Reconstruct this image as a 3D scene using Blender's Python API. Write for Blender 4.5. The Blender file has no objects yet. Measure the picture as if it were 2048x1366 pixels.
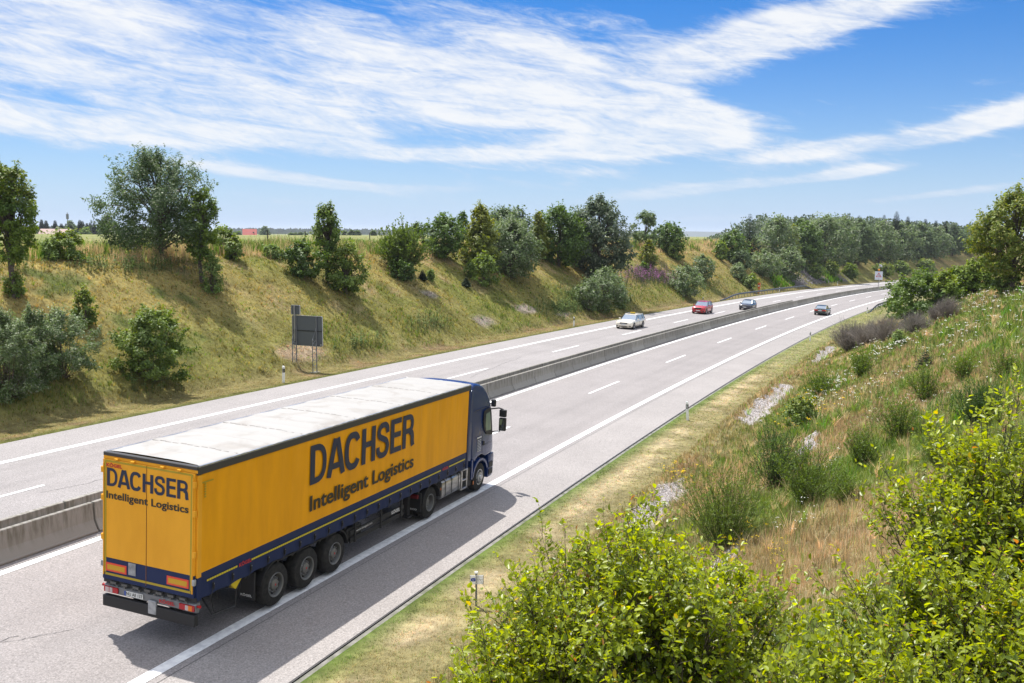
import bpy, bmesh, math, random
import numpy as np
from mathutils import Vector, Matrix

SC = bpy.context.scene
COL = SC.collection
# ---------------------------------------------------------------- camera
cam_d = bpy.data.cameras.new("camera"); cam = bpy.data.objects.new("camera", cam_d); COL.objects.link(cam)
cam_d.sensor_width = 36.0; cam_d.lens = 1867.76 / 2048 * 36.0
cam_d.clip_start = 0.3; cam_d.clip_end = 30000
_p, _r = 0.115, 0.00815561
_f = Vector((0, math.cos(_p), -math.sin(_p))); _u = Vector((0, math.sin(_p), math.cos(_p))); _x = Vector((1, 0, 0))
_xr = _x * math.cos(_r) + _u * math.sin(_r); _ur = _u * math.cos(_r) - _x * math.sin(_r)
cam.matrix_world = Matrix(((_xr.x, _ur.x, -_f.x, 0), (_xr.y, _ur.y, -_f.y, 0), (_xr.z, _ur.z, -_f.z, 0), (0, 0, 0, 1)))
SC.camera = cam
# ---------------------------------------------------------------- light
SUN_DIR = Vector((-1.22, 1.64, 4.0)).normalized()          # towards the sun
sd = bpy.data.lights.new("sun", 'SUN'); sd.energy = 4.0; sd.angle = math.radians(0.53); sd.color = (1.0, 0.955, 0.89)
so = bpy.data.objects.new("sun", sd); COL.objects.link(so)
so.rotation_euler = SUN_DIR.to_track_quat('Z', 'Y').to_euler(); so.location = (0, 0, 60)
SC.view_settings.view_transform = 'Standard'; SC.view_settings.look = 'None'
SC.view_settings.exposure = 0.79; SC.view_settings.gamma = 1.0; SC.view_settings.use_curve_mapping = False
SC.cycles.max_bounces = 6; SC.cycles.diffuse_bounces = 3; SC.cycles.glossy_bounces = 2; SC.cycles.transmission_bounces = 3
SC.cycles.transparent_max_bounces = 8; SC.cycles.caustics_reflective = False; SC.cycles.caustics_refractive = False
SC.cycles.volume_bounces = 0
# ---------------------------------------------------------------- world: Nishita sky with banks of cloud laid out by compass bearing and height
W = bpy.data.worlds.new("World"); SC.world = W; W.use_nodes = True
wt = W.node_tree; wt.nodes.clear()
def wn(t, **k):
    n = wt.nodes.new(t)
    for a, b in k.items(): setattr(n, a, b)
    return n
def wm(op, a, b=None, c=None, clamp=False):
    n = wt.nodes.new('ShaderNodeMath'); n.operation = op; n.use_clamp = clamp
    for i, v in enumerate((a, b, c)):
        if v is None: continue
        if isinstance(v, (int, float)): n.inputs[i].default_value = v
        else: wt.links.new(v, n.inputs[i])
    return n.outputs[0]
sky = wn('ShaderNodeTexSky', sky_type='NISHITA'); sky.sun_disc = False
sky.sun_elevation = math.asin(SUN_DIR.z); sky.sun_rotation = math.atan2(SUN_DIR.x, SUN_DIR.y)
sky.altitude = 450; sky.air_density = 1.0; sky.dust_density = 0.35; sky.ozone_density = 2.2
tc = wn('ShaderNodeTexCoord'); sep = wn('ShaderNodeSeparateXYZ'); wt.links.new(tc.outputs['Generated'], sep.inputs[0])
AZ = wm('ARCTAN2', sep.outputs[0], sep.outputs[1]); EL = wm('ARCSINE', sep.outputs[2])
def wnoise(sx, sy, rot, detail, rough, off=0.0, dist=0.0):
    c = wn('ShaderNodeCombineXYZ')
    ca, sa = math.cos(rot), math.sin(rot)
    u = wm('MULTIPLY', wm('ADD', wm('MULTIPLY', AZ, ca), wm('MULTIPLY', EL, sa)), sx)
    v = wm('MULTIPLY', wm('SUBTRACT', wm('MULTIPLY', EL, ca), wm('MULTIPLY', AZ, sa)), sy)
    wt.links.new(u, c.inputs[0]); wt.links.new(v, c.inputs[1]); c.inputs[2].default_value = off
    n = wn('ShaderNodeTexNoise'); n.inputs['Scale'].default_value = 1; n.inputs['Detail'].default_value = detail
    n.inputs['Roughness'].default_value = rough; n.inputs['Distortion'].default_value = dist
    wt.links.new(c.outputs[0], n.inputs['Vector']); return n.outputs['Fac']
# cloud banks: bearing, height (rad), half length, half height, tilt, strength
BANKS = [(-0.428, 0.186, 0.214, 0.0559, -0.07, 1.0), (-0.239, 0.171, 0.214, 0.0483, -0.157, 1.0), (-0.308, 0.129, 0.132, 0.0305, -0.175, 0.9), (-0.077, 0.206, 0.168, 0.0509, -0.209, 0.75), (-0.036, 0.143, 0.097, 0.028, 0.087, 0.85), (-0.211, 0.099, 0.092, 0.0153, -0.052, 0.55), (-0.503, 0.102, 0.132, 0.0214, -0.105, 0.75), (-0.365, 0.094, 0.117, 0.0112, -0.105, 0.5), (0.048, 0.178, 0.076, 0.0305, -0.349, 0.7), (-0.015, 0.123, 0.061, 0.0127, 0.0, 0.4), (0.111, 0.133, 0.097, 0.0305, -0.349, 0.6), (0.188, 0.122, 0.061, 0.0229, -0.436, 0.6), (0.158, 0.103, 0.097, 0.0229, 0.087, 0.75), (0.07, 0.088, 0.132, 0.0132, 0.052, 0.55), (-0.088, 0.081, 0.102, 0.0092, 0.0, 0.55), (0.081, 0.064, 0.061, 0.0081, 0.0, 0.4), (0.215, 0.194, 0.086, 0.0331, 0.436, 0.85), (0.288, 0.205, 0.097, 0.028, 0.314, 0.9), (0.37, 0.216, 0.112, 0.0203, 0.244, 0.85), (0.156, 0.182, 0.056, 0.0203, -0.262, 0.5), (0.109, 0.216, 0.046, 0.0153, -0.175, 0.35), (0.312, 0.086, 0.086, 0.0112, 0.175, 0.85), (0.455, 0.107, 0.092, 0.0132, 0.262, 0.95), (0.195, 0.048, 0.122, 0.0081, 0.105, 0.8), (0.341, 0.062, 0.056, 0.0066, 0.14, 0.7), (0.411, 0.039, 0.102, 0.0046, 0.087, 0.5), (0.458, 0.047, 0.076, 0.0041, 0.122, 0.4), (0.296, 0.022, 0.142, 0.0041, 0.035, 0.5), (-0.281, 0.059, 0.132, 0.0071, -0.105, 0.5), (-0.171, 0.048, 0.117, 0.0071, -0.122, 0.5), (-0.39, 0.03, 0.081, 0.0051, 0.0, 0.35), (-0.286, 0.038, 0.056, 0.0061, -0.07, 0.35), (-0.212, 0.03, 0.071, 0.0041, 0.0, 0.35), (-0.014, 0.05, 0.076, 0.0092, 0.0, 0.35), (0.072, 0.127, 0.038, 0.0153, 0.0, 1.5), (-0.48, 0.15, 0.102, 0.0203, -0.087, 0.4), (-0.093, 0.047, 0.051, 0.0046, -0.052, 0.4), (0.231, 0.016, 0.102, 0.0031, 0.0, 0.4), (0.463, 0.145, 0.031, 0.0051, 0.087, 0.25), (0.379, 0.142, 0.041, 0.0061, 0.0, 0.2)]
tot = None
for a0, e0, ra, rb, ti, st in BANKS:
    ca, sa = math.cos(ti), math.sin(ti)
    da = wm('SUBTRACT', AZ, a0); de = wm('SUBTRACT', EL, e0)
    u = wm('DIVIDE', wm('ADD', wm('MULTIPLY', da, ca), wm('MULTIPLY', de, sa)), ra)
    v = wm('DIVIDE', wm('SUBTRACT', wm('MULTIPLY', de, ca), wm('MULTIPLY', da, sa)), rb)
    d = wm('ADD', wm('MULTIPLY', u, u), wm('MULTIPLY', v, v))
    g = wm('MULTIPLY', wm('EXPONENT', wm('MULTIPLY', d, -1.1)), st * (1.0 if e0 > 0.13 else 1.75))
    tot = g if tot is None else wm('ADD', tot, g)
# unseen cloud deck overhead, to the sides and behind, added to raise the fill light
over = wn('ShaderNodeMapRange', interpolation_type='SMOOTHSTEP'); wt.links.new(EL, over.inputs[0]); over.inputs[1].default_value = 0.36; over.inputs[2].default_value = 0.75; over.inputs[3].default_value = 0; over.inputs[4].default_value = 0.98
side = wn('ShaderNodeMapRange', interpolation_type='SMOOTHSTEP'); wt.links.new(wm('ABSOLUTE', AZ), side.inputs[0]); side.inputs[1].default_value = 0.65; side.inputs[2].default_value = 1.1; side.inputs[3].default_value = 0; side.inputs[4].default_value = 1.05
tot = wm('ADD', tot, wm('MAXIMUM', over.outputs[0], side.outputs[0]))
tot = wm('MINIMUM', tot, 1.1)
stre = wnoise(9, 56, -0.13, 8, 0.68, 3.1, 0.9)
stre2 = wnoise(34, 130, -0.24, 6, 0.68, 7.7, 1.1)
puff = wnoise(7, 22, -0.1, 5, 0.55, 1.7, 0.2)
nz = wm('ADD', wm('ADD', wm('MULTIPLY', wm('SUBTRACT', stre, 0.5), 1.9), wm('MULTIPLY', wm('SUBTRACT', stre2, 0.5), 0.85)), wm('MULTIPLY', wm('SUBTRACT', puff, 0.5), 1.6))
edge = wm('SUBTRACT', 1.2, wm('MULTIPLY', tot, 0.38))
den = wm('ADD', tot, wm('MULTIPLY', nz, edge))
dm = wn('ShaderNodeMapRange', interpolation_type='SMOOTHSTEP'); wt.links.new(den, dm.inputs[0])
dm.inputs[1].default_value = 0.24; dm.inputs[2].default_value = 1.42; dm.inputs[3].default_value = 0; dm.inputs[4].default_value = 0.97
fade = wm('MULTIPLY', EL, 14, clamp=True)
dens = wm('MULTIPLY', dm.outputs[0], fade)
hs = wn('ShaderNodeHueSaturation'); hs.inputs['Saturation'].default_value = 1.36; hs.inputs['Value'].default_value = 1.0; hs.inputs['Hue'].default_value = 0.505
tn = wn('ShaderNodeMix', data_type='RGBA'); tn.blend_type = 'MULTIPLY'; tn.inputs[0].default_value = 1; wt.links.new(sky.outputs[0], tn.inputs[6]); tn.inputs[7].default_value = (0.84, 0.97, 1.18, 1)
wt.links.new(tn.outputs[2], hs.inputs['Color'])
bg = wn('ShaderNodeBackground'); bg.inputs[1].default_value = 0.060
hb = wn('ShaderNodeMix', data_type='RGBA'); wt.links.new(wm('EXPONENT', wm('MULTIPLY', wm('ABSOLUTE', EL), -11)), hb.inputs[0]); wt.links.new(hs.outputs[0], hb.inputs[6]); hb.inputs[7].default_value = (5.0, 6.6, 9.2, 1)
wt.links.new(hb.outputs[2], bg.inputs[0])
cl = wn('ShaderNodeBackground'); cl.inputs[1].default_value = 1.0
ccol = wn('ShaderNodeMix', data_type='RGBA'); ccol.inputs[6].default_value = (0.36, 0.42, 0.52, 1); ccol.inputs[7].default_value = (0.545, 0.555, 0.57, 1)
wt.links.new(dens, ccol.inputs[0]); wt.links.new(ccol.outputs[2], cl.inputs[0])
# the added deck glows more high up, out of view, for extra fill light
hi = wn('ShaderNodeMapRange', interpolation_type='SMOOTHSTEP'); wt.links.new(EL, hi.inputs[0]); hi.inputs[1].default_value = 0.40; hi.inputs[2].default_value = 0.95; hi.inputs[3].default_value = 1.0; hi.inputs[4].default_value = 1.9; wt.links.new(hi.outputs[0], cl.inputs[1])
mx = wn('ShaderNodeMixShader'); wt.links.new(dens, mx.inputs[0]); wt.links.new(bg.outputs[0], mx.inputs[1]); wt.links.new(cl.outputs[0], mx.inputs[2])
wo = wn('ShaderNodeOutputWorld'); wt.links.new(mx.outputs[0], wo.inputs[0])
W.cycles.sampling_method = 'MANUAL'; W.cycles.sample_map_resolution = 512

# ---------------------------------------------------------------- the lie of the land
# path of the motorway: s = metres along the inner edge line of the right carriageway, n = metres to its right
_S = np.arange(-400.0, 3600.0, 2.0)
_h = 0.37962 + np.where(_S < 460, 0.00084 * _S - 0.00000035 * _S ** 2, 0.00084 * 460 - 0.00000035 * 460 ** 2)
_h = np.where(_S < -60, 0.37962 - 0.00084 * 60 - 0.00000126, _h)
_i0 = int(np.argmin(abs(_S)))
_X = np.cumsum(np.sin(_h) * 2); _Y = np.cumsum(np.cos(_h) * 2)
_X += -13.894 - _X[_i0]; _Y += 20.693 - _Y[_i0]
BANK = 0.0347
LEFT_EDGE, RIGHT_EDGE = -11.76, 10.05
def zc(s):
    s = np.asarray(s, float); c = np.clip(s, -60, 200)
    z = -8.60862 - 0.02151 * c + 0.39705 * c ** 2 / 1e4 - 0.05139 * c ** 3 / 1e6 - 0.22546 * c ** 4 / 1e9
    return z + np.interp(s, [-400, -60, 200, 230, 280, 330, 500, 3600], [2, 0, 0, -0.62, -1.55, -2.3, -4.2, -4.5])
def at(s, n):
    s = np.asarray(s, float)
    h = np.interp(s, _S, _h)
    return np.interp(s, _S, _X) + n * np.cos(h), np.interp(s, _S, _Y) - n * np.sin(h)
def sn_of(x, y):
    x = np.atleast_1d(np.asarray(x, float)); y = np.atleast_1d(np.asarray(y, float))
    so = np.empty_like(x); no = np.empty_like(x)
    for a in range(0, len(x), 4000):
        xx = x[a:a + 4000, None]; yy = y[a:a + 4000, None]
        i = np.argmin((_X[None] - xx) ** 2 + (_Y[None] - yy) ** 2, 1)
        dx = xx[:, 0] - _X[i]; dy = yy[:, 0] - _Y[i]
        so[a:a + 4000] = _S[i] + dx * np.sin(_h[i]) + dy * np.cos(_h[i])
        no[a:a + 4000] = dx * np.cos(_h[i]) - dy * np.sin(_h[i])
    return so, no
def _hash(i, j, seed):
    v = np.sin(i * 127.1 + j * 311.7 + seed * 74.7) * 43758.5453
    return v - np.floor(v)
def vn(x, y, seed=0):
    i = np.floor(x); j = np.floor(y); u = x - i; v = y - j
    u = u * u * (3 - 2 * u); v = v * v * (3 - 2 * v)
    return (_hash(i, j, seed) * (1 - u) + _hash(i + 1, j, seed) * u) * (1 - v) + (_hash(i, j + 1, seed) * (1 - u) + _hash(i + 1, j + 1, seed) * u) * v
def fbm(x, y, seed=0, o=4):
    t = 0; a = 0.5
    for k in range(o):
        t = t + a * vn(x * 2 ** k, y * 2 ** k, seed + k); a *= 0.5
    return t
def sm(a, b, t):
    t = np.clip((t - a) / (b - a), 0, 1); return t * t * (3 - 2 * t)
FIELD = -1.5
def gsn(s, n, detail=True):
    """height of the ground (under the road sheet where there is road)"""
    s = np.asarray(s, float); n = np.asarray(n, float)
    c = zc(s)
    road = c - BANK * np.clip(n, LEFT_EDGE, RIGHT_EDGE)
    wob = 1.2 * (fbm(s / 23, n * 0 + 3.3, 5) - 0.5)
    # left: verge, toe, cutting slope, rounded shoulder, field
    m = -n
    verge = road - 0.03 * np.clip(m - 11.76, 0, 2.8)
    toe = 14.6 + wob
    rise = np.clip(m - toe, 0, None) / 1.42
    top = FIELD + 0.0 * s
    zl = verge + rise
    k = 0.9
    zl = np.where(m > toe, -k * np.log(np.exp(-zl / k) + np.exp(-top / k)), verge)
    zl = np.minimum(zl, np.where(m > toe, 1e9, zl))
    # right: verge, shallow ditch, slope, shoulder, field
    vr = road - 0.04 * np.clip(n - 10.05, 0, 3.0)
    ditch = -0.28 * np.exp(-((n - 13.6) / 0.75) ** 2)
    rr = np.clip(n - 14.3, 0, None) / 2.0
    zr = vr + ditch + rr
    zr = np.where(n > 13.9, -k * np.log(np.exp(-zr / k) + np.exp(-FIELD / k)), zr)
    z = np.where(n < 0, zl, zr)
    if detail:
        x, y = at(s, n)
        am = sm(12.6, 17, m) + sm(14.5, 18, n)
        z = z + am * (0.5 * (fbm(x / 7, y / 7, 11) - 0.47) + 0.16 * (fbm(x / 1.4, y / 1.4, 21) - 0.47))
        z = z + (sm(11.9, 13, m) + sm(10.2, 11.5, n)) * 0.06 * (fbm(x / 0.9, y / 0.9, 31) - 0.47)
    inside = (n > LEFT_EDGE - 0.02) & (n < RIGHT_EDGE + 0.02)
    return np.where(inside, z - 0.12, z)
def ground(x, y):
    s, n = sn_of(x, y); r = gsn(s, n)
    return float(r[0]) if np.ndim(x) == 0 else r
# ---------------------------------------------------------------- helpers
RNG = np.random.default_rng(11)
def mat(name, col, rough=0.6, metal=0.0, spec=0.5, coat=0.0):
    m = bpy.data.materials.new(name); m.use_nodes = True; b = m.node_tree.nodes['Principled BSDF']
    b.inputs['Base Color'].default_value = (*col, 1); b.inputs['Roughness'].default_value = rough
    b.inputs['Metallic'].default_value = metal; b.inputs['Specular IOR Level'].default_value = spec
    b.inputs['Coat Weight'].default_value = coat
    return m
def mnodes(m):
    nt = m.node_tree; return nt, nt.nodes['Principled BSDF']
def noisy(m, col_a, col_b, scale, detail=4, lo=0.35, hi=0.65, bump=0.0, stretch=(1, 1, 1), rough=0.6, coords='Object', bscale=None):
    nt, b = mnodes(m); L = nt.links
    t = nt.nodes.new('ShaderNodeTexCoord'); mp = nt.nodes.new('ShaderNodeMapping'); mp.inputs['Scale'].default_value = stretch
    L.new(t.outputs[coords], mp.inputs[0])
    n = nt.nodes.new('ShaderNodeTexNoise'); n.inputs['Scale'].default_value = scale; n.inputs['Detail'].default_value = detail; n.inputs['Roughness'].default_value = rough
    L.new(mp.outputs[0], n.inputs['Vector'])
    r = nt.nodes.new('ShaderNodeMapRange'); r.inputs[1].default_value = lo; r.inputs[2].default_value = hi; L.new(n.outputs['Fac'], r.inputs[0])
    x = nt.nodes.new('ShaderNodeMix'); x.data_type = 'RGBA'; x.inputs[6].default_value = (*col_a, 1); x.inputs[7].default_value = (*col_b, 1)
    L.new(r.outputs[0], x.inputs[0]); L.new(x.outputs[2], b.inputs['Base Color'])
    if bump:
        n2 = n
        if bscale:
            n2 = nt.nodes.new('ShaderNodeTexNoise'); n2.inputs['Scale'].default_value = bscale; n2.inputs['Detail'].default_value = 3; L.new(t.outputs[coords], n2.inputs['Vector'])
        bp = nt.nodes.new('ShaderNodeBump'); bp.inputs['Strength'].default_value = 1; bp.inputs['Distance'].default_value = bump
        L.new(n2.outputs['Fac'], bp.inputs['Height']); L.new(bp.outputs[0], b.inputs['Normal'])
    return m, x, n
def leafmat(name, trans=0.35, rough=0.5, spec=0.35):
    m = bpy.data.materials.new(name); m.use_nodes = True; nt = m.node_tree; b = nt.nodes['Principled BSDF']; L = nt.links
    a = nt.nodes.new('ShaderNodeAttribute'); a.attribute_name = 'col'
    L.new(a.outputs['Color'], b.inputs['Base Color']); b.inputs['Roughness'].default_value = rough; b.inputs['Specular IOR Level'].default_value = spec
    tr = nt.nodes.new('ShaderNodeBsdfTranslucent'); hs = nt.nodes.new('ShaderNodeHueSaturation'); hs.inputs['Hue'].default_value = 0.485; hs.inputs['Saturation'].default_value = 1.25; hs.inputs['Value'].default_value = 1.9
    L.new(a.outputs['Color'], hs.inputs['Color']); L.new(hs.outputs[0], tr.inputs[0])
    mx = nt.nodes.new('ShaderNodeMixShader'); mx.inputs[0].default_value = trans
    L.new(b.outputs[0], mx.inputs[1]); L.new(tr.outputs[0], mx.inputs[2]); L.new(mx.outputs[0], nt.nodes['Material Output'].inputs[0])
    return m
def link(name, me, parent=None):
    o = bpy.data.objects.new(name, me); COL.objects.link(o)
    if parent: o.parent = parent
    return o
def tag(o, label=None, cat=None, group=None, kind=None):
    if label: o['label'] = label
    if cat: o['category'] = cat
    if group: o['group'] = group
    if kind: o['kind'] = kind
    return o
def empty(name, loc=(0, 0, 0), rz=0, label=None, cat=None, group=None):
    o = bpy.data.objects.new(name, None); COL.objects.link(o); o.location = loc; o.rotation_euler = (0, 0, rz)
    return tag(o, label, cat, group)
def npmesh(name, V, F_, m, parent=None, col=None, smooth=False):
    """V (n,3); F_ (k,4) or (k,3) or list of such arrays; col (n,3) point colours"""
    me = bpy.data.meshes.new(name); Fs = F_ if isinstance(F_, list) else [F_]
    V = np.asarray(V, np.float32); me.vertices.add(len(V)); me.vertices.foreach_set('co', V.ravel())
    idx = np.concatenate([f.ravel() for f in Fs]).astype(np.int32); tot_ = np.concatenate([np.full(len(f), f.shape[1]) for f in Fs]).astype(np.int32)
    st = np.concatenate([[0], np.cumsum(tot_)[:-1]]).astype(np.int32)
    me.loops.add(len(idx)); me.loops.foreach_set('vertex_index', idx)
    me.polygons.add(len(tot_)); me.polygons.foreach_set('loop_start', st); me.polygons.foreach_set('loop_total', tot_)
    if smooth: me.polygons.foreach_set('use_smooth', np.ones(len(tot_), bool))
    me.update(calc_edges=True)
    if col is not None:
        at_ = me.attributes.new('col', 'FLOAT_COLOR', 'POINT'); c = np.ones((len(V), 4), np.float32); c[:, :3] = col; at_.data.foreach_set('color', c.ravel())
    for mm in (m if isinstance(m, (list, tuple)) else [m]): me.materials.append(mm)
    return link(name, me, parent)
class MB:
    def __init__(s): s.v = []; s.f = []; s.mi = []
    def add(s, vs, fs, mi=0):
        b = len(s.v); s.v += [tuple(v) for v in vs]; s.f += [[b + i for i in f] for f in fs]; s.mi += [mi] * len(fs); return s
    def box(s, c, d, mi=0, M=None):
        x, y, z = d[0] / 2, d[1] / 2, d[2] / 2
        vs = [Vector((c[0] + i * x, c[1] + j * y, c[2] + k * z)) for i in (-1, 1) for j in (-1, 1) for k in (-1, 1)]
        if M: vs = [M @ v for v in vs]
        return s.add(vs, [(0, 1, 3, 2), (4, 6, 7, 5), (0, 4, 5, 1), (2, 3, 7, 6), (0, 2, 6, 4), (1, 5, 7, 3)], mi)
    def span(s, a, b, mi=0):
        return s.box([(a[i] + b[i]) / 2 for i in range(3)], [abs(b[i] - a[i]) for i in range(3)], mi)
    def tube(s, pts, r, n=8, mi=0, caps=True):
        pts = [Vector(p) for p in pts]; rs = r if isinstance(r, (list, tuple)) else [r] * len(pts); rings = []
        for i, p in enumerate(pts):
            t = (pts[min(i + 1, len(pts) - 1)] - pts[max(i - 1, 0)]).normalized()
            a = Vector((0, 0, 1)) if abs(t.z) < 0.95 else Vector((1, 0, 0))
            u = t.cross(a).normalized(); w = u.cross(t)
            rings.append([p + (u * math.cos(2 * math.pi * k / n) + w * math.sin(2 * math.pi * k / n)) * rs[i] for k in range(n)])
        vs = [v for rg in rings for v in rg]
        fs = [(i * n + k, i * n + (k + 1) % n, (i + 1) * n + (k + 1) % n, (i + 1) * n + k) for i in range(len(pts) - 1) for k in range(n)]
        if caps: fs += [tuple(range(n))[::-1], tuple((len(pts) - 1) * n + k for k in range(n))]
        return s.add(vs, fs, mi)
    def lathe(s, prof, c=(0, 0, 0), axis='y', n=24, mi=0):
        """prof: list of (offset along axis, radius)"""
        vs = []
        for o, r in prof:
            for k in range(n):
                a = 2 * math.pi * k / n; p = (r * math.cos(a), o, r * math.sin(a)) if axis == 'y' else ((o, r * math.cos(a), r * math.sin(a)) if axis == 'x' else (r * math.cos(a), r * math.sin(a), o))
                vs.append((c[0] + p[0], c[1] + p[1], c[2] + p[2]))
        fs = [(i * n + k, i * n + (k + 1) % n, (i + 1) * n + (k + 1) % n, (i + 1) * n + k) for i in range(len(prof) - 1) for k in range(n)]
        return s.add(vs, fs, mi)
    def prism(s, poly, y0, y1, mi=0, T=None):
        """polygon in x,z extruded along y"""
        n = len(poly); vs = [(p[0], y0, p[1]) for p in poly] + [(p[0], y1, p[1]) for p in poly]
        if T: vs = [T(*v) for v in vs]
        return s.add(vs, [tuple(range(n)), tuple(range(2 * n - 1, n - 1, -1))] + [(i, i + n, (i + 1) % n + n, (i + 1) % n) for i in range(n)], mi)
    def build(s, name, m, parent=None, smooth=None, bevel=0, seg=2):
        me = bpy.data.meshes.new(name); me.from_pydata(s.v, [], s.f)
        for mm in (m if isinstance(m, (list, tuple)) else [m]): me.materials.append(mm)
        me.polygons.foreach_set('material_index', s.mi)
        bm = bmesh.new(); bm.from_mesh(me); bmesh.ops.recalc_face_normals(bm, faces=bm.faces)
        if bevel:
            ed = [e for e in bm.edges if e.is_manifold and e.calc_face_angle(0) > 0.5]
            bmesh.ops.bevel(bm, geom=ed, offset=bevel, segments=seg, affect='EDGES', profile=0.6, clamp_overlap=True)
        bmesh.ops.triangulate(bm, faces=[f for f in bm.faces if len(f.verts) > 4])
        bm.to_mesh(me); bm.free()
        if smooth is not None:
            me.polygons.foreach_set('use_smooth', np.ones(len(me.polygons), bool)); me.set_sharp_from_angle(angle=math.radians(smooth))
        me.update(); return link(name, me, parent)
def textmesh(s, bold=0.0):
    c = bpy.data.curves.new('t', 'FONT'); c.body = s; c.offset = bold; c.resolution_u = 3; c.space_character = 1.0 + bold * 1.2
    o = bpy.data.objects.new('t', c); COL.objects.link(o); dg = bpy.context.evaluated_depsgraph_get(); me = bpy.data.meshes.new_from_object(o.evaluated_get(dg))
    bpy.data.objects.remove(o); bpy.data.curves.remove(c); return me
_CAP = {}
def text(name, s, m, parent, origin, xdir, ydir, width, cap, bold=0.016, thick=0.003, fat=0.0):
    """flat lettering whose capitals are `cap` high and whose line is `width` long, baseline start at origin"""
    if bold not in _CAP:
        h = textmesh('H', bold); _CAP[bold] = (min(v.co.y for v in h.vertices), max(v.co.y for v in h.vertices))
    b0, b1 = _CAP[bold]; me = textmesh(s, bold)
    n = len(me.vertices); co = np.empty(n * 3); me.vertices.foreach_get('co', co); co = co.reshape(-1, 3)
    x0, x1 = co[:, 0].min(), co[:, 0].max(); X = (co[:, 0] - x0) / (x1 - x0) * width; Y = (co[:, 1] - b0) / (b1 - b0) * cap
    xd = np.array(xdir, float); yd = np.array(ydir, float); nd = np.cross(xd, yd)
    P = np.array(origin, float) + X[:, None] * xd + Y[:, None] * yd
    me.vertices.foreach_set('co', (P + nd * thick).ravel())
    if fat:                                   # a heavier face: the glyphs laid three times, shifted by a fraction of the stroke
        bm = bmesh.new(); bm.from_mesh(me); g0 = list(bm.verts) + list(bm.edges) + list(bm.faces)
        for q, sh in enumerate((-fat, fat)):
            r_ = bmesh.ops.duplicate(bm, geom=g0); bmesh.ops.translate(bm, verts=[e for e in r_['geom'] if isinstance(e, bmesh.types.BMVert)], vec=Vector(xd * sh * cap + nd * 0.0006 * (q + 1)))
        bm.to_mesh(me); bm.free()
    me.materials.clear(); me.materials.append(m); me.update(); me.name = name
    return link(name, me, parent)
# ---------------------------------------------------------------- ground cover colours (albedo of what grows there)
def mixc(a, b, t): return a + (np.asarray(b) - a) * t[..., None]
def cover(s, n, x, y):
    s, n, x, y = [np.asarray(v, float) for v in (s, n, x, y)]
    f1 = fbm(x / 6.5, y / 6.5, 41, 4); f2 = fbm(x / 1.7, y / 1.7, 51, 3); f3 = fbm(x / 13, y / 13, 61, 3)
    m = -n
    c = np.empty(x.shape + (3,)); c[...] = (0.30, 0.245, 0.085)
    c = mixc(c, (0.19, 0.19, 0.05), sm(0.46, 0.66, f1)); c = mixc(c, (0.36, 0.275, 0.14), sm(0.48, 0.68, f2) * 0.75)
    c = mixc(c, (0.22, 0.13, 0.07), sm(0.58, 0.75, f3) * 0.5); c = mixc(c, (0.08, 0.125, 0.024), sm(0.5, 0.7, 1 - f1) * sm(0.5, 0.65, f2) * 0.8)
    low = sm(21.5, 17, m + 4 * (f3 - 0.45)); c = mixc(c, (0.135, 0.165, 0.035), low * 0.45)            # greener at the slope foot
    c = mixc(c, (0.23, 0.195, 0.08), sm(15.8, 14.2, m)); c = mixc(c, (0.25, 0.17, 0.10), sm(15.8, 14.2, m) * sm(0.5, 0.62, f2) * 0.7)
    c = mixc(c, (0.13, 0.14, 0.04), sm(12.6, 12.0, m))
    c = mixc(c, (0.36, 0.28, 0.15), sm(24.5, 27, m) * sm(0.4, 0.6, f2) * 0.8)
    c = mixc(c, (0.13, 0.24, 0.035), sm(30.8, 31.4, m)); c = mixc(c, (0.26, 0.27, 0.10), sm(64, 66, m)); c = mixc(c, (0.13, 0.19, 0.05), sm(150, 160, m) * sm(0.4, 0.6, fbm(x / 220, y / 220, 3, 2)))
    scree = sm(203, 208, s) * sm(262, 250, s) * sm(15.0, 15.8, m) * sm(22, 20, m); c = mixc(c, (0.13, 0.12, 0.125), scree * sm(0.32, 0.5, f1))
    ex = np.exp(-(((s - 37.5) / 3.6) ** 2 + ((n + 16.0) / 1.0) ** 2) * 1.4); c = mixc(c, (0.42, 0.32, 0.21), sm(0.3, 0.7, ex + 0.6 * (f2 - 0.45)))
    for ss, nn, rs_, rn in ((66, -16.5, 2.5, 1.2), (77, -17, 4, 1.0), (84, -15.8, 3, 0.7), (96, -17, 3, 1), (62, -20, 1.6, 0.8)):
        g = np.exp(-(((s - ss) / rs_) ** 2 + ((n - nn) / rn) ** 2)); c = mixc(c, (0.34, 0.29, 0.24), sm(0.5, 0.9, g + 0.5 * (f2 - 0.45)))
    # right-hand side
    r = np.empty_like(c); r[...] = (0.30, 0.245, 0.13)
    r = mixc(r, (0.34, 0.255, 0.145), sm(0.45, 0.65, f2)); r = mixc(r, (0.15, 0.19, 0.05), sm(0.42, 0.58, f1)); r = mixc(r, (0.12, 0.17, 0.035), sm(0.52, 0.68, f3 + 0.3 * (f2 - 0.45)) * 0.7)
    v = sm(14.0, 12.6, n); r = mixc(r, (0.27, 0.235, 0.11), v); r = mixc(r, (0.30, 0.21, 0.12), v * sm(12.2, 13.2, n) * sm(0.42, 0.55, f1))
    r = mixc(r, (0.50, 0.41, 0.25), np.exp(-((n - 11.05 - 0.8 * (f1 - 0.5)) / 0.55) ** 2) * sm(0.3, 0.5, f2)); r = mixc(r, (0.11, 0.165, 0.035), sm(10.75, 10.3, n))
    r = mixc(r, (0.25, 0.26, 0.11), v * sm(50, 70, s) * 0.7)
    return np.where((n > -5)[..., None], r, c) * (0.52 + 0.98 * fbm(x / 0.6, y / 0.6, 141, 4))[..., None]
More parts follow.
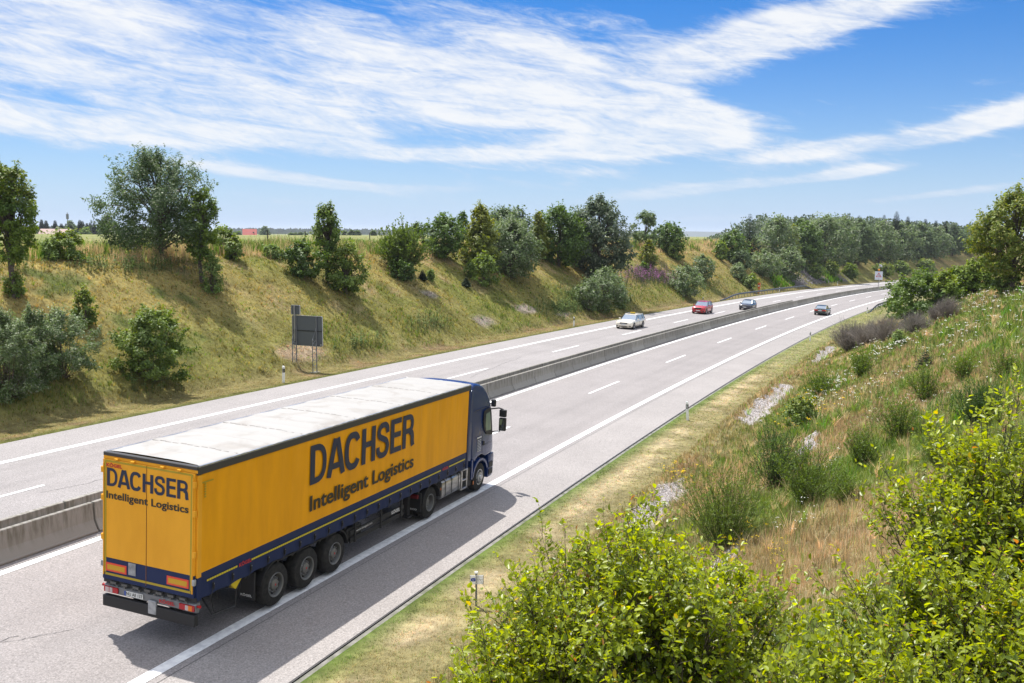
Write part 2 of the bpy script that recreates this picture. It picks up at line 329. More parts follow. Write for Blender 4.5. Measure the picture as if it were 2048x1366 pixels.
GRAVEL = [(-6, 3.2, 16.9, .5), (2.2, 9.6, 17.3, .5), (19, 25, 18.0, .35), (14.5, 23, 13.15, .5), (36.5, 54, 13.45, .6), (69, 84, 13.3, .5)]   # s0, s1, n, half width
def in_gravel(s, n):
    g = np.zeros(np.shape(s), bool)
    for a, b, nn, w in GRAVEL:
        ww = w * np.clip(np.minimum(s - a, b - s) / 1.5, 0, 1) * (0.35 + 0.9 * vn(s / 0.9, n * 0, 9) + 0.35 * (vn(s / 0.25, n / 0.25, 19) - 0.3))
        g |= (abs(n - nn - 0.35 * (vn(s / 4.0, s * 0, 4) - 0.5)) < ww)
    return g
# ground: one sheet following the road, out to the horizon
sv = np.concatenate([np.arange(-400, -40, 20), np.arange(-40, 110, 0.5), np.arange(110, 420, 2.0), np.arange(420, 3600, 60)])
nv = np.concatenate([-np.geomspace(9000, 36, 40), np.arange(-35, 35.1, 0.4), np.geomspace(36, 900, 22)])
nv = np.sort(np.unique(np.concatenate([nv[(abs(nv - LEFT_EDGE) > 0.15) & (abs(nv - RIGHT_EDGE) > 0.15)], [LEFT_EDGE - 0.03, LEFT_EDGE + 0.06, RIGHT_EDGE - 0.06, RIGHT_EDGE + 0.03]])))
SS, NN = np.meshgrid(sv, nv, indexing='ij'); GX, GY = at(SS, NN); GZ = gsn(SS, NN)
GZ = GZ - 4.5 * sm(240, 620, -NN) - 3.0 * sm(1200, 5000, -NN)
nn_ = len(nv); ii, jj = np.meshgrid(np.arange(len(sv) - 1), np.arange(nn_ - 1), indexing='ij'); b0 = (ii * nn_ + jj).ravel()
M_GROUND = mat('ground_soil_grass', (0.2, 0.18, 0.08), 0.95, spec=0.1)
nt, b = mnodes(M_GROUND); a = nt.nodes.new('ShaderNodeAttribute'); a.attribute_name = 'col'
tcn = nt.nodes.new('ShaderNodeTexCoord'); nz1 = nt.nodes.new('ShaderNodeTexNoise'); nz1.inputs['Scale'].default_value = 3.2; nz1.inputs['Detail'].default_value = 6; nz1.inputs['Roughness'].default_value = 0.7
nt.links.new(tcn.outputs['Object'], nz1.inputs['Vector']); mr = nt.nodes.new('ShaderNodeMapRange'); mr.inputs[1].default_value = 0.3; mr.inputs[2].default_value = 0.7; mr.inputs[3].default_value = 0.55; mr.inputs[4].default_value = 1.3
nt.links.new(nz1.outputs['Fac'], mr.inputs[0]); mu = nt.nodes.new('ShaderNodeMix'); mu.data_type = 'RGBA'; mu.blend_type = 'MULTIPLY'; mu.inputs[0].default_value = 1
nt.links.new(a.outputs['Color'], mu.inputs[6]); cmb = nt.nodes.new('ShaderNodeCombineColor')
for k in range(3): nt.links.new(mr.outputs[0], cmb.inputs[k])
nt.links.new(cmb.outputs[0], mu.inputs[7]); nt.links.new(mu.outputs[2], b.inputs['Base Color'])
bp = nt.nodes.new('ShaderNodeBump'); bp.inputs['Distance'].default_value = 0.12; nt.links.new(nz1.outputs['Fac'], bp.inputs['Height']); nt.links.new(bp.outputs[0], b.inputs['Normal'])
gc = cover(SS, NN, GX, GY).reshape(-1, 3) * 0.85
gg = in_gravel(SS, NN).ravel(); gc[gg] = (0.31, 0.28, 0.265)
gr_o = npmesh('ground', np.stack([GX, GY, GZ], -1).reshape(-1, 3), np.stack([b0, b0 + nn_, b0 + nn_ + 1, b0 + 1], 1), M_GROUND, col=gc, smooth=True)
gr_o['kind'] = 'structure'
# ---------------------------------------------------------------- carriageways
def strip(name, n0, n1, s0, s1, dz, m, step=2.0, kind='structure', nd=1, tone=None):
    s_ = np.arange(s0, s1 + 0.01, (s1 - s0) / max(1, round((s1 - s0) / step))); s_ = s_[:]
    ns = np.linspace(n0, n1, nd + 1); S2, N2 = np.meshgrid(s_, ns, indexing='ij'); x, y = at(S2, N2); z = zc(S2) - BANK * N2 + dz
    k = nd + 1; ii, jj = np.meshgrid(np.arange(len(s_) - 1), np.arange(nd), indexing='ij'); q = (ii * k + jj).ravel()
    F4 = np.stack([q, q + k, q + k + 1, q + 1], 1)[:, ::-1]
    o = npmesh(name, np.stack([x, y, z], -1).reshape(-1, 3), F4[:, ::-1], m, smooth=True, col=None if tone is None else np.repeat(tone(N2.ravel(), S2.ravel())[:, None], 3, 1))
    if kind: o['kind'] = kind
    return o
def asphalt(name, ca, cb, blot):
    m = mat(name, ca, 0.85, spec=0.25); nt, b = mnodes(m); L = nt.links; t = nt.nodes.new('ShaderNodeTexCoord')
    def nz(sc, det, rg=0.5):
        n = nt.nodes.new('ShaderNodeTexNoise'); n.inputs['Scale'].default_value = sc; n.inputs['Detail'].default_value = det; n.inputs['Roughness'].default_value = rg; L.new(t.outputs['Object'], n.inputs['Vector']); return n
    fine = nz(26, 3, 0.75); big = nz(0.35, 4); vr = nt.nodes.new('ShaderNodeTexVoronoi'); vr.inputs['Scale'].default_value = 34; L.new(t.outputs['Object'], vr.inputs['Vector'])
    mxr = nt.nodes.new('ShaderNodeMapRange'); mxr.inputs[1].default_value = 0.33; mxr.inputs[2].default_value = 0.67; L.new(fine.outputs['Fac'], mxr.inputs[0])
    x = nt.nodes.new('ShaderNodeMix'); x.data_type = 'RGBA'; x.inputs[6].default_value = (*[c * 0.72 for c in ca], 1); x.inputs[7].default_value = (*[min(c * 1.28, 1) for c in ca], 1); L.new(mxr.outputs[0], x.inputs[0])
    y = nt.nodes.new('ShaderNodeMix'); y.data_type = 'RGBA'; y.blend_type = 'MULTIPLY'; r2 = nt.nodes.new('ShaderNodeMapRange'); r2.inputs[1].default_value = 0.3; r2.inputs[2].default_value = 0.7; r2.inputs[3].default_value = 1 - blot; r2.inputs[4].default_value = 1 + blot * 0.5; L.new(big.outputs['Fac'], r2.inputs[0])
    cc = nt.nodes.new('ShaderNodeCombineColor'); [L.new(r2.outputs[0], cc.inputs[k]) for k in range(3)]; y.inputs[0].default_value = 1; L.new(x.outputs[2], y.inputs[6]); L.new(cc.outputs[0], y.inputs[7])
    z = nt.nodes.new('ShaderNodeMix'); z.data_type = 'RGBA'; z.blend_type = 'MULTIPLY'; z.inputs[0].default_value = 0.55; L.new(y.outputs[2], z.inputs[6]); L.new(vr.outputs['Color'], nt.nodes.new('ShaderNodeRGBToBW').inputs[0])
    bw = [q for q in nt.nodes if q.type == 'RGBTOBW'][0]; r3 = nt.nodes.new('ShaderNodeMapRange'); r3.inputs[3].default_value = 0.6; r3.inputs[4].default_value = 1.35; L.new(bw.outputs[0], r3.inputs[0]); c3 = nt.nodes.new('ShaderNodeCombineColor'); [L.new(r3.outputs[0], c3.inputs[k]) for k in range(3)]
    L.new(c3.outputs[0], z.inputs[7]); at_ = nt.nodes.new('ShaderNodeAttribute'); at_.attribute_name = 'col'; zz = nt.nodes.new('ShaderNodeMix'); zz.data_type = 'RGBA'; zz.blend_type = 'MULTIPLY'; zz.inputs[0].default_value = 1
    L.new(z.outputs[2], zz.inputs[6]); L.new(at_.outputs['Color'], zz.inputs[7]); L.new(zz.outputs[2], b.inputs['Base Color'])
    bp = nt.nodes.new('ShaderNodeBump'); bp.inputs['Distance'].default_value = 0.006; L.new(fine.outputs['Fac'], bp.inputs['Height']); L.new(bp.outputs[0], b.inputs['Normal'])
    return m
M_ASR = asphalt('asphalt_right', (0.268, 0.247, 0.240), None, 0.07); M_ASL = asphalt('asphalt_left', (0.283, 0.264, 0.259), None, 0.07); M_TRK = asphalt('asphalt_worn_lane', (0.268, 0.25, 0.25), None, 0.05); M_SHO = asphalt('asphalt_shoulder', (0.287, 0.266, 0.255), None, 0.08)
M_WHITE = mat('road_paint', (0.78, 0.78, 0.78), 0.7); noisy(M_WHITE, (0.62, 0.62, 0.63), (0.82, 0.82, 0.81), 6, 5, 0.35, 0.6)
M_JOINT = mat('bitumen_joint', (0.035, 0.033, 0.035), 0.6)
M_CONC = mat('concrete', (0.24, 0.23, 0.21), 0.85); noisy(M_CONC, (0.10, 0.105, 0.07), (0.22, 0.21, 0.19), 3, 5)
S0, S1 = -60, 900
def wear(lanes):
    # polished wheel tracks, an oily middle, and lengths of slightly different surfacing
    def f(n, s):
        t = 1.0 + 0.05 * (fbm(n / 1.5, s / 30, 71, 3) - 0.45) + 0.05 * (fbm(n / 0.35, s / 14, 73, 3) - 0.45)
        for c, a in lanes:
            t = t - a * (np.exp(-((abs(n - c) - 0.95) / 0.34) ** 2) + 0.7 * np.exp(-((n - c) / 0.45) ** 2)) * (0.75 + 0.5 * vn(s / 22, n * 0 + c, 5))
        return t * (1 - 0.035 * (np.floor(s / 61) % 2)) * 1.01
    return f
strip('road', -0.38, 7.6, S0, S1, 0.0, M_ASR, nd=50, tone=wear([(1.85, 0.05), (5.45, 0.085)]))
strip('hard_shoulder', 7.6, RIGHT_EDGE - 0.12, S0, S1, 0.0, M_SHO, nd=8, tone=wear([(8.7, -0.015)]))
strip('opposite_road', LEFT_EDGE, -2.15, S0, S1, 0.0, M_ASL, nd=60, tone=wear([(-4.2, 0.05), (-7.45, 0.09)]))
strip('median_strip', -2.15, -0.38, S0, S1, 0.002, mat('median_concrete', (0.22, 0.20, 0.20), 0.9))
strip('road_joint', -0.075, -0.035, S0, S1, 0.006, M_JOINT); strip('road_joint', RIGHT_EDGE - 0.17, RIGHT_EDGE - 0.115, S0, S1, 0.006, M_JOINT)
strip('road_edge_strip', RIGHT_EDGE - 0.115, RIGHT_EDGE + 0.10, S0, 240, -0.02, M_CONC); strip('road_joint', 7.62, 7.635, S0, 400, 0.005, M_JOINT)
strip('road_edge_line', -0.02, 0.25, S0, S1, 0.010, M_WHITE); strip('road_edge_line', 7.13, 7.43, S0, S1, 0.010, M_WHITE)
strip('road_edge_line', -9.38, -9.08, S0, S1, 0.010, M_WHITE); strip('road_edge_line', -2.75, -2.6, S0, S1, 0.010, M_WHITE)
for k in range(-4, 20):
    strip('lane_dash', 3.60, 3.75, 39.3 + 18 * k, 45.3 + 18 * k, 0.010, M_WHITE)
    strip('lane_dash', -5.68, -5.53, 38.7 + 18 * k, 44.7 + 18 * k, 0.010, M_WHITE)
for a_, b_, m_ in ((205, 213, M_JOINT),):   # sealed expansion joint across the road is too faint to matter
    pass
# cracks: thin wandering seams in the asphalt
def crack(s0, n0, s1, n1, seed, w=0.009):
    r = np.random.default_rng(seed); k = 60; t = np.linspace(0, 1, k); s_ = s0 + (s1 - s0) * t + np.cumsum(r.normal(0, 0.05, k)) * 0.6; n_ = n0 + (n1 - n0) * t + np.cumsum(r.normal(0, 0.05, k)) * 0.6
    ww = w * (0.3 + r.random(k)); x0, y0 = at(s_, n_ - ww); x1, y1 = at(s_, n_ + ww); z0 = zc(s_) - BANK * n_ + 0.009
    V = np.concatenate([np.stack([x0, y0, z0], 1), np.stack([x1, y1, z0], 1)]); i = np.arange(k - 1)
    o = npmesh('road_crack', V, np.stack([i, i + 1, i + 1 + k, i + k], 1), M_JOINT); o['kind'] = 'structure'
crack(-3, 2.0, 0.8, 4.4, 1); crack(-3.5, 3.1, -0.2, 3.6, 2); crack(40, -4.6, 52, -6.2, 3, 0.012); crack(8, -5, 14, -3.9, 4, 0.009); crack(14, -3.9, 19, -4.4, 5, 0.009)
# ---------------------------------------------------------------- hills
def ridge(name, az0, az1, dist, top, base, seed, colr, rough_):
    k = 160; az = np.linspace(az0, az1, k); t = top * (0.55 + 0.75 * fbm(np.arange(k) / 26.0, np.zeros(k), seed, 5)) * np.clip(np.minimum(az - az0, az1 - az) / (0.18 * (az1 - az0)), 0, 1) ** 0.7
    rows = [(dist, base + 0 * t), (dist + 500, t + base * 0), (dist + 2500, base + 0 * t)]
    V = np.concatenate([np.stack([np.sin(az) * d, np.cos(az) * d, z], 1) for d, z in rows]); i = np.arange(k - 1)
    Fq = np.concatenate([np.stack([r * k + i, r * k + i + 1, (r + 1) * k + i + 1, (r + 1) * k + i], 1) for r in range(2)])
    o = npmesh(name, V, Fq[:, ::-1], mat('wooded_hill', colr, 0.95, spec=0.1)); o['kind'] = 'structure'
ridge('hills', -0.42, 0.5, 8500, 22, -22, 5, (0.035, 0.05, 0.03), 0.1)
ridge('hills', -0.1, 0.45, 14000, 58, -25, 8, (0.035, 0.05, 0.04), 0.1)
VEG = [
('col', -26.2, 49.13, 6.8, 2.69, 49, 'hornbeam_tree', 'tall upright dark green young tree with bare lower trunk at the left edge'),
('bush', -26.23, 49.23, 1.19, 0.9, 49, 'shrub', 'small leafy tuft at the foot of the left-edge tree trunk'),
('willow', -23.99, 63.91, 7.06, 7.91, 64, 'willow_tree', 'largest wide grey-green tree standing alone on top of the left slope'),
('col', -20.91, 62.93, 5.99, 2.22, 63, 'hornbeam_tree', 'narrow bright green tree in front of the large grey-green willow'),
('light', -20.04, 62.25, 2.5, 1.47, 62, 'poplar_sapling', 'pale green leafy sapling beside the narrow bright green tree trunk'),
('col', -14.88, 74.95, 5.94, 2.33, 75, 'hornbeam_tree', 'small slim tree with bare trunk standing up above the back of the grey sign'),
('bush', -27.22, 57.28, 1.59, 2.32, 57, 'shrub', 'dark glossy shrub with yellow-green tips on the crest near the left edge'),
('light', -27.68, 55.86, 1.25, 1.01, 56, 'shrub', 'pale green thin shrub on the crest left of the yellow-tipped shrub'),
('bush', -23.24, 50.46, 1.79, 1.25, 51, 'shrub', 'small tapering green shrub alone halfway down the left slope'),
('bush', -19.19, 49.32, 3.53, 3.74, 50, 'shrub', 'large round dark green shrub alone near the foot of the left slope'),
('silver', -21.86, 45.07, 3.03, 3.42, 46, 'shrub', 'large grey-green shrub forming the right part of the thicket at the left edge'),
('silver', -22.58, 41.19, 3.69, 2.69, 42, 'shrub', 'large shrub cut by the left edge of the photograph at the slope foot'),
('silver', -22.34, 43.03, 3.41, 2.1, 44, 'shrub', 'dense shrub in the middle of the thicket at the left edge'),
('dark', -16.29, 72.67, 2.49, 3.19, 73, 'shrub', 'dark spreading shrub left of the slim tree trunk'),
('bush', -13.33, 74.73, 3.84, 3.2, 75, 'shrub', 'tall dense shrub right of the slim tree trunk'),
('bush', -22.23, 71.58, 1.83, 2.37, 71, 'shrub', 'yellow-green tipped shrub on the crest right of the large willow'),
('bush', -20.57, 69.41, 1.56, 1.48, 69, 'shrub', 'small dark shrub on the crest beside the yellow-tipped one'),
('light', -19.01, 74.16, 0.99, 1.58, 74, 'shrub', 'low bright green shrub on the crest between willow and slim tree'),
('broomtree', -10.21, 87.14, 4.29, 4.47, 87, 'willow_bush', 'feathery light green willow bush with many upright stems on the crest'),
('dark', -10.06, 85.06, 1.68, 2.28, 85, 'shrub', 'dark low shrub under the feathery willow bush'),
('spruce', -8.53, 88.57, 1.04, 0.57, 88, 'spruce_sapling', 'tiny dark spruce sapling right of the feathery willow bush'),
('light', -7.86, 89.57, 1.05, 0.62, 90, 'sapling', 'tiny pale sapling right of the tiny dark spruce'),
('spruce', -4.67, 93.99, 1.01, 0.7, 94, 'spruce_sapling', 'tiny spruce sapling alone on the open slope above the long grass'),
('dark', -7.24, 98.85, 4.11, 4.01, 98, 'maple_tree', 'dark round tree left of the conical yellow-green lime tree'),
('cone', -3.56, 102.25, 6.72, 4.59, 102, 'lime_tree', 'conical yellow-green lime tree in the middle tree group'),
('round', -0.78, 109.84, 6.27, 6.57, 110, 'willow_tree', 'tall grey-green tree just behind the conical lime tree'),
('silver', -0.17, 105.63, 6.1, 5.65, 106, 'willow_tree', 'grey-leaved rounded tree in front of the middle tree group'),
('bush', -2.97, 97.52, 2.87, 3.24, 98, 'shrub', 'round shrub at the foot of the conical lime tree'),
('cone', 3.2, 118.41, 5.94, 2.65, 118, 'lime_tree', 'slender yellow-green tree between the two dark tree masses'),
('dark', 6.01, 121.32, 7.19, 5.7, 121, 'willow_tree', 'dark bushy tree left of the largest round tree'),
('silver', 8.62, 127.36, 6.12, 3.81, 127, 'willow_tree', 'silvery tree touching the largest round tree on its left'),
('big', 11.58, 126.63, 10.63, 7.86, 126, 'willow_tree', 'largest round dark grey-green tree above the white taxi'),
('cone', 9.51, 134.59, 5.81, 3.16, 134, 'lime_tree', 'yellow-green narrow tree showing in front of the largest round tree'),
('silver', 11.35, 115.18, 4.76, 5.19, 116, 'shrub', 'grey-green shrub at the slope foot behind the white taxi, upper of the pair'),
('silver', 9.04, 111.2, 3.46, 3.22, 112, 'shrub', 'grey-green shrub at the slope foot behind the white taxi, left of the pair'),
('bush', 13.96, 120.72, 1.75, 1.55, 121, 'shrub', 'small shrub right of the pair behind the white taxi'),
('sparse', 22.73, 161.27, 6.53, 5.67, 160, 'poplar_tree', 'thin open-crowned tree showing sky right of the largest round tree'),
('dark', 28.02, 169.25, 5.05, 5.77, 168, 'tree', 'dark tree on the crest right of the thin open-crowned tree'),
('cone', 21.89, 151.42, 3.88, 2.75, 151, 'lime_tree', 'small yellow-green cone-shaped tree on the slope below the thin tree'),
('bush', 28.94, 167.09, 3.03, 3.21, 166, 'shrub', 'green shrub right of the small yellow-green cone tree'),
('dark', 20.25, 145.29, 1.32, 1.4, 145, 'shrub', 'small dark shrub low below the small yellow-green cone tree'),
('silver', 27.52, 147.88, 4.44, 4.6, 148, 'shrub', 'round grey-green shrub above the red car'),
('silver', 33.58, 165.71, 4.08, 4.08, 166, 'shrub', 'round grey-green shrub further up the slope from the red car'),
('bush', 42.07, 190.19, 3.25, 3.04, 190, 'shrub', 'green shrub on the bare tan crest above the dark car'),
('dark', 46.48, 197.69, 6.12, 5.91, 197, 'tree', 'dark tree at the left end of the far wood'),
('spruce', 52.65, 209.29, 10.05, 4.91, 208, 'spruce_tree', 'tall spruce rising at the left end of the far wood'),
('round', 47.31, 193.44, 4.34, 4.13, 193, 'shrub', 'shrub below the tall spruce of the far wood'),
('silver', 61.93, 220.65, 11.31, 7.07, 220, 'willow_tree', 'silver willow just right of the tall spruce'),
('silver', 54.26, 201.84, 5.18, 6.69, 202, 'shrub', 'low silvery shrub in front of the first silver willow'),
('silver', 63.21, 213.74, 7.54, 5.03, 214, 'willow_bush', 'silvery upright willow bush sloping down towards the guard rail'),
('cone', 69.72, 234.25, 9.5, 3.75, 234, 'lime_tree', 'narrow yellowish tree between the silver willows'),
('dark', 74.57, 239.66, 11.13, 7.68, 239, 'tree', 'brown-green tree right of the narrow yellowish tree'),
('silver', 85.97, 257.74, 13.48, 11.56, 257, 'willow_tree', 'broad pale silver willow at the middle of the far wood'),
('silver', 97.46, 276.36, 13.28, 8.26, 276, 'willow_tree', 'silver willow left of the dark willow in the far wood'),
('round', 106.51, 288.87, 13.26, 9.25, 288, 'willow_tree', 'dark grey willow directly above the warning sign'),
('silver', 121.81, 311.52, 12.97, 11.64, 310, 'willow_tree', 'silver willow right of the dark grey one above the warning sign'),
('silver', 139.98, 338.7, 13.01, 10.84, 338, 'willow_tree', 'second silver willow to the right of the warning sign'),
('round', 156.42, 360.83, 13.47, 10.39, 360, 'willow_tree', 'willow above the far end of the left carriageway'),
('silver', 174.74, 387.07, 12.38, 10.32, 386, 'willow_tree', 'last silvery willow before the wood reaches the right-hand bank'),
('round', 192.61, 410.78, 11.82, 10.95, 409, 'tree', 'green tree near the right end of the far wood'),
('dark', 211.1, 435.49, 10.68, 11.6, 434, 'tree', 'dark tree at the right end of the far wood'),
('bush', 46.3, 182.02, 2.53, 3.7, 182, 'shrub', 'shrub just behind the orange emergency telephone'),
('silver', 44.19, 183.22, 3.14, 3.53, 183, 'shrub', 'pinkish-topped grey shrub up the slope from the emergency telephone'),
('bush', 76.53, 235.85, 3.53, 4.54, 236, 'shrub', 'green shrub under the far wood above the stony slope'),
('bush', 84.81, 249.94, 3.74, 4.54, 250, 'shrub', 'shrub under the broad silver willow'),
('bush', 95.4, 264.41, 3.67, 4.24, 264, 'shrub', 'grey-green shrub under the wood left of the warning sign'),
('bush', 117.65, 297.58, 3.5, 7.31, 297, 'shrub', 'bright green shrub under the wood right of the warning sign'),
('bush', 131.31, 317.16, 4.07, 6.78, 316, 'shrub', 'low green shrub under the wood above the far delineator posts'),
('bush', 153.46, 348.36, 4.09, 8.19, 348, 'shrub', 'low green shrub near the far end of the road'),
('limebig', 34.54, 64.68, 7.0, 5.96, 65, 'lime_tree', 'big yellow-green lime tree with slim trunk at the right edge'),
('bush', 34.58, 65.27, 1.47, 2.1, 65, 'shrub', 'low shrub beside the trunk of the big lime tree'),
('cherry', 35.07, 80.21, 3.62, 6.9, 80, 'cherry_bush', 'broad spreading dark green bush hiding the end of the right guard rail'),
('hedge', 36.26, 78.51, 3.12, 2.95, 79, 'shrub', 'hedge shrub right behind the broad spreading bush'),
('hedge', 38.85, 81.38, 3.05, 2.79, 82, 'shrub', 'second hedge shrub behind the broad spreading bush'),
('hedge', 39.91, 80.95, 3.04, 2.78, 81, 'shrub', 'third hedge shrub, just left of the big lime tree'),
('hedge', 41.33, 81.51, 2.97, 2.44, 82, 'shrub', 'tallest hedge shrub under the crown of the big lime tree'),
('dead', 28.16, 77.22, 2.25, 3.5, 78, 'dead_shrub', 'leafless grey-brown shrub nearest the gravel, lowest of the dry row'),
('dead', 28.74, 74.9, 1.94, 3.23, 75, 'dead_shrub', 'second leafless grey-brown shrub of the dry row, seen from the gravel end'),
('dead', 28.63, 70.77, 1.83, 3.2, 71, 'dead_shrub', 'leafless purplish shrub in the middle of the dry row'),
('dead', 27.94, 64.26, 1.45, 2.21, 65, 'dead_shrub', 'leafless shrub just below the broad spreading green bush'),
('dead', 30.35, 64.87, 1.46, 1.53, 65, 'dead_shrub', 'highest small leafless shrub of the dry row'),
('dead', 30.41, 66.74, 1.22, 1.08, 67, 'dead_shrub', 'smallest leafless shrub, second highest of the dry row'),
('broom', 5.45, 23.04, 2.18, 2.42, 24, 'broom_shrub', 'largest feathery green broom shrub beside the lower gravel'),
('broomd', 7.98, 27.6, 2.05, 1.82, 28, 'broom_shrub', 'dark green broom shrub with stiff upright stems above the largest one'),
('broom', 7.78, 23.95, 1.71, 1.98, 25, 'broom_shrub', 'spreading broom shrub right of the dark upright one'),
('broom', 9.89, 25.83, 1.2, 1.36, 26, 'broom_shrub', 'broom shrub in the brown grass at middle height of the right slope'),
('broom', 11.62, 27.59, 1.35, 1.65, 28, 'broom_shrub', 'broom shrub with white flowers around, further up the right slope'),
('broomd', 12.65, 24.79, 1.21, 1.75, 25, 'broom_shrub', 'dark broom shrub near the right edge above the tall foreground bush'),
('bush', 12.37, 39.32, 1.24, 1.37, 40, 'shrub', 'small leafy shrub beside the upper gravel patch'),
('broom', 16.28, 48.65, 1.45, 1.85, 49, 'shrub', 'bushy weed clump at the top end of the upper gravel patch'),
('broom', 18.4, 48.66, 1.58, 1.32, 49, 'shrub', 'leafy weed clump just below the dry shrubs'),
('broom', 14.74, 32.85, 1.25, 1.6, 33, 'shrub', 'thin leafy shrub among white daisies on the right slope'),
('broom', 8.73, 29.6, 0.81, 0.97, 30, 'broom_shrub', 'small broom shrub beside the lower gravel upper end'),
('broom', 16.06, 30.07, 0.98, 1.3, 30, 'broom_shrub', 'broom shrub cut by the right edge high on the slope'),
('broom', 8.16, 22.2, 0.85, 1.1, 23, 'broom_shrub', 'small broom shrub in the brown grass left of the tall foreground bush'),
('broom', 10.38, 22.12, 0.97, 1.33, 23, 'broom_shrub', 'broom shrub just behind the top of the tall foreground bush'),
('broom', 10.69, 19.38, 0.95, 0.95, 20, 'broom_shrub', 'broom shrub at the right edge behind the tall foreground bush'),
('light', 23.9, 57.48, 1.12, 0.93, 58, 'sapling', 'small yellow-green sapling just right of the dry shrubs'),
('spruce', 18.85, 42.2, 1.03, 0.78, 43, 'pine_sapling', 'small pale green pine sapling on the right slope below the dry row'),
('broom', 16.51, 33.83, 1.01, 1.28, 34, 'broom_shrub', 'thin broom shrub among daisies high on the right slope'),
]
BRIGHT = [
 (1.22, 7.9, -5.7, 2.95, 2.8, 95, 901, 'bright yellow-green bush at the bottom of the photograph, left of the brown grass gap'),
 (3.75, 7.2, -5.2, 2.4, 2.6, 64, 902, 'lower bright yellow-green bush in the bottom right corner'),
 (4.6, 8.6, -5.1, 3.3, 2.05, 64, 903, 'tallest bright yellow-green bush at the right edge'),
 (2.45, 6.4, -5.4, 2.15, 1.9, 40, 904, 'small bright bush at the bottom edge between the two larger ones'),
 (0.12, 7.5, -5.9, 2.45, 1.5, 42, 905, 'lower leafy bush at the bottom edge, leftmost of the bright yellow-green bushes'),
]
# ---------------------------------------------------------------- plants
M_LEAF = leafmat('foliage', 0.30, 0.55, 0.3); M_BRIGHT = leafmat('young_foliage', 0.45, 0.38, 0.5)
M_BARK = mat('bark', (0.11, 0.09, 0.075), 0.9, spec=0.1); noisy(M_BARK, (0.07, 0.055, 0.045), (0.17, 0.145, 0.12), 12, 4, bump=0.02)
M_DRY = leafmat('dry_twigs', 0.1, 0.8, 0.2)
def unit(v): return v / np.maximum(np.linalg.norm(v, axis=-1, keepdims=True), 1e-9)
def leaves(P, D, N, Ls, Wd, C, fold=0.0, fine=False):
    """one leaf per row: P base, D direction, N normal; diamonds of 4 points, or 6-point folded leaves"""
    k = len(P); Sd = unit(np.cross(D, N)); Ls = np.asarray(Ls).reshape(-1, 1); Wd = np.asarray(Wd).reshape(-1, 1)
    if not fine:
        V = np.stack([P, P + D * Ls * 0.45 + Sd * Wd + N * Wd * fold, P + D * Ls, P + D * Ls * 0.45 - Sd * Wd + N * Wd * fold], 1).reshape(-1, 3)
        b = np.arange(k)[:, None] * 4; return V, b + np.array([0, 1, 2, 3]), np.repeat(C, 4, 0)
    V = np.stack([P, P + D * Ls * 0.3 + Sd * Wd * 0.9 + N * Wd * fold, P + D * Ls * 0.68 + Sd * Wd * 0.85 + N * Wd * fold - N * Ls * 0.05, P + D * Ls - N * Ls * 0.16,
                  P + D * Ls * 0.68 - Sd * Wd * 0.85 + N * Wd * fold - N * Ls * 0.05, P + D * Ls * 0.3 - Sd * Wd * 0.9 + N * Wd * fold], 1).reshape(-1, 3)
    b = np.arange(k)[:, None] * 6; return V, np.concatenate([b + np.array([0, 1, 2, 3]), b + np.array([0, 3, 4, 5])]), np.repeat(C, 6, 0)
def ribbons(paths, rad, C):
    """paths (k,m,3) -> three-sided thin stems"""
    k, m = paths.shape[:2]; t = unit(np.gradient(paths, axis=1)); a = np.zeros_like(t); a[..., 0] = 0.9; a[..., 1] = 0.43
    u = unit(np.cross(t, a)); w = np.cross(t, u); rr = np.asarray(rad)[..., None] if np.ndim(rad) else rad
    rings = np.stack([paths + rr * (u * math.cos(q) + w * math.sin(q)) for q in (0, 2.09, 4.19)], 2)   # k,m,3,3
    V = rings.reshape(-1, 3); base = (np.arange(k)[:, None, None] * m + np.arange(m - 1)[None, :, None]) * 3
    F_ = [np.stack([base[..., 0] + q, base[..., 0] + (q + 1) % 3, base[..., 0] + 3 + (q + 1) % 3, base[..., 0] + 3 + q], -1).reshape(-1, 4) for q in range(3)]
    return V, np.concatenate(F_), np.repeat(np.asarray(C).reshape(-1, 3), m * 3, 0) if np.ndim(C) > 1 else np.tile(C, (k * m * 3, 1))
PAL = dict(col=((0.055, 0.10, 0.022), (0.12, 0.17, 0.03)), willow=((0.040, 0.070, 0.028), (0.095, 0.14, 0.055)), round=((0.048, 0.080, 0.034), (0.11, 0.15, 0.065)), big=((0.040, 0.066, 0.036), (0.10, 0.13, 0.075)),
           silver=((0.055, 0.095, 0.032), (0.15, 0.20, 0.085)), dark=((0.040, 0.072, 0.018), (0.09, 0.145, 0.03)), cone=((0.085, 0.115, 0.020), (0.17, 0.19, 0.035)), bush=((0.060, 0.100, 0.022), (0.15, 0.205, 0.045)),
           light=((0.095, 0.15, 0.045), (0.16, 0.22, 0.06)), spruce=((0.022, 0.042, 0.02), (0.045, 0.075, 0.03)), sparse=((0.07, 0.11, 0.045), (0.12, 0.16, 0.07)), hedge=((0.075, 0.125, 0.02), (0.16, 0.22, 0.035)),
           cherry=((0.042, 0.085, 0.018), (0.11, 0.165, 0.028)), limebig=((0.06, 0.10, 0.018), (0.16, 0.20, 0.035)))
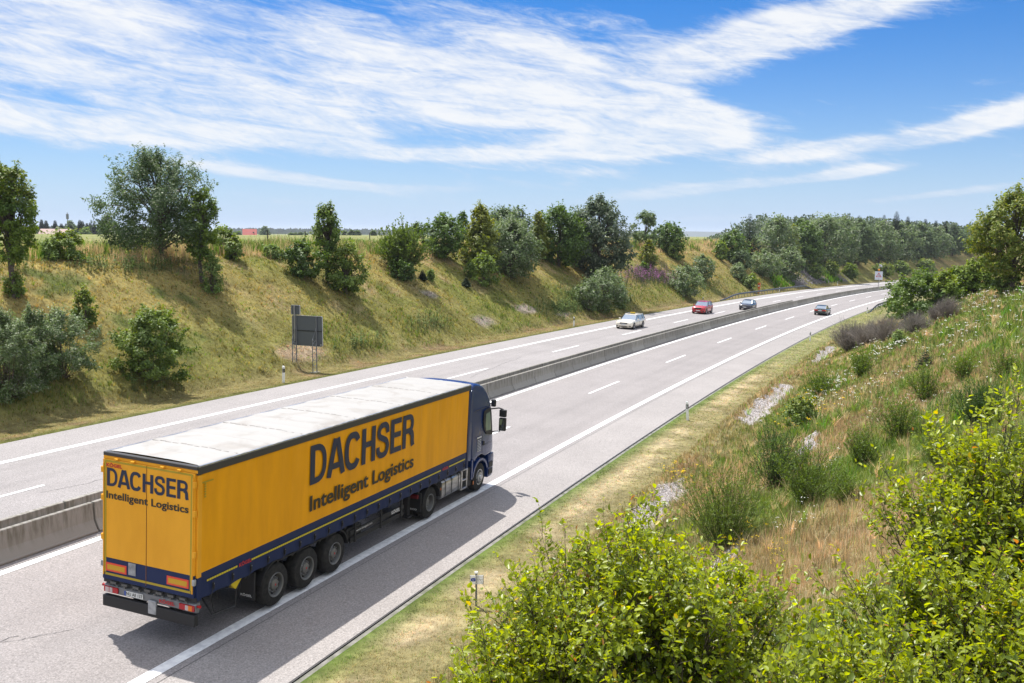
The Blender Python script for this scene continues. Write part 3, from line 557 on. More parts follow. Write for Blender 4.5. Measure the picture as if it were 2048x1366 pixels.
def profile(kind, t):
    if kind == 'cone': return np.clip((1 - t) ** 0.58 * np.clip(t * 6 + 0.35, 0, 1), 0, 1)
    if kind == 'col': return np.clip(np.sqrt(np.clip(1 - (2 * t - 1.0) ** 2 * 0.86, 0, 1)), 0.1, 1)
    if kind in ('willow',): return np.clip(np.sqrt(np.clip(1 - (1.75 * t - 0.72) ** 2 * 0.93, 0, 1)), 0.05, 1)
    if kind in ('big', 'round', 'silver', 'dark', 'limebig', 'sparse'): return np.clip(np.sqrt(np.clip(1 - (1.9 * t - 0.85) ** 2, 0, 1)), 0.08, 1)
    return np.clip(np.sqrt(np.clip(1 - (1.6 * t - 0.58) ** 2 * 0.95, 0, 1)), 0.1, 1)
def leafy_tree(root, kind, h, w, dist, seed, density=1.0):
    r = np.random.default_rng(seed); c0, c1 = [np.array(q) for q in PAL[kind]]
    base = dict(col=0.30, cone=0.08, willow=0.10, big=0.02, round=0.08, silver=0.03, dark=0.03, limebig=0.20, sparse=0.12).get(kind, 0.0)
    if kind == 'col' and seed % 3 == 1: base = 0.28
    if h < 4: base = 0.0
    ls = max(0.062, 0.0021 * dist)
    if kind in ('limebig', 'cherry'): ls = max(ls, 0.14)
    area = w * h * (1 - base) * 0.8; N = int(7.5 * density * area / (ls * ls * 0.5)); N = min(max(N, 900), 42000)
    nc = int(np.clip(60 + area * 5, 60, 240)) if kind != 'sparse' else 40
    # clumps of foliage through the volume, more of them towards the outside
    t = r.random(nc) ** (0.9 if kind != 'cone' else 1.3); ph = r.random(nc) * 2 * math.pi; q = r.random(nc) ** 0.42
    wob = 1 + 0.10 * np.sin(ph * 2 + seed) + 0.09 * np.sin(ph * 3 + t * 6 + seed * 2)
    R = profile(kind, t) * w / 2 * q * wob * (0.9 if kind != 'sparse' else 1.0)
    C = np.stack([R * np.cos(ph), R * np.sin(ph), h * (base + (1 - base) * (0.03 + t * 0.93))], 1)
    cr = (0.09 + 0.09 * r.random(nc)) * math.sqrt(w * h * (1 - base)) * (0.74 if kind != 'sparse' else 0.5) * (70 / nc) ** 0.25
    wt_ = cr ** 2; ci = r.choice(nc, N, p=wt_ / wt_.sum())
    g = r.normal(0, 1, (N, 3)); g = unit(g) * (r.random((N, 1)) ** 0.45); out = unit(C - np.array([0, 0, h * (base + 0.4 * (1 - base))]) + 1e-6)
    stretch = np.array([1, 1, 0.8]) if kind not in ('willow', 'silver', 'light') else np.array([0.95, 0.95, 1.05])
    P = C[ci] + g * cr[ci, None] * stretch
    # shoots: some leaves strung along twigs that stick out of the outline
    ns = int(nc * 1.6); si = r.choice(nc, ns); sdir = unit(out[si] + r.normal(0, 0.35, (ns, 3)) + np.array([0, 0, 0.55 if kind != 'cherry' else 0.1])); sl = cr[si] * (1.2 + 0.9 * r.random(ns))
    k = min(N // 5, ns * 26); kk = r.integers(0, ns, k); tt = r.random(k); P[:k] = C[si[kk]] + sdir[kk] * (sl[kk] * (0.4 + 0.75 * tt))[:, None] + r.normal(0, 1, (k, 3)) * (cr[si[kk]] * 0.16 * (1.1 - tt))[:, None]; ci[:k] = si[kk]
    P[:, 2] = np.maximum(P[:, 2], 0.03 * h * r.random(N) + 0.02)
    Nn = unit(unit(P - np.array([0, 0, h * (base + 0.35)])) * 0.7 + np.array([0, 0, 0.6]) + r.normal(0, 0.55, (N, 3)))
    D = unit(np.cross(Nn, r.normal(0, 1, (N, 3)))); D[:, 2] -= 0.25; D = unit(D)
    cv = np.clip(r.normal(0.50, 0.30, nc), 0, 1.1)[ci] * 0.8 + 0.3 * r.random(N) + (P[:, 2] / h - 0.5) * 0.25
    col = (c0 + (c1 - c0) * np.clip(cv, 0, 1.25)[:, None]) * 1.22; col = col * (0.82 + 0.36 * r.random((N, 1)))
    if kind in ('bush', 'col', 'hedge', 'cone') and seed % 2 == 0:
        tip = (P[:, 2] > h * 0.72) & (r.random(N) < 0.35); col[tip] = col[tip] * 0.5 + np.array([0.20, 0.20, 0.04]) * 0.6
    if kind == 'limebig':
        tip = r.random(N) < 0.30; col[tip] = np.array([0.25, 0.26, 0.07]) * (0.7 + 0.5 * r.random((tip.sum(), 1)))
    if kind in ('silver', 'big', 'willow'):
        sv_ = r.random(N) < (0.20 if kind == 'silver' else 0.10); col[sv_] = np.array([0.25, 0.28, 0.19]) * (0.75 + 0.4 * r.random((sv_.sum(), 1)))
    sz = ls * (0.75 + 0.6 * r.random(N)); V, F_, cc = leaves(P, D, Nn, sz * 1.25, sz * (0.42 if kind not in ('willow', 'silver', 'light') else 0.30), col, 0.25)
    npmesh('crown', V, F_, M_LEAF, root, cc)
    # trunk, limbs
    mb = MB(); tr = 0.018 * h + 0.02; top = Vector((0.03 * h * math.sin(seed), 0.03 * h * math.cos(seed * 2), h * 0.72)); lean = Vector((0.02 * h * math.sin(seed * 3), 0, 0))
    if base > 0.0 or h > 4:
        mb.tube([(0, 0, -0.15), (lean.x, 0, h * 0.22), (top.x * 0.5 + lean.x, top.y * 0.5, h * 0.48), top], [tr * 1.25, tr, tr * 0.62, tr * 0.2], 8)
    nb = min(nc, 46) if dist < 130 else min(nc, 16)
    for i in r.choice(nc, nb, replace=False):
        z0 = min(C[i, 2] * (0.35 + 0.35 * r.random()), h * 0.7) if (base > 0 or h > 4) else 0
        if h > 4: z0 = max(z0, base * h * 0.85)
        f = z0 / (h * 0.72); p0 = Vector((top.x * f + (r.random() - 0.5) * 0.1 * (z0 == 0), top.y * f, z0 - (0.05 if z0 == 0 else 0))); p2 = Vector(C[i]); p1 = (p0 + p2) / 2 + Vector((0, 0, 0.10 * h if z0 else 0.02)); p1.x = p1.x * 0.8 + p2.x * 0.2
        rr = tr * 0.42 if h > 4 else 0.02
        mb.tube([p0, p1, p2], [rr, rr * 0.6, rr * 0.2], 4, caps=False)
    mb.build('trunk' if h > 3.2 else 'stems', M_BARK, root, smooth=60)
def spruce(root, h, w, dist, seed):
    r = np.random.default_rng(seed); c0, c1 = [np.array(q) for q in PAL['spruce']]; lv = int(np.clip(h * 3.0, 14, 34)); P = []; D = []; cl = []
    for i in range(lv):
        t = (i + 0.3) / lv; z = h * (0.06 + 0.93 * t); L = w / 2 * 1.15 * (1 - t) ** 0.9 * (0.85 + 0.3 * r.random()) + 0.02 * h; nbr = 7 if h > 3 else 6
        for a in r.random() * 6 + np.arange(nbr) * 2 * math.pi / nbr + r.normal(0, 0.12, nbr):
            l = L * (0.75 + 0.4 * r.random()); m_ = max(5, int(12 * l / (w / 2)) + 2); u = (np.arange(m_) + 0.5) / m_
            bx = np.stack([np.cos(a) * u * l, np.sin(a) * u * l, z - 0.16 * l * np.sin(u * 2.2) + 0.10 * l * u ** 2 * 2], 1)
            for sd_ in (-1, 1, 0):
                P.append(bx); dv = np.array([math.cos(a + sd_ * 0.8), math.sin(a + sd_ * 0.8), -0.22 + 0.1 * r.random()]); D.append(np.tile(dv, (m_, 1))); cl.append(np.full(m_, 0.3 + 0.7 * r.random()))
    P = np.concatenate(P); D = unit(np.concatenate(D) + r.normal(0, 0.15, (len(P), 3))); cv = np.concatenate(cl); N = len(P)
    Nn = unit(np.array([0, 0, 1]) + r.normal(0, 0.35, (N, 3))); col = c0 + (c1 - c0) * (cv * r.random(N))[:, None]
    ls = max(0.06, 0.0016 * dist) * (0.30 + 0.85 * np.clip(1 - P[:, 2] / h, 0, 1) ** 0.7); V, F_, cc = leaves(P, D, Nn, ls * (0.8 + 0.5 * r.random(N)) * 1.5, ls * 0.30, col, -0.3)
    npmesh('crown', V, F_, M_LEAF, root, cc)
    MB().tube([(0, 0, -0.1), (0, 0, h * 0.5), (0, 0, h)], [0.014 * h + 0.01, 0.008 * h + 0.005, 0.002 * h], 6).build('trunk', M_BARK, root, smooth=60)
def stemmy(root, h, w, nst, leafn, lsz, c0, c1, seed, up=0.6, bark=(0.09, 0.085, 0.05), fork=3, wood=1.0, lname='foliage'):
    """shrub of many arching stems: broom, willow bush, dead shrubs"""
    r = np.random.default_rng(seed); m = 7; u = np.linspace(0, 1, m)
    def grow(p0, d0, L, n): # n stems
        d1 = unit(d0 + r.normal(0, 0.28, (n, 3)) + np.array([0, 0, up * 0.4])); pts = p0[:, None] + d0[:, None] * (u * (1 - 0.4 * u))[None, :, None] * L[:, None, None] + d1[:, None] * (0.4 * u ** 2)[None, :, None] * L[:, None, None]
        wv = r.normal(0, 0.018, (n, m, 3)).cumsum(1) * L[:, None, None]; wv -= wv[:, :1]; return pts + wv
    ph = r.random(nst) * 6.283; rad = r.random(nst) ** 0.7; d = unit(np.stack([np.cos(ph) * rad * w / 2, np.sin(ph) * rad * w / 2, h * (1 - 0.45 * rad ** 2) * (0.75 + 0.3 * r.random(nst))], 1))
    L = np.sqrt((rad * w / 2) ** 2 + (h * (1 - 0.45 * rad ** 2)) ** 2) * (0.8 + 0.25 * r.random(nst)); p0 = np.stack([np.cos(ph) * rad * w * 0.07, np.sin(ph) * rad * w * 0.07, np.full(nst, -0.03)], 1)
    st = grow(p0, d, L, nst); allp = [st]; rads = [np.tile(np.linspace(1, 0.3, m), (nst, 1)) * 0.0055 * wood * (0.6 + h / 2.5)]
    idx = np.repeat(np.arange(nst), fork); n2 = len(idx); k0 = r.integers(1, m - 1, n2); pb = st[idx, k0]; tdir = unit(st[idx, np.minimum(k0 + 1, m - 1)] - pb)
    br = grow(pb, unit(tdir + r.normal(0, 0.42, (n2, 3))), L[idx] * (0.22 + 0.3 * r.random(n2)), n2); allp.append(br); rads.append(np.tile(np.linspace(1, 0.35, m), (n2, 1)) * 0.0028 * wood * (0.6 + h / 2.5))
    A = np.concatenate(allp); RR = np.concatenate(rads); bc = np.array(bark) * (0.7 + 0.6 * r.random((len(A), 1)))
    V, F_, cc = ribbons(A, RR, bc); npmesh('stems', V, F_, M_DRY, root, cc)
    if leafn:
        N = leafn; si = r.integers(0, len(A), N); tt = (0.12 + 0.88 * r.random(N) ** 0.8) * (m - 1.001); k = tt.astype(int); f = (tt - k)[:, None]
        P = A[si, k] * (1 - f) + A[si, k + 1] * f + r.normal(0, 0.008, (N, 3)); tg = unit(A[si, k + 1] - A[si, k]); D = unit(tg * 0.8 + r.normal(0, 0.6, (N, 3))); Nn = unit(r.normal(0, 0.7, (N, 3)) + np.array([0, 0, 0.8]))
        cv = np.clip(r.random(N) * 0.6 + 0.4 * P[:, 2] / h, 0, 1); col = np.array(c0) + (np.array(c1) - np.array(c0)) * cv[:, None]
        sz = lsz * (0.7 + 0.6 * r.random(N)); V, F_, cc = leaves(P, D, Nn, sz * 1.4, sz * 0.36, col, 0.2); npmesh(lname, V, F_, M_LEAF, root, cc)
CATS = {'shrub': 'shrub', 'dead_shrub': 'dead shrub', 'broom_shrub': 'shrub', 'sapling': 'sapling', 'spruce_sapling': 'sapling', 'pine_sapling': 'sapling', 'poplar_sapling': 'sapling'}
def plant(i, k, x, y, h, w, dist, nm, lb, z=None):
    z = float(ground(x, y)) if z is None else z
    o = empty(nm, (x, y, z - 0.03), 0, lb, CATS.get(nm, 'bush' if 'bush' in nm else 'tree'))
    sd_ = 100 + i * 7
    if k == 'spruce': spruce(o, h, w, dist, sd_)
    elif k == 'dead': stemmy(o, h * 1.05, w * 1.05, 200, 0, 0, None, None, sd_, 0.5, (0.27, 0.24, 0.215), 6, 2.3 * max(1, dist / 70))
    elif k == 'broom': n = int(np.clip(9000 * (h * w / 4) / max(0.4, (dist / 24) ** 1.2), 2500, 24000)); stemmy(o, h, w, int(60 + 22 * w), n, max(0.022, 0.00125 * dist), (0.075, 0.125, 0.02), (0.18, 0.26, 0.055), sd_, 0.7, (0.08, 0.10, 0.035), 4)
    elif k == 'broomd': stemmy(o, h, w, 90, 8500, 0.030, (0.035, 0.07, 0.018), (0.085, 0.15, 0.035), sd_, 0.9, (0.05, 0.06, 0.03), 5)
    elif k == 'broomtree': stemmy(o, h, w, 110, 15000, 0.14, (0.075, 0.125, 0.028), (0.15, 0.21, 0.05), sd_, 0.9, (0.10, 0.09, 0.05), 5, 2.4)
    else: leafy_tree(o, k, h, w, dist, sd_, 0.5 if k == 'sparse' else 1.0)
    return o
for i, v in enumerate(VEG):
    v = list(v)
    if v[3] > 3.6 and 90 < v[5] < 175 and v[0] != 'sparse': v[4] *= 1.22
    if v[5] > 195 and v[0] not in ('spruce', 'bush'): v[4] *= 1.35
    if v[0] in ('bush', 'dark', 'silver') and v[5] < 160: v[3] *= 1.06; v[4] *= 1.08
    plant(i, *v)
# ---- big young-leaved bushes right below the camera
def bright_bush(x, y, z, h, w, nst, seed, label, ltop=0.044, dens=1.3):
    o = empty('hornbeam_bush' if False else 'leafy_bush', (x, y, z), 0, label, 'bush'); r = np.random.default_rng(seed)
    m = 9; u = np.linspace(0, 1, m); ph = r.random(nst) * 6.283; rad = r.random(nst) ** 0.6
    tipx = np.cos(ph) * rad * w / 2; tipy = np.sin(ph) * rad * w / 2; tipz = h * (1 - 0.30 * rad ** 2.5) * (0.86 + 0.16 * r.random(nst))
    p0 = np.stack([np.cos(ph) * rad * w * 0.12, np.sin(ph) * rad * w * 0.12, np.full(nst, -0.1)], 1); tip = np.stack([tipx, tipy, tipz], 1); mid = p0 * 0.5 + tip * 0.5 + np.array([0, 0, 0.12 * h]) - 0.12 * np.stack([tipx, tipy, 0 * tipx], 1)
    st = p0[:, None] * ((1 - u) ** 2)[None, :, None] + mid[:, None] * (2 * u * (1 - u))[None, :, None] + tip[:, None] * (u ** 2)[None, :, None]
    wv = r.normal(0, 0.018, (nst, m, 3)).cumsum(1); wv -= wv[:, :1]; st = st + wv
    def side(par, n, l0, l1, kmin):
        idx = r.integers(0, len(par), n); k0 = r.integers(kmin, m - 1, n); pb = par[idx, k0]; tg = unit(par[idx, k0 + 1] - par[idx, k0]); d = unit(tg * 0.7 + r.normal(0, 0.6, (n, 3)) + np.array([0, 0, 0.45])); L = l0 + (l1 - l0) * r.random(n)
        q = pb[:, None] + d[:, None] * u[None, :, None] * L[:, None, None] + np.array([0, 0, 1]) * (0.12 * u ** 2)[None, :, None] * L[:, None, None]; wv = r.normal(0, 0.006, (n, m, 3)).cumsum(1); return q + wv - wv[:, :1]
    b1 = side(st, int(nst * 5), 0.35, 0.8, 3); b2 = side(np.concatenate([st, b1]), int(nst * 36 * dens), 0.14, 0.36, 3)
    for A, r0 in ((st, 0.014), (b1, 0.006), (b2, 0.0026)):
        pass
    A = np.concatenate([st, b1, b2]); RR = np.concatenate([np.tile(np.linspace(1, 0.25, m), (len(q), 1)) * r0 for q, r0 in ((st, 0.016), (b1, 0.0065), (b2, 0.003))])
    bc = np.array([0.10, 0.085, 0.065]) * (0.6 + 0.7 * r.random((len(A), 1))); V, F_, cc = ribbons(A, RR, bc); npmesh('branches', V, F_, M_DRY, o, cc)
    # leaves alternate along the twigs, a rosette of pale new ones at every tip
    per = 9; n2 = len(b2); tt = np.tile(np.linspace(0.25, 1.0, per), n2) + r.normal(0, 0.03, n2 * per); tt = np.clip(tt, 0.1, 1) * (m - 1.001); si = np.repeat(np.arange(n2), per); k = tt.astype(int); f = (tt - k)[:, None]
    P = b2[si, k] * (1 - f) + b2[si, k + 1] * f; tg = unit(b2[si, k + 1] - b2[si, k]); N = len(P); a_ = unit(np.cross(tg, r.normal(0, 1, (N, 3)))); last = np.tile(np.arange(per) >= per - 3, n2)
    D = unit(tg * np.where(last, 0.9, 0.35)[:, None] + a_ + np.array([0, 0, 0.12])); Nn = unit(np.cross(D, np.cross(np.array([0.0, 0.0, 1.0]) + r.normal(0, 0.5, (N, 3)), D)))
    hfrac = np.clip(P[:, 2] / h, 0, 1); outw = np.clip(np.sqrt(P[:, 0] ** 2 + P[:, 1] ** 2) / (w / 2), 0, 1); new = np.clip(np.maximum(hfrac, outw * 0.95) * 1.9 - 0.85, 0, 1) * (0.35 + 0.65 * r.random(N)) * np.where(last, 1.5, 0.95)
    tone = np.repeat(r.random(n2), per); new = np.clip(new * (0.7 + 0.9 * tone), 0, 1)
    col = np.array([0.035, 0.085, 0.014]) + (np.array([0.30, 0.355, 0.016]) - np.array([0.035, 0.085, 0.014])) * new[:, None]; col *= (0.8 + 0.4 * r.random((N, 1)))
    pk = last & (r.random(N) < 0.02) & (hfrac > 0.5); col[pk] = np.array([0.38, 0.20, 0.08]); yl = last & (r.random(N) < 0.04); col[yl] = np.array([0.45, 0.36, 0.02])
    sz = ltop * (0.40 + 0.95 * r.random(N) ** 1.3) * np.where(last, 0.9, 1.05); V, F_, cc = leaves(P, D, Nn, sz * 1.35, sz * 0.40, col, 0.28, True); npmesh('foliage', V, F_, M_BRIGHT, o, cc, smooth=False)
    return o
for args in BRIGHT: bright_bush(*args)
FARVEG = [
('spruce', -280.6, 560.0, 11.6, 3.0, 560, 'spruce_tree', 'distant spruce left of the barn, first of the pair', -5.2),
('spruce', -278.9, 562.0, 11.05, 3.31, 562, 'spruce_tree', 'distant spruce behind the barn, second of the pair', -5.2),
('spruce', -262.8, 540.0, 10.66, 3.18, 540, 'spruce_tree', 'distant spruce standing under the antenna mast', -5),
('spruce', -249.7, 520.0, 8.81, 3.34, 520, 'spruce_tree', 'distant spruce just right of the antenna mast', -5),
('round', -244.4, 520.0, 9.69, 6.12, 520, 'tree', 'distant round deciduous tree between the spruces', -5),
('spruce', -265.9, 560.0, 9.13, 2.4, 560, 'spruce_tree', 'narrow distant spruce touching the round deciduous tree', -5),
('spruce', -234.8, 510.0, 10.73, 3.55, 510, 'spruce_tree', 'tallest distant spruce right of the round deciduous tree', -5),
('spruce', -235.7, 515.0, 10.25, 3.03, 515, 'spruce_tree', 'distant spruce close beside the tallest one', -5),
('spruce', -235.5, 520.0, 9.2, 2.51, 520, 'spruce_tree', 'small distant spruce left of the fence post', -5),
('spruce', -233.6, 520.0, 9.5, 2.51, 520, 'spruce_tree', 'small distant spruce nearest the fence post', -5),
('spruce', -222.7, 500.0, 9.34, 2.68, 500, 'spruce_tree', 'distant spruce right behind the fence post', -5),
('light', -182.0, 400.0, 4.87, 5.14, 400, 'shrub', 'distant pale green bush in front of the spruces', -4),
('round', -202.8, 470.0, 12.66, 9.06, 470, 'tree', 'large distant deciduous tree partly hidden by the big grey-green willow', -5),
('dark', -199.3, 470.0, 8.91, 6.04, 470, 'tree', 'distant dark tree seen through the edge of the big willow', -5),
('dark', -304.9, 600.0, 8.15, 5.14, 600, 'tree', 'distant small tree at the left end of the row', -5.5),
('round', -200.6, 760.0, 10.25, 9.77, 760, 'tree', 'distant round tree just right of the farmhouse', -7),
('dark', -222.2, 760.0, 6.41, 5.29, 760, 'tree', 'small distant tree just left of the farmhouse', -7),
('round', -89.4, 520.0, 5.94, 3.62, 520, 'tree', 'small distant round tree right of the slim tree, first of the row', -5),
('round', -96.6, 540.0, 5.37, 3.18, 540, 'tree', 'small distant tree half hidden by the slim tree', -5),
('round', -85.7, 520.0, 5.69, 2.78, 520, 'tree', 'small distant tree, second of the row right of the slim tree', -5),
('round', -146.4, 620.0, 4.81, 2.32, 620, 'tree', 'very small distant orchard tree, leftmost of its row', -6),
('round', -143.4, 620.0, 4.83, 2.32, 620, 'tree', 'very small distant orchard tree, second of its row', -6),
('round', -140.1, 620.0, 5.19, 2.32, 620, 'tree', 'very small distant orchard tree, third of its row', -6),
('round', -136.8, 620.0, 5.22, 1.99, 620, 'tree', 'very small distant orchard tree, nearest the slim tree', -6),
('round', -62.3, 420.0, 4.84, 1.8, 420, 'tree', 'small distant tree left of the feathery willow bush', -4),
('dark', -20.6, 200.0, 3.97, 3.64, 200, 'tree', 'thin grey tree showing behind the crest left of the dark round tree', -2),
('dark', -8.0, 150.0, 5.27, 2.09, 150, 'pine_tree', 'dark flat-topped pine branches behind the middle tree group', -1.8),
('dark', -24.3, 140.0, 0.7, 3.75, 140, 'shrub', 'low bush in the tall grass right of the slim tree', -1.8),
('spruce', 121.2, 330.0, 10.53, 3.18, 330, 'spruce_tree', 'spruce rising behind the silver willows, leftmost of the row', -3),
('spruce', 133.2, 350.0, 10.08, 2.62, 350, 'spruce_tree', 'second spruce from the left behind the silver willows', -3),
('spruce', 135.9, 345.0, 11.13, 2.96, 345, 'spruce_tree', 'third spruce from the left behind the silver willows', -3),
('spruce', 134.3, 330.0, 12.05, 4.24, 330, 'spruce_tree', 'tallest spruce behind the silver willows', -3),
('spruce', 146.7, 350.0, 10.76, 3.37, 350, 'spruce_tree', 'spruce just right of the tallest one behind the willows', -3),
('spruce', 166.4, 380.0, 10.46, 3.87, 380, 'spruce_tree', 'broad spruce third from the right behind the willows', -3),
('spruce', 175.2, 390.0, 10.07, 3.34, 390, 'spruce_tree', 'second spruce from the right behind the willows', -3),
('spruce', 183.5, 400.0, 9.85, 3.21, 400, 'spruce_tree', 'rightmost spruce behind the willows', -3),
('spruce', 74.8, 250.0, 7.63, 1.87, 250, 'spruce_tree', 'thin spruce top between the first silver willows', -3),
('dark', 74.6, 245.0, 6.78, 3.15, 245, 'tree', 'dark tree top behind the narrow yellowish tree', -2.5),
('spruce', 198.1, 420.0, 8.89, 4.05, 420, 'spruce_tree', 'small spruce at the right end behind the wood', -3),
('spruce', 162.4, 380.0, 9.61, 2.44, 380, 'spruce_tree', 'small spruce between two larger ones behind the willows', -3),
]
for i, v in enumerate(FARVEG): plant(300 + i, *v)
# ---------------------------------------------------------------- concrete barrier, element by element
M_BAR = mat('weathered_concrete', (0.26, 0.25, 0.23), 0.9, spec=0.2)
nt, b = mnodes(M_BAR); L = nt.links; t = nt.nodes.new('ShaderNodeTexCoord'); oi = nt.nodes.new('ShaderNodeObjectInfo')
va = nt.nodes.new('ShaderNodeVectorMath'); va.operation = 'ADD'; L.new(t.outputs['Object'], va.inputs[0]); cx = nt.nodes.new('ShaderNodeCombineXYZ'); mm_ = nt.nodes.new('ShaderNodeMath'); mm_.operation = 'MULTIPLY'; mm_.inputs[1].default_value = 50; L.new(oi.outputs['Random'], mm_.inputs[0]); L.new(mm_.outputs[0], cx.inputs[0]); L.new(cx.outputs[0], va.inputs[1])
mp = nt.nodes.new('ShaderNodeMapping'); mp.inputs['Scale'].default_value = (5, 1.5, 0.7); L.new(va.outputs[0], mp.inputs[0]); n1 = nt.nodes.new('ShaderNodeTexNoise'); n1.inputs['Scale'].default_value = 1.6; n1.inputs['Detail'].default_value = 5; n1.inputs['Roughness'].default_value = 0.65; L.new(mp.outputs[0], n1.inputs[0])
sx = nt.nodes.new('ShaderNodeSeparateXYZ'); L.new(t.outputs['Object'], sx.inputs[0]); hz = nt.nodes.new('ShaderNodeMapRange'); hz.inputs[1].default_value = 0.15; hz.inputs[2].default_value = 0.6; hz.inputs[3].default_value = 0.0; hz.inputs[4].default_value = 1.0; L.new(sx.outputs[2], hz.inputs[0])
r1 = nt.nodes.new('ShaderNodeMapRange'); r1.inputs[1].default_value = 0.42; r1.inputs[2].default_value = 0.62; L.new(n1.outputs['Fac'], r1.inputs[0]); ml = nt.nodes.new('ShaderNodeMath'); ml.operation = 'MULTIPLY'; L.new(r1.outputs[0], ml.inputs[0]); L.new(hz.outputs[0], ml.inputs[1])
x1 = nt.nodes.new('ShaderNodeMix'); x1.data_type = 'RGBA'; x1.inputs[6].default_value = (0.31, 0.295, 0.27, 1); x1.inputs[7].default_value = (0.18, 0.168, 0.14, 1); L.new(ml.outputs[0], x1.inputs[0])
x2 = nt.nodes.new('ShaderNodeMix'); x2.data_type = 'RGBA'; x2.blend_type = 'MULTIPLY'; x2.inputs[0].default_value = 1; L.new(x1.outputs[2], x2.inputs[6]); rv = nt.nodes.new('ShaderNodeMapRange'); rv.inputs[3].default_value = 0.82; rv.inputs[4].default_value = 1.1; L.new(oi.outputs['Random'], rv.inputs[0]); c3 = nt.nodes.new('ShaderNodeCombineColor'); [L.new(rv.outputs[0], c3.inputs[k]) for k in range(3)]; L.new(c3.outputs[0], x2.inputs[7]); L.new(x2.outputs[2], b.inputs['Base Color'])
def frame_at(s, n, dz=0.0, flat=False):
    """4x4 with x along the road, y to the left, z up from the road surface"""
    h = float(np.interp(s, _S, _h)); x, y = at(s, n); z = float(zc(s)) - BANK * n + dz
    g = 0 if flat else float(zc(s + 1) - zc(s - 1)) / 2; bk = 0 if flat else BANK
    X = Vector((math.sin(h), math.cos(h), g)).normalized(); Yl = Vector((-math.cos(h), math.sin(h), bk)); Yl = (Yl - X * X.dot(Yl)).normalized(); Z = X.cross(Yl)
    return Matrix(((X.x, Yl.x, Z.x, x), (X.y, Yl.y, Z.y, y), (X.z, Yl.z, Z.z, z), (0, 0, 0, 1)))
def barrier(L_=3.42):
    sec = [(0.30, 0.0), (0.30, 0.06), (0.26, 0.085), (0.115, 0.35), (0.07, 0.85), (-0.07, 0.85), (-0.115, 0.35), (-0.26, 0.085), (-0.30, 0.06), (-0.30, 0.0)]
    n = len(sec); vs = [(x, a, z) for x in (-L_ / 2, L_ / 2) for a, z in sec]; m = MB(); m.add(vs, [tuple(range(n)), tuple(range(2 * n - 1, n - 1, -1))] + [(i, (i + 1) % n, (i + 1) % n + n, i + n) for i in range(n)])
    return m.build('barrier_element', M_BAR, bevel=0.014, seg=1)
b0_ = barrier(); first = True
for k in range(-5, 83):
    s_ = 5.98 - 1.74 + 3.48 * k
    o = b0_ if first else b0_.copy()
    if not first: COL.objects.link(o)
    first = False; o.matrix_world = frame_at(s_, -0.62, 0.004)
    tag(o, 'grey concrete barrier element in the front row, beside the carriageway of the yellow truck', 'barrier', 'barrier elements of the front row')
for k in range(-5, 40):
    s_ = 5.6 - 1.74 + 3.48 * k; o = b0_.copy(); COL.objects.link(o); o.matrix_world = frame_at(s_, -1.32, 0.004)
    tag(o, 'grey concrete barrier element in the rear row, showing as a strip behind the front row', 'barrier', 'barrier elements of the rear row')
# ---------------------------------------------------------------- delineator posts
M_POSTW = mat('white_plastic', (0.82, 0.82, 0.80), 0.45)
_nt = M_POSTW.node_tree; _tr = _nt.nodes.new('ShaderNodeBsdfTranslucent'); _tr.inputs[0].default_value = (0.85, 0.86, 0.85, 1); _mx = _nt.nodes.new('ShaderNodeMixShader'); _mx.inputs[0].default_value = 0.45
_nt.links.new(_nt.nodes['Principled BSDF'].outputs[0], _mx.inputs[1]); _nt.links.new(_tr.outputs[0], _mx.inputs[2]); _nt.links.new(_mx.outputs[0], _nt.nodes['Material Output'].inputs[0]); M_BLACK = mat('black_plastic', (0.02, 0.02, 0.022), 0.5); M_REFL = mat('reflector', (0.7, 0.72, 0.75), 0.2, 0.4)
def delineator(M, lean, label, side, grp):
    o = empty('delineator_post', (0, 0, 0), 0, label, 'roadside post', grp); o.matrix_world = M @ Matrix.Rotation(lean, 4, 'X')
    sec = [(-0.06, 0.065), (0.06, 0.055), (0.06, -0.055), (-0.06, -0.065)]
    def seg(z0, z1, g, nm, m, top=False):
        s2 = [(x * g, y * g) for x, y in sec]; vs = [(x, y, z0) for x, y in s2] + [(x, y, z1 + (0.05 if top and y > 0 else 0) * 1) for x, y in s2]
        MB().add(vs, [(3, 2, 1, 0), (4, 5, 6, 7), (0, 1, 5, 4), (1, 2, 6, 5), (2, 3, 7, 6), (3, 0, 4, 7)]).build(nm, m, o, bevel=0.008, seg=1)
    seg(-0.1, 0.62, 1.0, 'post', M_POSTW); seg(0.622, 0.848, 1.04, 'black_band', M_BLACK); seg(0.85, 0.97, 1.0, 'post_top', M_POSTW, True)
    MB().box((-0.068, 0, 0.735), (0.012, 0.045, 0.17)).build('reflector', M_REFL, o)
def gm(s, n): M = frame_at(s, n, 0, True); M[2][3] = float(gsn(s, n)); return M
RP = ['white delineator post with black band nearest the truck on the grass verge', 'white delineator post halfway along the right verge, above the gravel strip', 'white delineator post at the start of the right guard rail']
for i, lb in enumerate(RP): delineator(gm(34.6 + 50.7 * i, 10.75), [-0.06, 0.0, 0.02][i], lb, 1, 'delineator posts on the right verge')
LP = ['white delineator post left of the grey sign seen from behind', 'white delineator post between the grey sign and the white taxi', 'white delineator post just behind the red car', 'white delineator post behind the guard rail near the orange telephone', 'white delineator post below the stony slope, beyond the guard rail', 'white delineator post just right of the warning sign', 'farthest white delineator post of the left verge']
for i, lb in enumerate(LP): delineator(gm([31.2, 79.2, 130, 182, 236, 285, 335][i], -12.55 if i < 3 else -12.9), [0.03, 0.0, 0.01, 0, 0, 0, 0][i], lb, -1, 'delineator posts on the left verge')
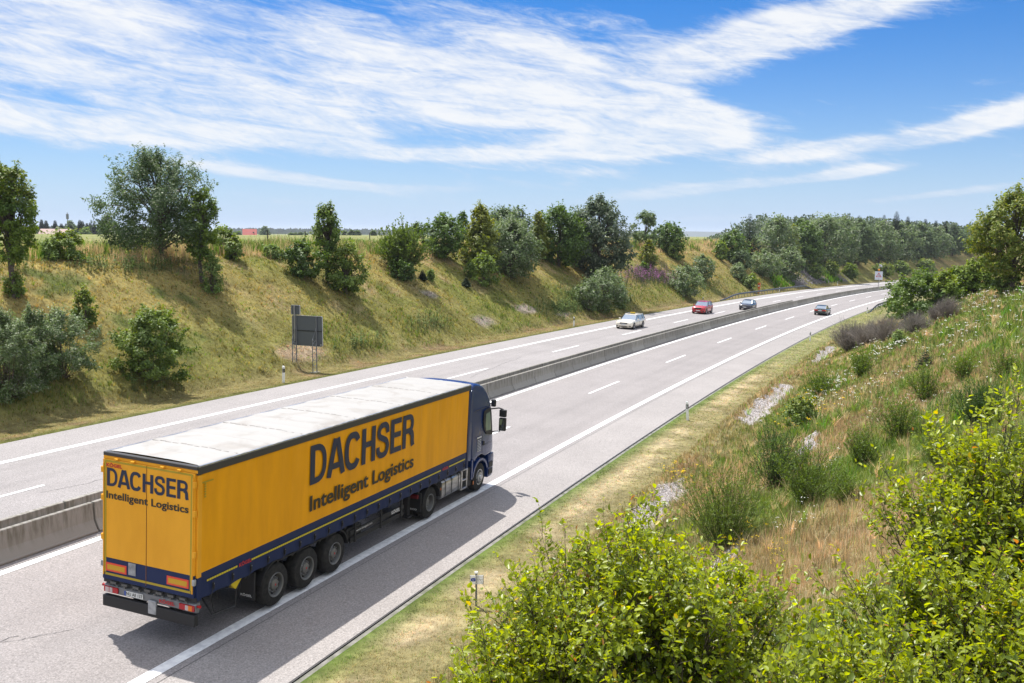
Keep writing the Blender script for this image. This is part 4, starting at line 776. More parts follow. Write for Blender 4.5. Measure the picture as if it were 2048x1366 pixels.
# ---------------------------------------------------------------- guard rails
M_GALV = mat('galvanised_steel', (0.20, 0.21, 0.23), 0.5, 0.7)
def guard_rail(s0, s1, n, label, ramp0, ramp1, post=2.0):
    o = empty('guard_rail', (*[float(q) for q in at(s0, n)], float(gsn(s0, n))), 0, label, 'guard rail'); base = Vector(o.location)
    s_ = np.arange(s0, s1 + 0.01, 1.0); up_ = 0.70 * np.minimum(sm(0, ramp0, s_ - s0), sm(0, ramp1, s1 - s_)) + 0.02
    x, y = at(s_, n + 0 * s_); z = np.array(gsn(s_, n + 0 * s_)) ; hh = np.interp(s_, _S, _h); sec = [(0, -0.15), (0.06, -0.10), (0.075, -0.06), (0.0, 0.0), (0.075, 0.06), (0.06, 0.10), (0, 0.15)]
    sgn = 1 if n < 0 else -1; m = MB(); k = len(sec); vs = []
    for i in range(len(s_)):
        for off, dz in sec: vs.append((x[i] + sgn * off * math.cos(hh[i]) - base.x, y[i] - sgn * off * math.sin(hh[i]) - base.y, z[i] + up_[i] + dz - base.z))
    m.add(vs, [(i * k + j, i * k + j + 1, (i + 1) * k + j + 1, (i + 1) * k + j) for i in range(len(s_) - 1) for j in range(k - 1)]); m.build('rail', M_GALV, o, smooth=50)
    for q in np.arange(s0 + 4, s1 - 3, post):
        xx, yy = at(q, n - sgn * 0.05); zz = float(gsn(q, n)); u_ = float(np.interp(q, s_, up_))
        if u_ > 0.25: MB().span((float(xx) - base.x - 0.035, float(yy) - base.y - 0.05, zz - base.z - 0.2), (float(xx) - base.x + 0.035, float(yy) - base.y + 0.05, zz - base.z + u_ + 0.12)).build('post', M_GALV, o)
guard_rail(139.4, 209, -12.55, 'grey steel guard rail on the left verge beside the orange telephone', 12, 8)
guard_rail(137, 205, 10.75, 'grey steel guard rail on the right verge running behind the spreading bush', 12, 8)
# ---------------------------------------------------------------- the large sign seen from behind
M_SIGNB = mat('sign_back_grey', (0.115, 0.13, 0.15), 0.5, 0.3); M_ALU = mat('aluminium', (0.42, 0.42, 0.45), 0.4, 0.6); M_STEEL = mat('grey_steel', (0.20, 0.21, 0.23), 0.5, 0.6)
def big_sign():
    M = gm(36.2, -14.45); o = empty('road_sign', (0, 0, 0), 0, 'large grey road sign seen from behind, small square panel on top, on lattice posts', 'road sign'); o.matrix_world = M @ Matrix.Rotation(0.02, 4, 'Z')
    # local x = along the road away from the camera, y = left
    W_, z0, z1 = 2.28, 1.68, 3.60
    def panel(y0, y1, a, b_, nm, r=0.1):
        pts = []
        for cy, cz, st in ((y1 - r, b_ - r, 0), (y0 + r, b_ - r, 1), (y0 + r, a + r, 2), (y1 - r, a + r, 3)):
            for q in range(4): an = st * math.pi / 2 + q * math.pi / 6; pts.append((cy + r * math.cos(an), cz + r * math.sin(an)))
        n = len(pts); m = MB(); m.add([(0.02, p, q) for p, q in pts] + [(0.05, p, q) for p, q in pts], [tuple(range(n)), tuple(range(2 * n - 1, n - 1, -1))] + [(i, (i + 1) % n, (i + 1) % n + n, i + n) for i in range(n)]); m.build(nm, M_SIGNB, o)
        e = MB(); cy, cz = (y0 + y1) / 2, (a + b_) / 2; out = [(cy + (p - cy) * (1 + 0.02 / (y1 - y0) * 2), cz + (q - cz) * (1 + 0.02 / (b_ - a) * 2)) for p, q in pts]
        e.add([(-0.015, p, q) for p, q in out] + [(0.06, p, q) for p, q in out] + [(-0.015, p * 0.995 + cy * 0.005, q * 0.995 + cz * 0.005) for p, q in pts] + [(0.06, p, q) for p, q in pts],
              [(i, (i + 1) % n, n + (i + 1) % n, n + i) for i in range(n)] + [(i, 2 * n + i, 2 * n + (i + 1) % n, (i + 1) % n) for i in range(n)]); e.build('panel_rim', M_ALU, o)
    panel(-W_ / 2, W_ / 2, z0, z1, 'panel'); panel(W_ / 2 - 0.58, W_ / 2 + 0.06, z1 + 0.07, z1 + 0.65, 'small_panel', 0.04)
    MB().span((-0.01, -W_ / 2 + 0.03, 2.62), (0.018, W_ / 2 - 0.03, 2.67)).build('panel_joint', M_BLACK, o)
    MB().span((-0.09, W_ / 2 - 0.26, 1.95), (-0.03, W_ / 2 - 0.18, z1 + 0.68)).build('mast', M_ALU, o)
    for y_ in (W_ / 2 - 0.32, -W_ / 2 + 0.42):
        m = MB(); m.tube([(-0.04, y_, -0.2), (-0.04, y_, 3.58)], 0.038, 6); m.build('post', M_STEEL, o)
        m = MB(); m.tube([(-0.42, y_ + 0.05, -0.2), (-0.42, y_ + 0.05, 2.1), (-0.06, y_, 2.85)], 0.032, 6)
        zz = [0.1, 0.45, 0.8, 1.15, 1.5, 1.85, 2.1]
        for a, b2 in zip(zz, zz[1:]): m.tube([(-0.42, y_ + 0.05, a), (-0.05, y_, b2)], 0.014, 4); m.tube([(-0.42, y_ + 0.05, b2), (-0.05, y_, b2)], 0.014, 4)
        m.build('post_brace', M_STEEL, o)
        MB().span((-0.55, y_ - 0.2, -0.3), (0.12, y_ + 0.24, 0.03)).build('footing', M_CONC, o)
    MB().box((-0.02, -W_ / 2 + 0.09, z0 + 0.1), (0.01, 0.07, 0.07)).build('sticker', M_POSTW, o)
big_sign()
# ---------------------------------------------------------------- emergency telephone
M_ORANGE = mat('orange_paint', (0.68, 0.13, 0.015), 0.4)
def sos():
    o = empty('emergency_telephone', (0, 0, 0), 0, 'orange emergency telephone pillar behind the left guard rail', 'emergency phone'); o.matrix_world = gm(170.5, -14.0)
    MB().span((-0.10, -0.10, -0.1), (0.10, 0.10, 1.05)).build('pillar', M_ORANGE, o, bevel=0.02)
    MB().span((-0.22, -0.24, 1.05), (0.20, 0.24, 2.15)).build('housing', M_ORANGE, o, bevel=0.09, seg=3)
    MB().span((-0.235, -0.17, 1.42), (-0.222, 0.17, 1.72)).build('label_panel', M_POSTW, o); MB().span((-0.245, -0.10, 1.85), (-0.222, 0.10, 1.98)).build('handle', M_BLACK, o)
    MB().span((-0.6, -0.6, -0.02), (0.6, 0.6, 0.05)).build('base_slab', M_CONC, o)
sos()
# ---------------------------------------------------------------- warning sign on the barrier
M_RED = mat('sign_red', (0.55, 0.02, 0.04), 0.4); M_SIGNW = mat('sign_white', (0.62, 0.66, 0.74), 0.5); M_AMBER = mat('amber_lens', (0.75, 0.30, 0.02), 0.25)
def warning():
    o = empty('warning_sign', (0, 0, 0), 0, 'white warning sign with red triangle, amber lamp and small solar panel, standing on the barrier', 'traffic sign'); M = frame_at(224.5, -0.95, 0.0, True); o.matrix_world = M
    MB().tube([(0, 0, 0.02), (0, 0, 5.8)], 0.045, 8).build('post', M_STEEL, o); m = MB()
    for z_ in (0.95, 1.6): m.box((0, 0, z_), (0.14, 0.36, 0.06))
    m.build('clamp', M_STEEL, o); z0, z1, hw = 2.42, 4.4, 0.87
    MB().span((-0.07, -hw, z0), (-0.045, hw, z1)).build('panel', M_SIGNW, o, bevel=0.008, seg=1)
    def tri(r, x): c = (z0 + z1) / 2 + 0.12; return [(x, -r * math.sin(a), c - 0.1 + r * math.cos(a)) for a in (0, 2.094, 4.189)]
    a, b_ = tri(0.74, -0.074), tri(0.50, -0.074); MB().add(a + b_, [(0, 1, 4, 3), (1, 2, 5, 4), (2, 0, 3, 5)]).build('triangle', M_RED, o)
    m = MB(); c = (z0 + z1) / 2 + 0.02   # car tipping on its side and skid mark
    m.box((-0.076, 0.02, c + 0.12), (0.004, 0.10, 0.26), M=None); m.box((-0.076, -0.10, c - 0.12), (0.004, 0.34, 0.07)); m.box((-0.076, -0.16, c - 0.03), (0.004, 0.10, 0.12)); m.build('pictogram', M_BLACK, o)
    m = MB(); [m.box((-0.076, y_, z0 + 0.27), (0.004, 0.07, 0.07)) for y_ in (-0.2, -0.08, 0.04, 0.16)]; m.build('caption', mat('sign_grey', (0.2, 0.22, 0.3), 0.6), o)
    lamp = MB().lathe([(-0.16, 0.0), (-0.15, 0.17), (-0.06, 0.26), (-0.045, 0.26)], (0, 0, z1 + 0.36), 'x', 20).build('warning_lamp', M_AMBER, o, smooth=40)
    MB().lathe([(-0.05, 0.40), (0.02, 0.40), (0.06, 0.0)], (0, 0, z1 + 0.36), 'x', 20).lathe([(-0.05, 0.27), (-0.05, 0.40)], (0, 0, z1 + 0.36), 'x', 20).build('lamp_hood', M_BLACK, lamp, smooth=40)
    R_ = Matrix.Translation((-0.05, -0.35, 5.75)) @ Matrix.Rotation(0.75, 4, 'Y') @ Matrix.Rotation(0.45, 4, 'X'); sp = MB().box((0, 0, 0), (0.75, 0.75, 0.03), M=R_).build('solar_panel', M_SIGNW, o); MB().box((0, 0, 0.02), (0.5, 0.5, 0.02), M=R_).build('cells', M_BLACK, sp)
    MB().tube([(0, 0, 5.4), (-0.05, -0.35, 5.75)], 0.03, 6).build('bracket', M_STEEL, o)
warning()
# ---------------------------------------------------------------- small kilometre plate
def km():
    x, y = at(6.3, 11.55); o = empty('kilometre_sign', (float(x), float(y), float(gsn(6.3, 11.55))), 0.08, 'small white kilometre plate with blue number shield on a thin post, near verge', 'sign')
    MB().span((-0.025, -0.02, -0.1), (0.025, 0.02, 0.83)).build('post', M_STEEL, o); MB().lathe([(0.83, 0.045), (0.87, 0.05), (0.89, 0.0)], (0, 0, 0), 'z', 12).build('post_cap', M_POSTW, o, smooth=40)
    p = MB().span((-0.16, -0.035, 0.56), (0.18, -0.022, 0.79)).build('plate', M_POSTW, o, bevel=0.003, seg=1); blk = mat('dark_lettering', (0.03, 0.03, 0.05), 0.6); blue = mat('shield_blue', (0.01, 0.05, 0.32), 0.5)
    m = MB(); m.span((-0.16, -0.038, 0.56), (-0.15, -0.0355, 0.79)); m.span((0.17, -0.038, 0.56), (0.18, -0.0355, 0.79)); m.span((0.003, -0.038, 0.575), (0.009, -0.0355, 0.775)); m.span((0.015, -0.038, 0.672), (0.165, -0.0355, 0.678)); m.build('plate_lines', blk, p)
    cx, cz = -0.075, 0.68; pts = [(cx - 0.058, cz + 0.03), (cx - 0.03, cz + 0.042), (cx + 0.03, cz + 0.042), (cx + 0.058, cz + 0.03), (cx + 0.058, cz - 0.03), (cx + 0.03, cz - 0.042), (cx - 0.03, cz - 0.042), (cx - 0.058, cz - 0.03)]
    MB().prism(pts, -0.039, -0.0355).build('shield', blue, p); text('shield_number', '92', M_POSTW, p, (cx - 0.03, -0.0395, cz - 0.02), (1, 0, 0), (0, 0, 1), 0.06, 0.04, 0.02, 0.001)
km()
# ---------------------------------------------------------------- wildlife fence on the crest, far farm, barn, mast
def fence():
    n0 = -30.6; x0, y0 = [float(q) for q in at(20, n0)]; o = empty('wildlife_fence', (x0, y0, -1.6), 0, 'wire fence with dark wooden posts along the top of the left slope', 'fence'); m_ = mat('old_wood', (0.07, 0.065, 0.06), 0.9)
    pts = []
    for s_ in np.arange(16, 150, 5.2):
        x, y = [float(q) for q in at(s_, n0)]; z = float(gsn(s_, n0)); pts.append((x - x0, y - y0, z + 1.6)); MB().tube([(x - x0, y - y0, z + 1.4), (x - x0 + 0.02, y - y0, z + 3.15)], 0.05, 6).build('post', m_, o)
    m = MB()
    for dz in (0.35, 0.7, 1.05, 1.4): m.tube([(a, b_, c + dz) for a, b_, c in pts], 0.004, 3, caps=False)
    m.build('wire', M_STEEL, o)
fence()
def farm():
    x, y = -224, 800; o = empty('farmhouse', (x, y, -7.2), 0.25, 'distant white farmhouse with a steep red roof', 'house'); wall = mat('white_plaster', (0.7, 0.72, 0.75), 0.8); rf = mat('red_tiles', (0.42, 0.10, 0.08), 0.8)
    MB().prism([(-5.5, 0), (5.5, 0), (5.5, 3.3), (0, 9.2), (-5.5, 3.3)], -6.5, 6.5, T=lambda a, b_, c: (b_ * 0.85, a, c)).build('wall', wall, o)
    r_ = MB(); [r_.add([(-5.9, s_ * 6.0, 2.75), (5.9, s_ * 6.0, 2.75), (5.9, 0, 9.35), (-5.9, 0, 9.35), (-5.9, s_ * 6.0, 2.55), (5.9, s_ * 6.0, 2.55), (5.9, 0, 9.15), (-5.9, 0, 9.15)], [(0, 1, 2, 3), (7, 6, 5, 4), (0, 1, 5, 4), (0, 3, 7, 4), (1, 2, 6, 5)]) for s_ in (-1, 1)]; r_ = r_.build('roof', rf, o)
    MB().span((2.6, -3.2, 6.0), (3.7, -2.3, 7.0)).build('roof_window', M_BLACK, r_); MB().span((3.0, 0.1, 9.0), (3.5, 0.6, 10.2)).build('chimney', M_STEEL, r_)
    x, y = -243, 500; o = empty('barn', (x, y, -5.0), 0.2, 'distant low dark wooden barn with a pale roof behind the yellow-tipped shrub', 'barn'); wd = mat('dark_boards', (0.05, 0.04, 0.035), 0.9)
    MB().prism([(-4, 0), (4, 0), (4, 3.2), (0, 5.3), (-4, 3.2)], -7, 7, T=lambda a, b_, c: (b_, a, c)).build('wall', wd, o); r_ = MB(); [r_.add([(-7.6, s_ * 4.8, 2.95), (7.6, s_ * 4.8, 2.95), (7.6, 0, 5.55), (-7.6, 0, 5.55), (-7.6, s_ * 4.8, 2.8), (7.6, s_ * 4.8, 2.8), (7.6, 0, 5.4), (-7.6, 0, 5.4)], [(0, 1, 2, 3), (7, 6, 5, 4), (0, 1, 5, 4), (0, 3, 7, 4), (1, 2, 6, 5)]) for s_ in (-1, 1)]; r_.build('roof', mat('pale_tiles', (0.38, 0.27, 0.24), 0.8), o)
    o = empty('antenna_mast', (-265, 560, -5.5), 0, 'thin distant mast with a cluster of antennas at its top', 'mast'); MB().tube([(0, 0, 0), (0, 0, 15.8)], [0.35, 0.2], 8).build('pole', M_STEEL, o); MB().lathe([(11.9, 0.2), (12.0, 0.75), (15.0, 0.75), (15.1, 0.2)], (0, 0, 0), 'z', 9).build('antenna', M_STEEL, o)
farm()
# ---------------------------------------------------------------- articulated truck.  local x forward from the rear face, y left, z up

def wordmark(name, m, parent, origin, xdir, width, cap):
    """the seven heavy condensed capitals, drawn stroke by stroke"""
    SW, HB = 0.195, 0.158
    def smooth(p, n=8):
        p = [np.array(q, float) for q in p]; P = [p[0]] + p + [p[-1]]; o = []
        for i in range(1, len(P) - 2):
            for k in range(n):
                t = k / n; a, b, c, d = P[i - 1], P[i], P[i + 1], P[i + 2]; o.append(0.5 * ((2 * b) + (c - a) * t + (2 * a - 5 * b + 4 * c - d) * t * t + (3 * b - a - 3 * c + d) * t ** 3))
        return o + [p[-1]]
    def bowl(x0, x1, y0, y1, r): # centreline: top arm, round right side, bottom arm
        pts = [(x0, y1)]; cx = x1 - r
        for k in range(13): a = math.pi / 2 - math.pi * k / 12; e = 2 / 2.5; pts.append((cx + r * abs(math.cos(a)) ** e, (y0 + y1) / 2 + (y1 - y0) / 2 * math.copysign(abs(math.sin(a)) ** e, math.sin(a))))
        return pts + [(x0, y0)]
    h = HB / 2; v = SW / 2; G = []; x = 0
    def put(w, strokes, gap=0.075):
        nonlocal x
        for pts, t0 in strokes: G.append(([(q[0] + x, q[1]) for q in pts], t0))
        x += w + gap
    put(0.70, [([(v, 0), (v, 1)], SW), (bowl(SW * 0.9, 0.70 - v, h, 1 - h, 0.36), HB)], 0.02)
    put(0.78, [([(0.075, 0), (0.345, 1)], SW * 0.98), ([(0.705, 0), (0.435, 1)], SW * 0.98), ([(0.20, 0.27), (0.58, 0.27)], HB)], 0.01)
    cc = [(0.36 + 0.285 * math.copysign(abs(math.cos(a)) ** 0.82, math.cos(a)), 0.5 + (0.5 - h + 0.01) * math.copysign(abs(math.sin(a)) ** 0.82, math.sin(a))) for a in [math.radians(32 + 296 * k / 28) for k in range(29)]]
    put(0.72, [(cc, SW * 0.95)])
    put(0.68, [([(v, 0), (v, 1)], SW), ([(0.68 - v, 0), (0.68 - v, 1)], SW), ([(SW, 0.53), (0.68 - SW, 0.53)], HB)], 0.06)
    put(0.68, [(smooth([(0.585, 0.68), (0.56, 0.84), (0.46, 0.92), (0.33, 0.935), (0.19, 0.89), (0.115, 0.75), (0.17, 0.62), (0.34, 0.54), (0.51, 0.455), (0.585, 0.30), (0.52, 0.13), (0.36, 0.065), (0.20, 0.09), (0.10, 0.19), (0.078, 0.33)]), HB * 1.06)])
    put(0.60, [([(v, 0), (v, 1)], SW), ([(SW, h), (0.60, h)], HB), ([(SW, 0.52), (0.565, 0.52)], HB), ([(SW, 1 - h), (0.59, 1 - h)], HB)], 0.07)
    put(0.68, [([(v, 0), (v, 1)], SW), (bowl(SW * 0.9, 0.66 - v, 0.50, 1 - h, 0.24), HB), (smooth([(0.40, 0.47), (0.53, 0.42), (0.575, 0.30), (0.585, 0.12), (0.625, 0.0)]), SW * 0.97)], 0)
    sx, sy = width / x, cap; xd = np.array(xdir, float); up = np.array((0, 0, 1.0)); nd = np.cross(xd, up); O = np.array(origin, float); V = []; F_ = []
    for gi, (pts, t0) in enumerate(G):
        P = np.array(pts); T = np.gradient(P, axis=0); T /= np.linalg.norm(T, axis=1)[:, None]; N = np.stack([-T[:, 1], T[:, 0]], 1) * t0 / 2; b = len(V)
        for k in range(len(P)):
            for q in (P[k] + N[k], P[k] - N[k]): V.append(O + xd * q[0] * sx + up * min(max(q[1], -0.012), 1.012) * sy + nd * (0.0012 + 0.0005 * (gi % 5)))
        F_ += [(b + 2 * k + 1, b + 2 * k + 3, b + 2 * k + 2, b + 2 * k) for k in range(len(P) - 1)]
    return npmesh(name, np.array(V), np.array(F_), m, parent)
def truck():
    o = empty('articulated_truck', (0, 0, 0), 0, 'yellow and navy curtain-sided articulated truck with white roof and dark blue cab', 'truck')
    U_ = Vector((0.37485273, 0.92684121, -0.02123207)); V_ = Vector((0.92620816, -0.3753957, -0.03487869)); W_ = Vector((0.04029743, 0.00659095, 0.99916599)); P0 = Vector((-6.6377995, 18.86800885, -8.86476221))
    A = P0 - V_ * 1.275 + W_ * 0.035
    o.matrix_world = Matrix(((U_.x, -V_.x, W_.x, A.x), (U_.y, -V_.y, W_.y, A.y), (U_.z, -V_.z, W_.z, A.z), (0, 0, 0, 1)))
    R_, L_ = -1.275, 1.275
    yel = mat('tarpaulin_yellow', (0.84, 0.36, 0.004), 0.5, spec=0.2); noisy(yel, (0.76, 0.325, 0.004), (0.88, 0.385, 0.005), 1.1, 6, 0.33, 0.67, stretch=(2.2, 1, 0.45))
    yd = mat('door_yellow', (0.84, 0.38, 0.018), 0.45, spec=0.3); noisy(yd, (0.79, 0.355, 0.016), (0.87, 0.405, 0.022), 1.6, 4, stretch=(1, 1, 0.4))
    navy = mat('tarpaulin_navy', (0.013, 0.025, 0.085), 0.5, spec=0.25); navyd = mat('cab_navy', (0.010, 0.030, 0.125), 0.25, spec=0.35, coat=0.25); ink = mat('navy_lettering', (0.012, 0.020, 0.055), 0.5); ink2 = mat('black_lettering', (0.028, 0.022, 0.014), 0.5)
    dark = mat('dark_rail', (0.04, 0.038, 0.036), 0.5); ch = mat('chassis_black', (0.016, 0.016, 0.018), 0.6); alu = mat('dirty_aluminium', (0.46, 0.46, 0.47), 0.32, 0.8); noisy(alu, (0.30, 0.30, 0.31), (0.55, 0.55, 0.56), 3, 4, stretch=(1, 1, 3)); gry = mat('grey_steel_light', (0.33, 0.34, 0.36), 0.45, 0.3); noisy(gry, (0.22, 0.23, 0.25), (0.42, 0.43, 0.45), 5, 4)
    tape = mat('reflective_tape_yellow', (0.62, 0.50, 0.02), 0.4); otape = mat('outline_tape', (0.42, 0.30, 0.015), 0.5); red = mat('red_lettering', (0.50, 0.015, 0.02), 0.5); wht = mat('white_lettering', (0.6, 0.6, 0.6), 0.5); rubber = mat('tyre_rubber', (0.022, 0.021, 0.021), 0.85, spec=0.25); noisy(rubber, (0.018, 0.018, 0.018), (0.04, 0.038, 0.036), 8, 3)
    rimm = mat('rim_steel', (0.20, 0.20, 0.195), 0.5, 0.5); orl = mat('orange_lens', (0.7, 0.18, 0.01), 0.3); redl = mat('red_lens', (0.42, 0.012, 0.02), 0.25); glass = mat('dark_glass', (0.03, 0.04, 0.04), 0.08, spec=0.8)
    roofm = mat('roof_tarpaulin', (0.62, 0.60, 0.57), 0.6)
    nt, b = mnodes(roofm); L = nt.links; t = nt.nodes.new('ShaderNodeTexCoord'); n1 = nt.nodes.new('ShaderNodeTexNoise'); n1.inputs['Scale'].default_value = 1.3; n1.inputs['Detail'].default_value = 7; n1.inputs['Roughness'].default_value = 0.62; n1.inputs['Distortion'].default_value = 0.6; L.new(t.outputs['Object'], n1.inputs[0])
    cr = nt.nodes.new('ShaderNodeValToRGB'); cr.color_ramp.elements[0].position = 0.30; cr.color_ramp.elements[0].color = (0.265, 0.24, 0.21, 1); cr.color_ramp.elements[1].position = 0.52; cr.color_ramp.elements[1].color = (0.335, 0.322, 0.30, 1); L.new(n1.outputs[0], cr.inputs[0]); L.new(cr.outputs[0], b.inputs['Base Color'])
    # --- trailer roof: sheet stretched over bows, sagging between them
    nx, ny = 420, 30; xs = np.linspace(0.10, 13.58, nx); ys = np.linspace(R_ + 0.02, L_ - 0.02, ny); X, Y = np.meshgrid(xs, ys, indexing='ij')
    bow = (X / 0.612) % 1.0; edge = np.clip((1.255 - abs(Y)) / 0.22, 0, 1); sag = 0.013 * np.sin(np.pi * bow) ** 0.8 * edge
    bigx = np.exp(-(((X - 0.1) % 2.45 - 1.22) / 0.03) ** 2); dg = 0.012 * np.exp(-((((X + 0.9 * Y) / 2.45) % 1 - 0.5) / 0.012) ** 2) * edge
    Z = 4.03 - sag + 0.004 * bigx + dg - 0.035 * (abs(Y) / 1.25) ** 4 + 0.004 * (fbm(X * 2.2, Y * 2.2, 7) - 0.45) * edge - 0.008 * sm(1.0, 0.0, X)
    Z = np.where(abs(Y) > 1.22, 3.97 + 0.02 * np.sin(X * 5.1) * (X > 0.5), Z)
    i, j = np.meshgrid(np.arange(nx - 1), np.arange(ny - 1), indexing='ij'); q = (i * ny + j).ravel()
    rf = npmesh('roof_tarpaulin', np.stack([X, Y, Z], -1).reshape(-1, 3), np.stack([q, q + ny, q + ny + 1, q + 1], 1), roofm, o, smooth=True)
    seams = MB()
    for xx in np.arange(1.32, 13.4, 2.45):
        for y0 in np.arange(-1.18, 1.18, 0.2): seams.box((xx + 0.03 * math.sin(y0 * 9), y0 + 0.06, 4.028 - 0.035 * (abs(y0) / 1.25) ** 4), (0.035, 0.15, 0.006))
    seams.build('roof_bow_marks', mat('roof_dirt', (0.22, 0.20, 0.18), 0.8), rf)
    # --- frame
    for s_, nm in ((R_, 1), (L_, -1)):
        sg = 1 if s_ < 0 else -1
        MB().span((0.0, s_ - 0.012 * sg, 3.80), (13.6, s_ + 0.05 * sg, 3.955)).build('roof_rail', dark, o, bevel=0.01, seg=1)
        MB().span((0.02, s_ - 0.004 * sg, 3.956), (13.6, s_ + 0.05 * sg, 3.985)).build('roof_edge_profile', alu, o)
        MB().span((0.02, s_ - 0.004 * sg, 1.58), (0.14, s_ + 0.09 * sg, 3.79)).build('corner_post', yd, o, bevel=0.006, seg=1)
        MB().span((0.02, s_ - 0.003 * sg, 1.08), (0.14, s_ + 0.09 * sg, 1.578)).build('corner_post', navy, o)
        MB().span((13.48, s_ - 0.004 * sg, 1.1), (13.6, s_ + 0.09 * sg, 3.79)).build('corner_post', gry if False else navy, o)
    # --- side curtains: hanging sheet with folds and laced bottom
    for s_ in (R_, L_):
        sg = 1 if s_ < 0 else -1
        def sheet(z0, z1, nz, amp, m, nm):
            nx = 360; xs = np.linspace(0.15, 13.47, nx); zs = np.linspace(z0, z1, nz); X, Z = np.meshgrid(xs, zs, indexing='ij')
            wv = 0.020 * (fbm(X * 1.3, Z * 0.9, 17) - 0.45) + 0.006 * (fbm(X * 5, Z * 1.5, 27) - 0.45) + 0.004 * np.cos(X * 2 * math.pi / 0.63) * sm(2.4, 3.7, Z) - 0.006 * np.exp(-(((X % 1.33) - 0.66) / 0.03) ** 2) * sm(1.8, 3.2, Z)
            low = sm(1.6, 1.12, Z); wv = wv + amp * low * (0.5 + 0.5 * np.cos(X * 2 * math.pi / 0.64)) - 0.012 * low
            zz = Z + (np.sin(X * 2 * math.pi / 0.64) * 0.012 - 0.03 * sm(1.2, 2.6, X) * sm(5.6, 4.4, X) * -1) * sm(1.25, 1.1, Z)
            i, j = np.meshgrid(np.arange(nx - 1), np.arange(nz - 1), indexing='ij'); q = (i * nz + j).ravel(); Fq = np.stack([q, q + nz, q + nz + 1, q + 1], 1)
            return npmesh(nm, np.stack([X, s_ + sg * 0.012 + sg * wv, zz], -1).reshape(-1, 3), Fq if s_ < 0 else Fq[:, ::-1], m, o, smooth=True)
        c1 = sheet(1.66, 3.805, 30, 0.0, yel, 'side_curtain'); c2 = sheet(1.10, 1.66, 14, 0.025, navy, 'curtain_skirt')
        for xa, xb in ((0.34, 1.34), (1.84, 11.5), (12.12, 13.3)):
            m = MB()
            for x in np.arange(xa, xb, 0.078): m.box((x, s_ - sg * 0.011, 1.45), (0.062, 0.006, 0.042))
            m.build('reflective_strip', tape, c2)
        w2 = MB()
        for k in range(21):
            m = MB(); x = 0.5 + 0.637 * k; zt = 1.36; m.span((x - 0.02, s_ - sg * 0.03, zt - 0.17), (x + 0.02, s_ - sg * 0.014, zt)); m.box((x, s_ - sg * 0.04, zt - 0.10), (0.035, 0.02, 0.09)); m.tube([(x, s_ - sg * 0.02, zt - 0.17), (x - 0.07, s_ - sg * 0.01, zt - 0.33)], 0.009, 4); m.box((x + 0.024, s_ - sg * 0.034, zt - 0.09), (0.005, 0.012, 0.12), 1)
            m.build('curtain_strap', [ch, gry], c2)
        if s_ < 0:
            wordmark('lettering', ink, c1, (4.06, s_ - 0.014, 2.655), (1, 0, 0), 5.46, 1.0); text('lettering', 'Intelligent Logistics', ink2, c1, (4.09, s_ - 0.012, 1.975), (1, 0, 0), (0, 0, 1), 5.46, 0.40, fat=0.024)
            text('lettering', 'KÖGEL', red, c2, (1.37, s_ - 0.012, 1.41), (1, 0, 0), (0, 0, 1), 0.43, 0.085, 0.03); text('lettering', 'KÖGEL', red, c2, (11.6, s_ - 0.012, 1.41), (1, 0, 0), (0, 0, 1), 0.43, 0.085, 0.03)
            m = MB(); m.box((0.30, s_ - 0.012, 3.62), (0.34, 0.006, 0.03)); [m.box((0.22, s_ - 0.012, 3.58 - 0.055 * k), (0.05, 0.006, 0.035)) for k in range(6)]; m.build('marker_tape', otape, c1)
    MB().span((0.06, R_ + 0.03, 1.17), (13.58, L_ - 0.03, 1.30)).build('floor', ch, o)
    MB().span((13.56, R_ + 0.02, 1.10), (13.62, L_ - 0.02, 4.0)).build('front_wall', mat('front_wall_white', (0.5, 0.5, 0.5), 0.5), o)
    # --- rear
    MB().span((-0.02, R_, 3.905), (0.10, L_, 3.985)).build('rear_header', dark, o, bevel=0.01, seg=1)
    MB().span((-0.005, R_, 3.84), (0.05, L_, 3.903)).build('door_head', yd, o)
    MB().span((0.005, R_, 1.06), (0.10, L_, 1.15)).build('rear_sill', ch, o)
    for y0, y1 in ((0.055, L_ - 0.01), (R_ + 0.045, 0.045)):
        d = MB().span((-0.035, y0, 1.64), (0.02, y1, 3.835)).build('rear_door', yd, o, bevel=0.006, seg=1); MB().span((-0.034, y0 + 0.001, 1.155), (0.02, y1 - 0.001, 1.638)).build('door_base', navy, d)
        ins = 0.075; ya, yb = (y0 + 0.003, y1 - ins) if y0 > 0 else (y0 + ins, y1 - 0.003); m = MB(); yo = y1 - ins if y0 > 0 else y0 + ins; m.box((-0.038, yo, 2.56), (0.005, 0.05, 2.50)); m.box((-0.0385, (ya + yb) / 2, 1.275), (0.005, yb - ya, 0.05)); m.box((-0.0385, (ya + yb) / 2, 3.80), (0.005, yb - ya, 0.04)); m.build('outline_tape', otape, d)
        m = MB(); m.box((-0.045, yo * 1.035 if y0 < 0 else yo * 1.035, 2.5), (0.02, 0.025, 2.5)); m.build('locking_bar', yd, d)
        yh = y1 if y0 > 0 else y0
        for z_ in (3.6, 2.98, 2.1, 1.5): MB().box((-0.03, yh, z_), (0.07, 0.07, 0.13)).build('hinge', yd if z_ > 1.6 else gry, d, bevel=0.008, seg=1)
        yc = (-0.5, 0.97)[y0 > 0] if False else (0.81 + 0.07 if y0 > 0 else -0.81); m = MB(); m.span((-0.044, yc - 0.29, 1.345), (-0.036, yc + 0.29, 1.535)); r1 = m.build('reflector_plate', mat('reflector_red', (0.75, 0.07, 0.03), 0.4), d); MB().span((-0.049, yc - 0.245, 1.385), (-0.0445, yc + 0.245, 1.495)).build('reflector_centre', mat('reflector_yellow', (0.60, 0.33, 0.01), 0.4), r1)
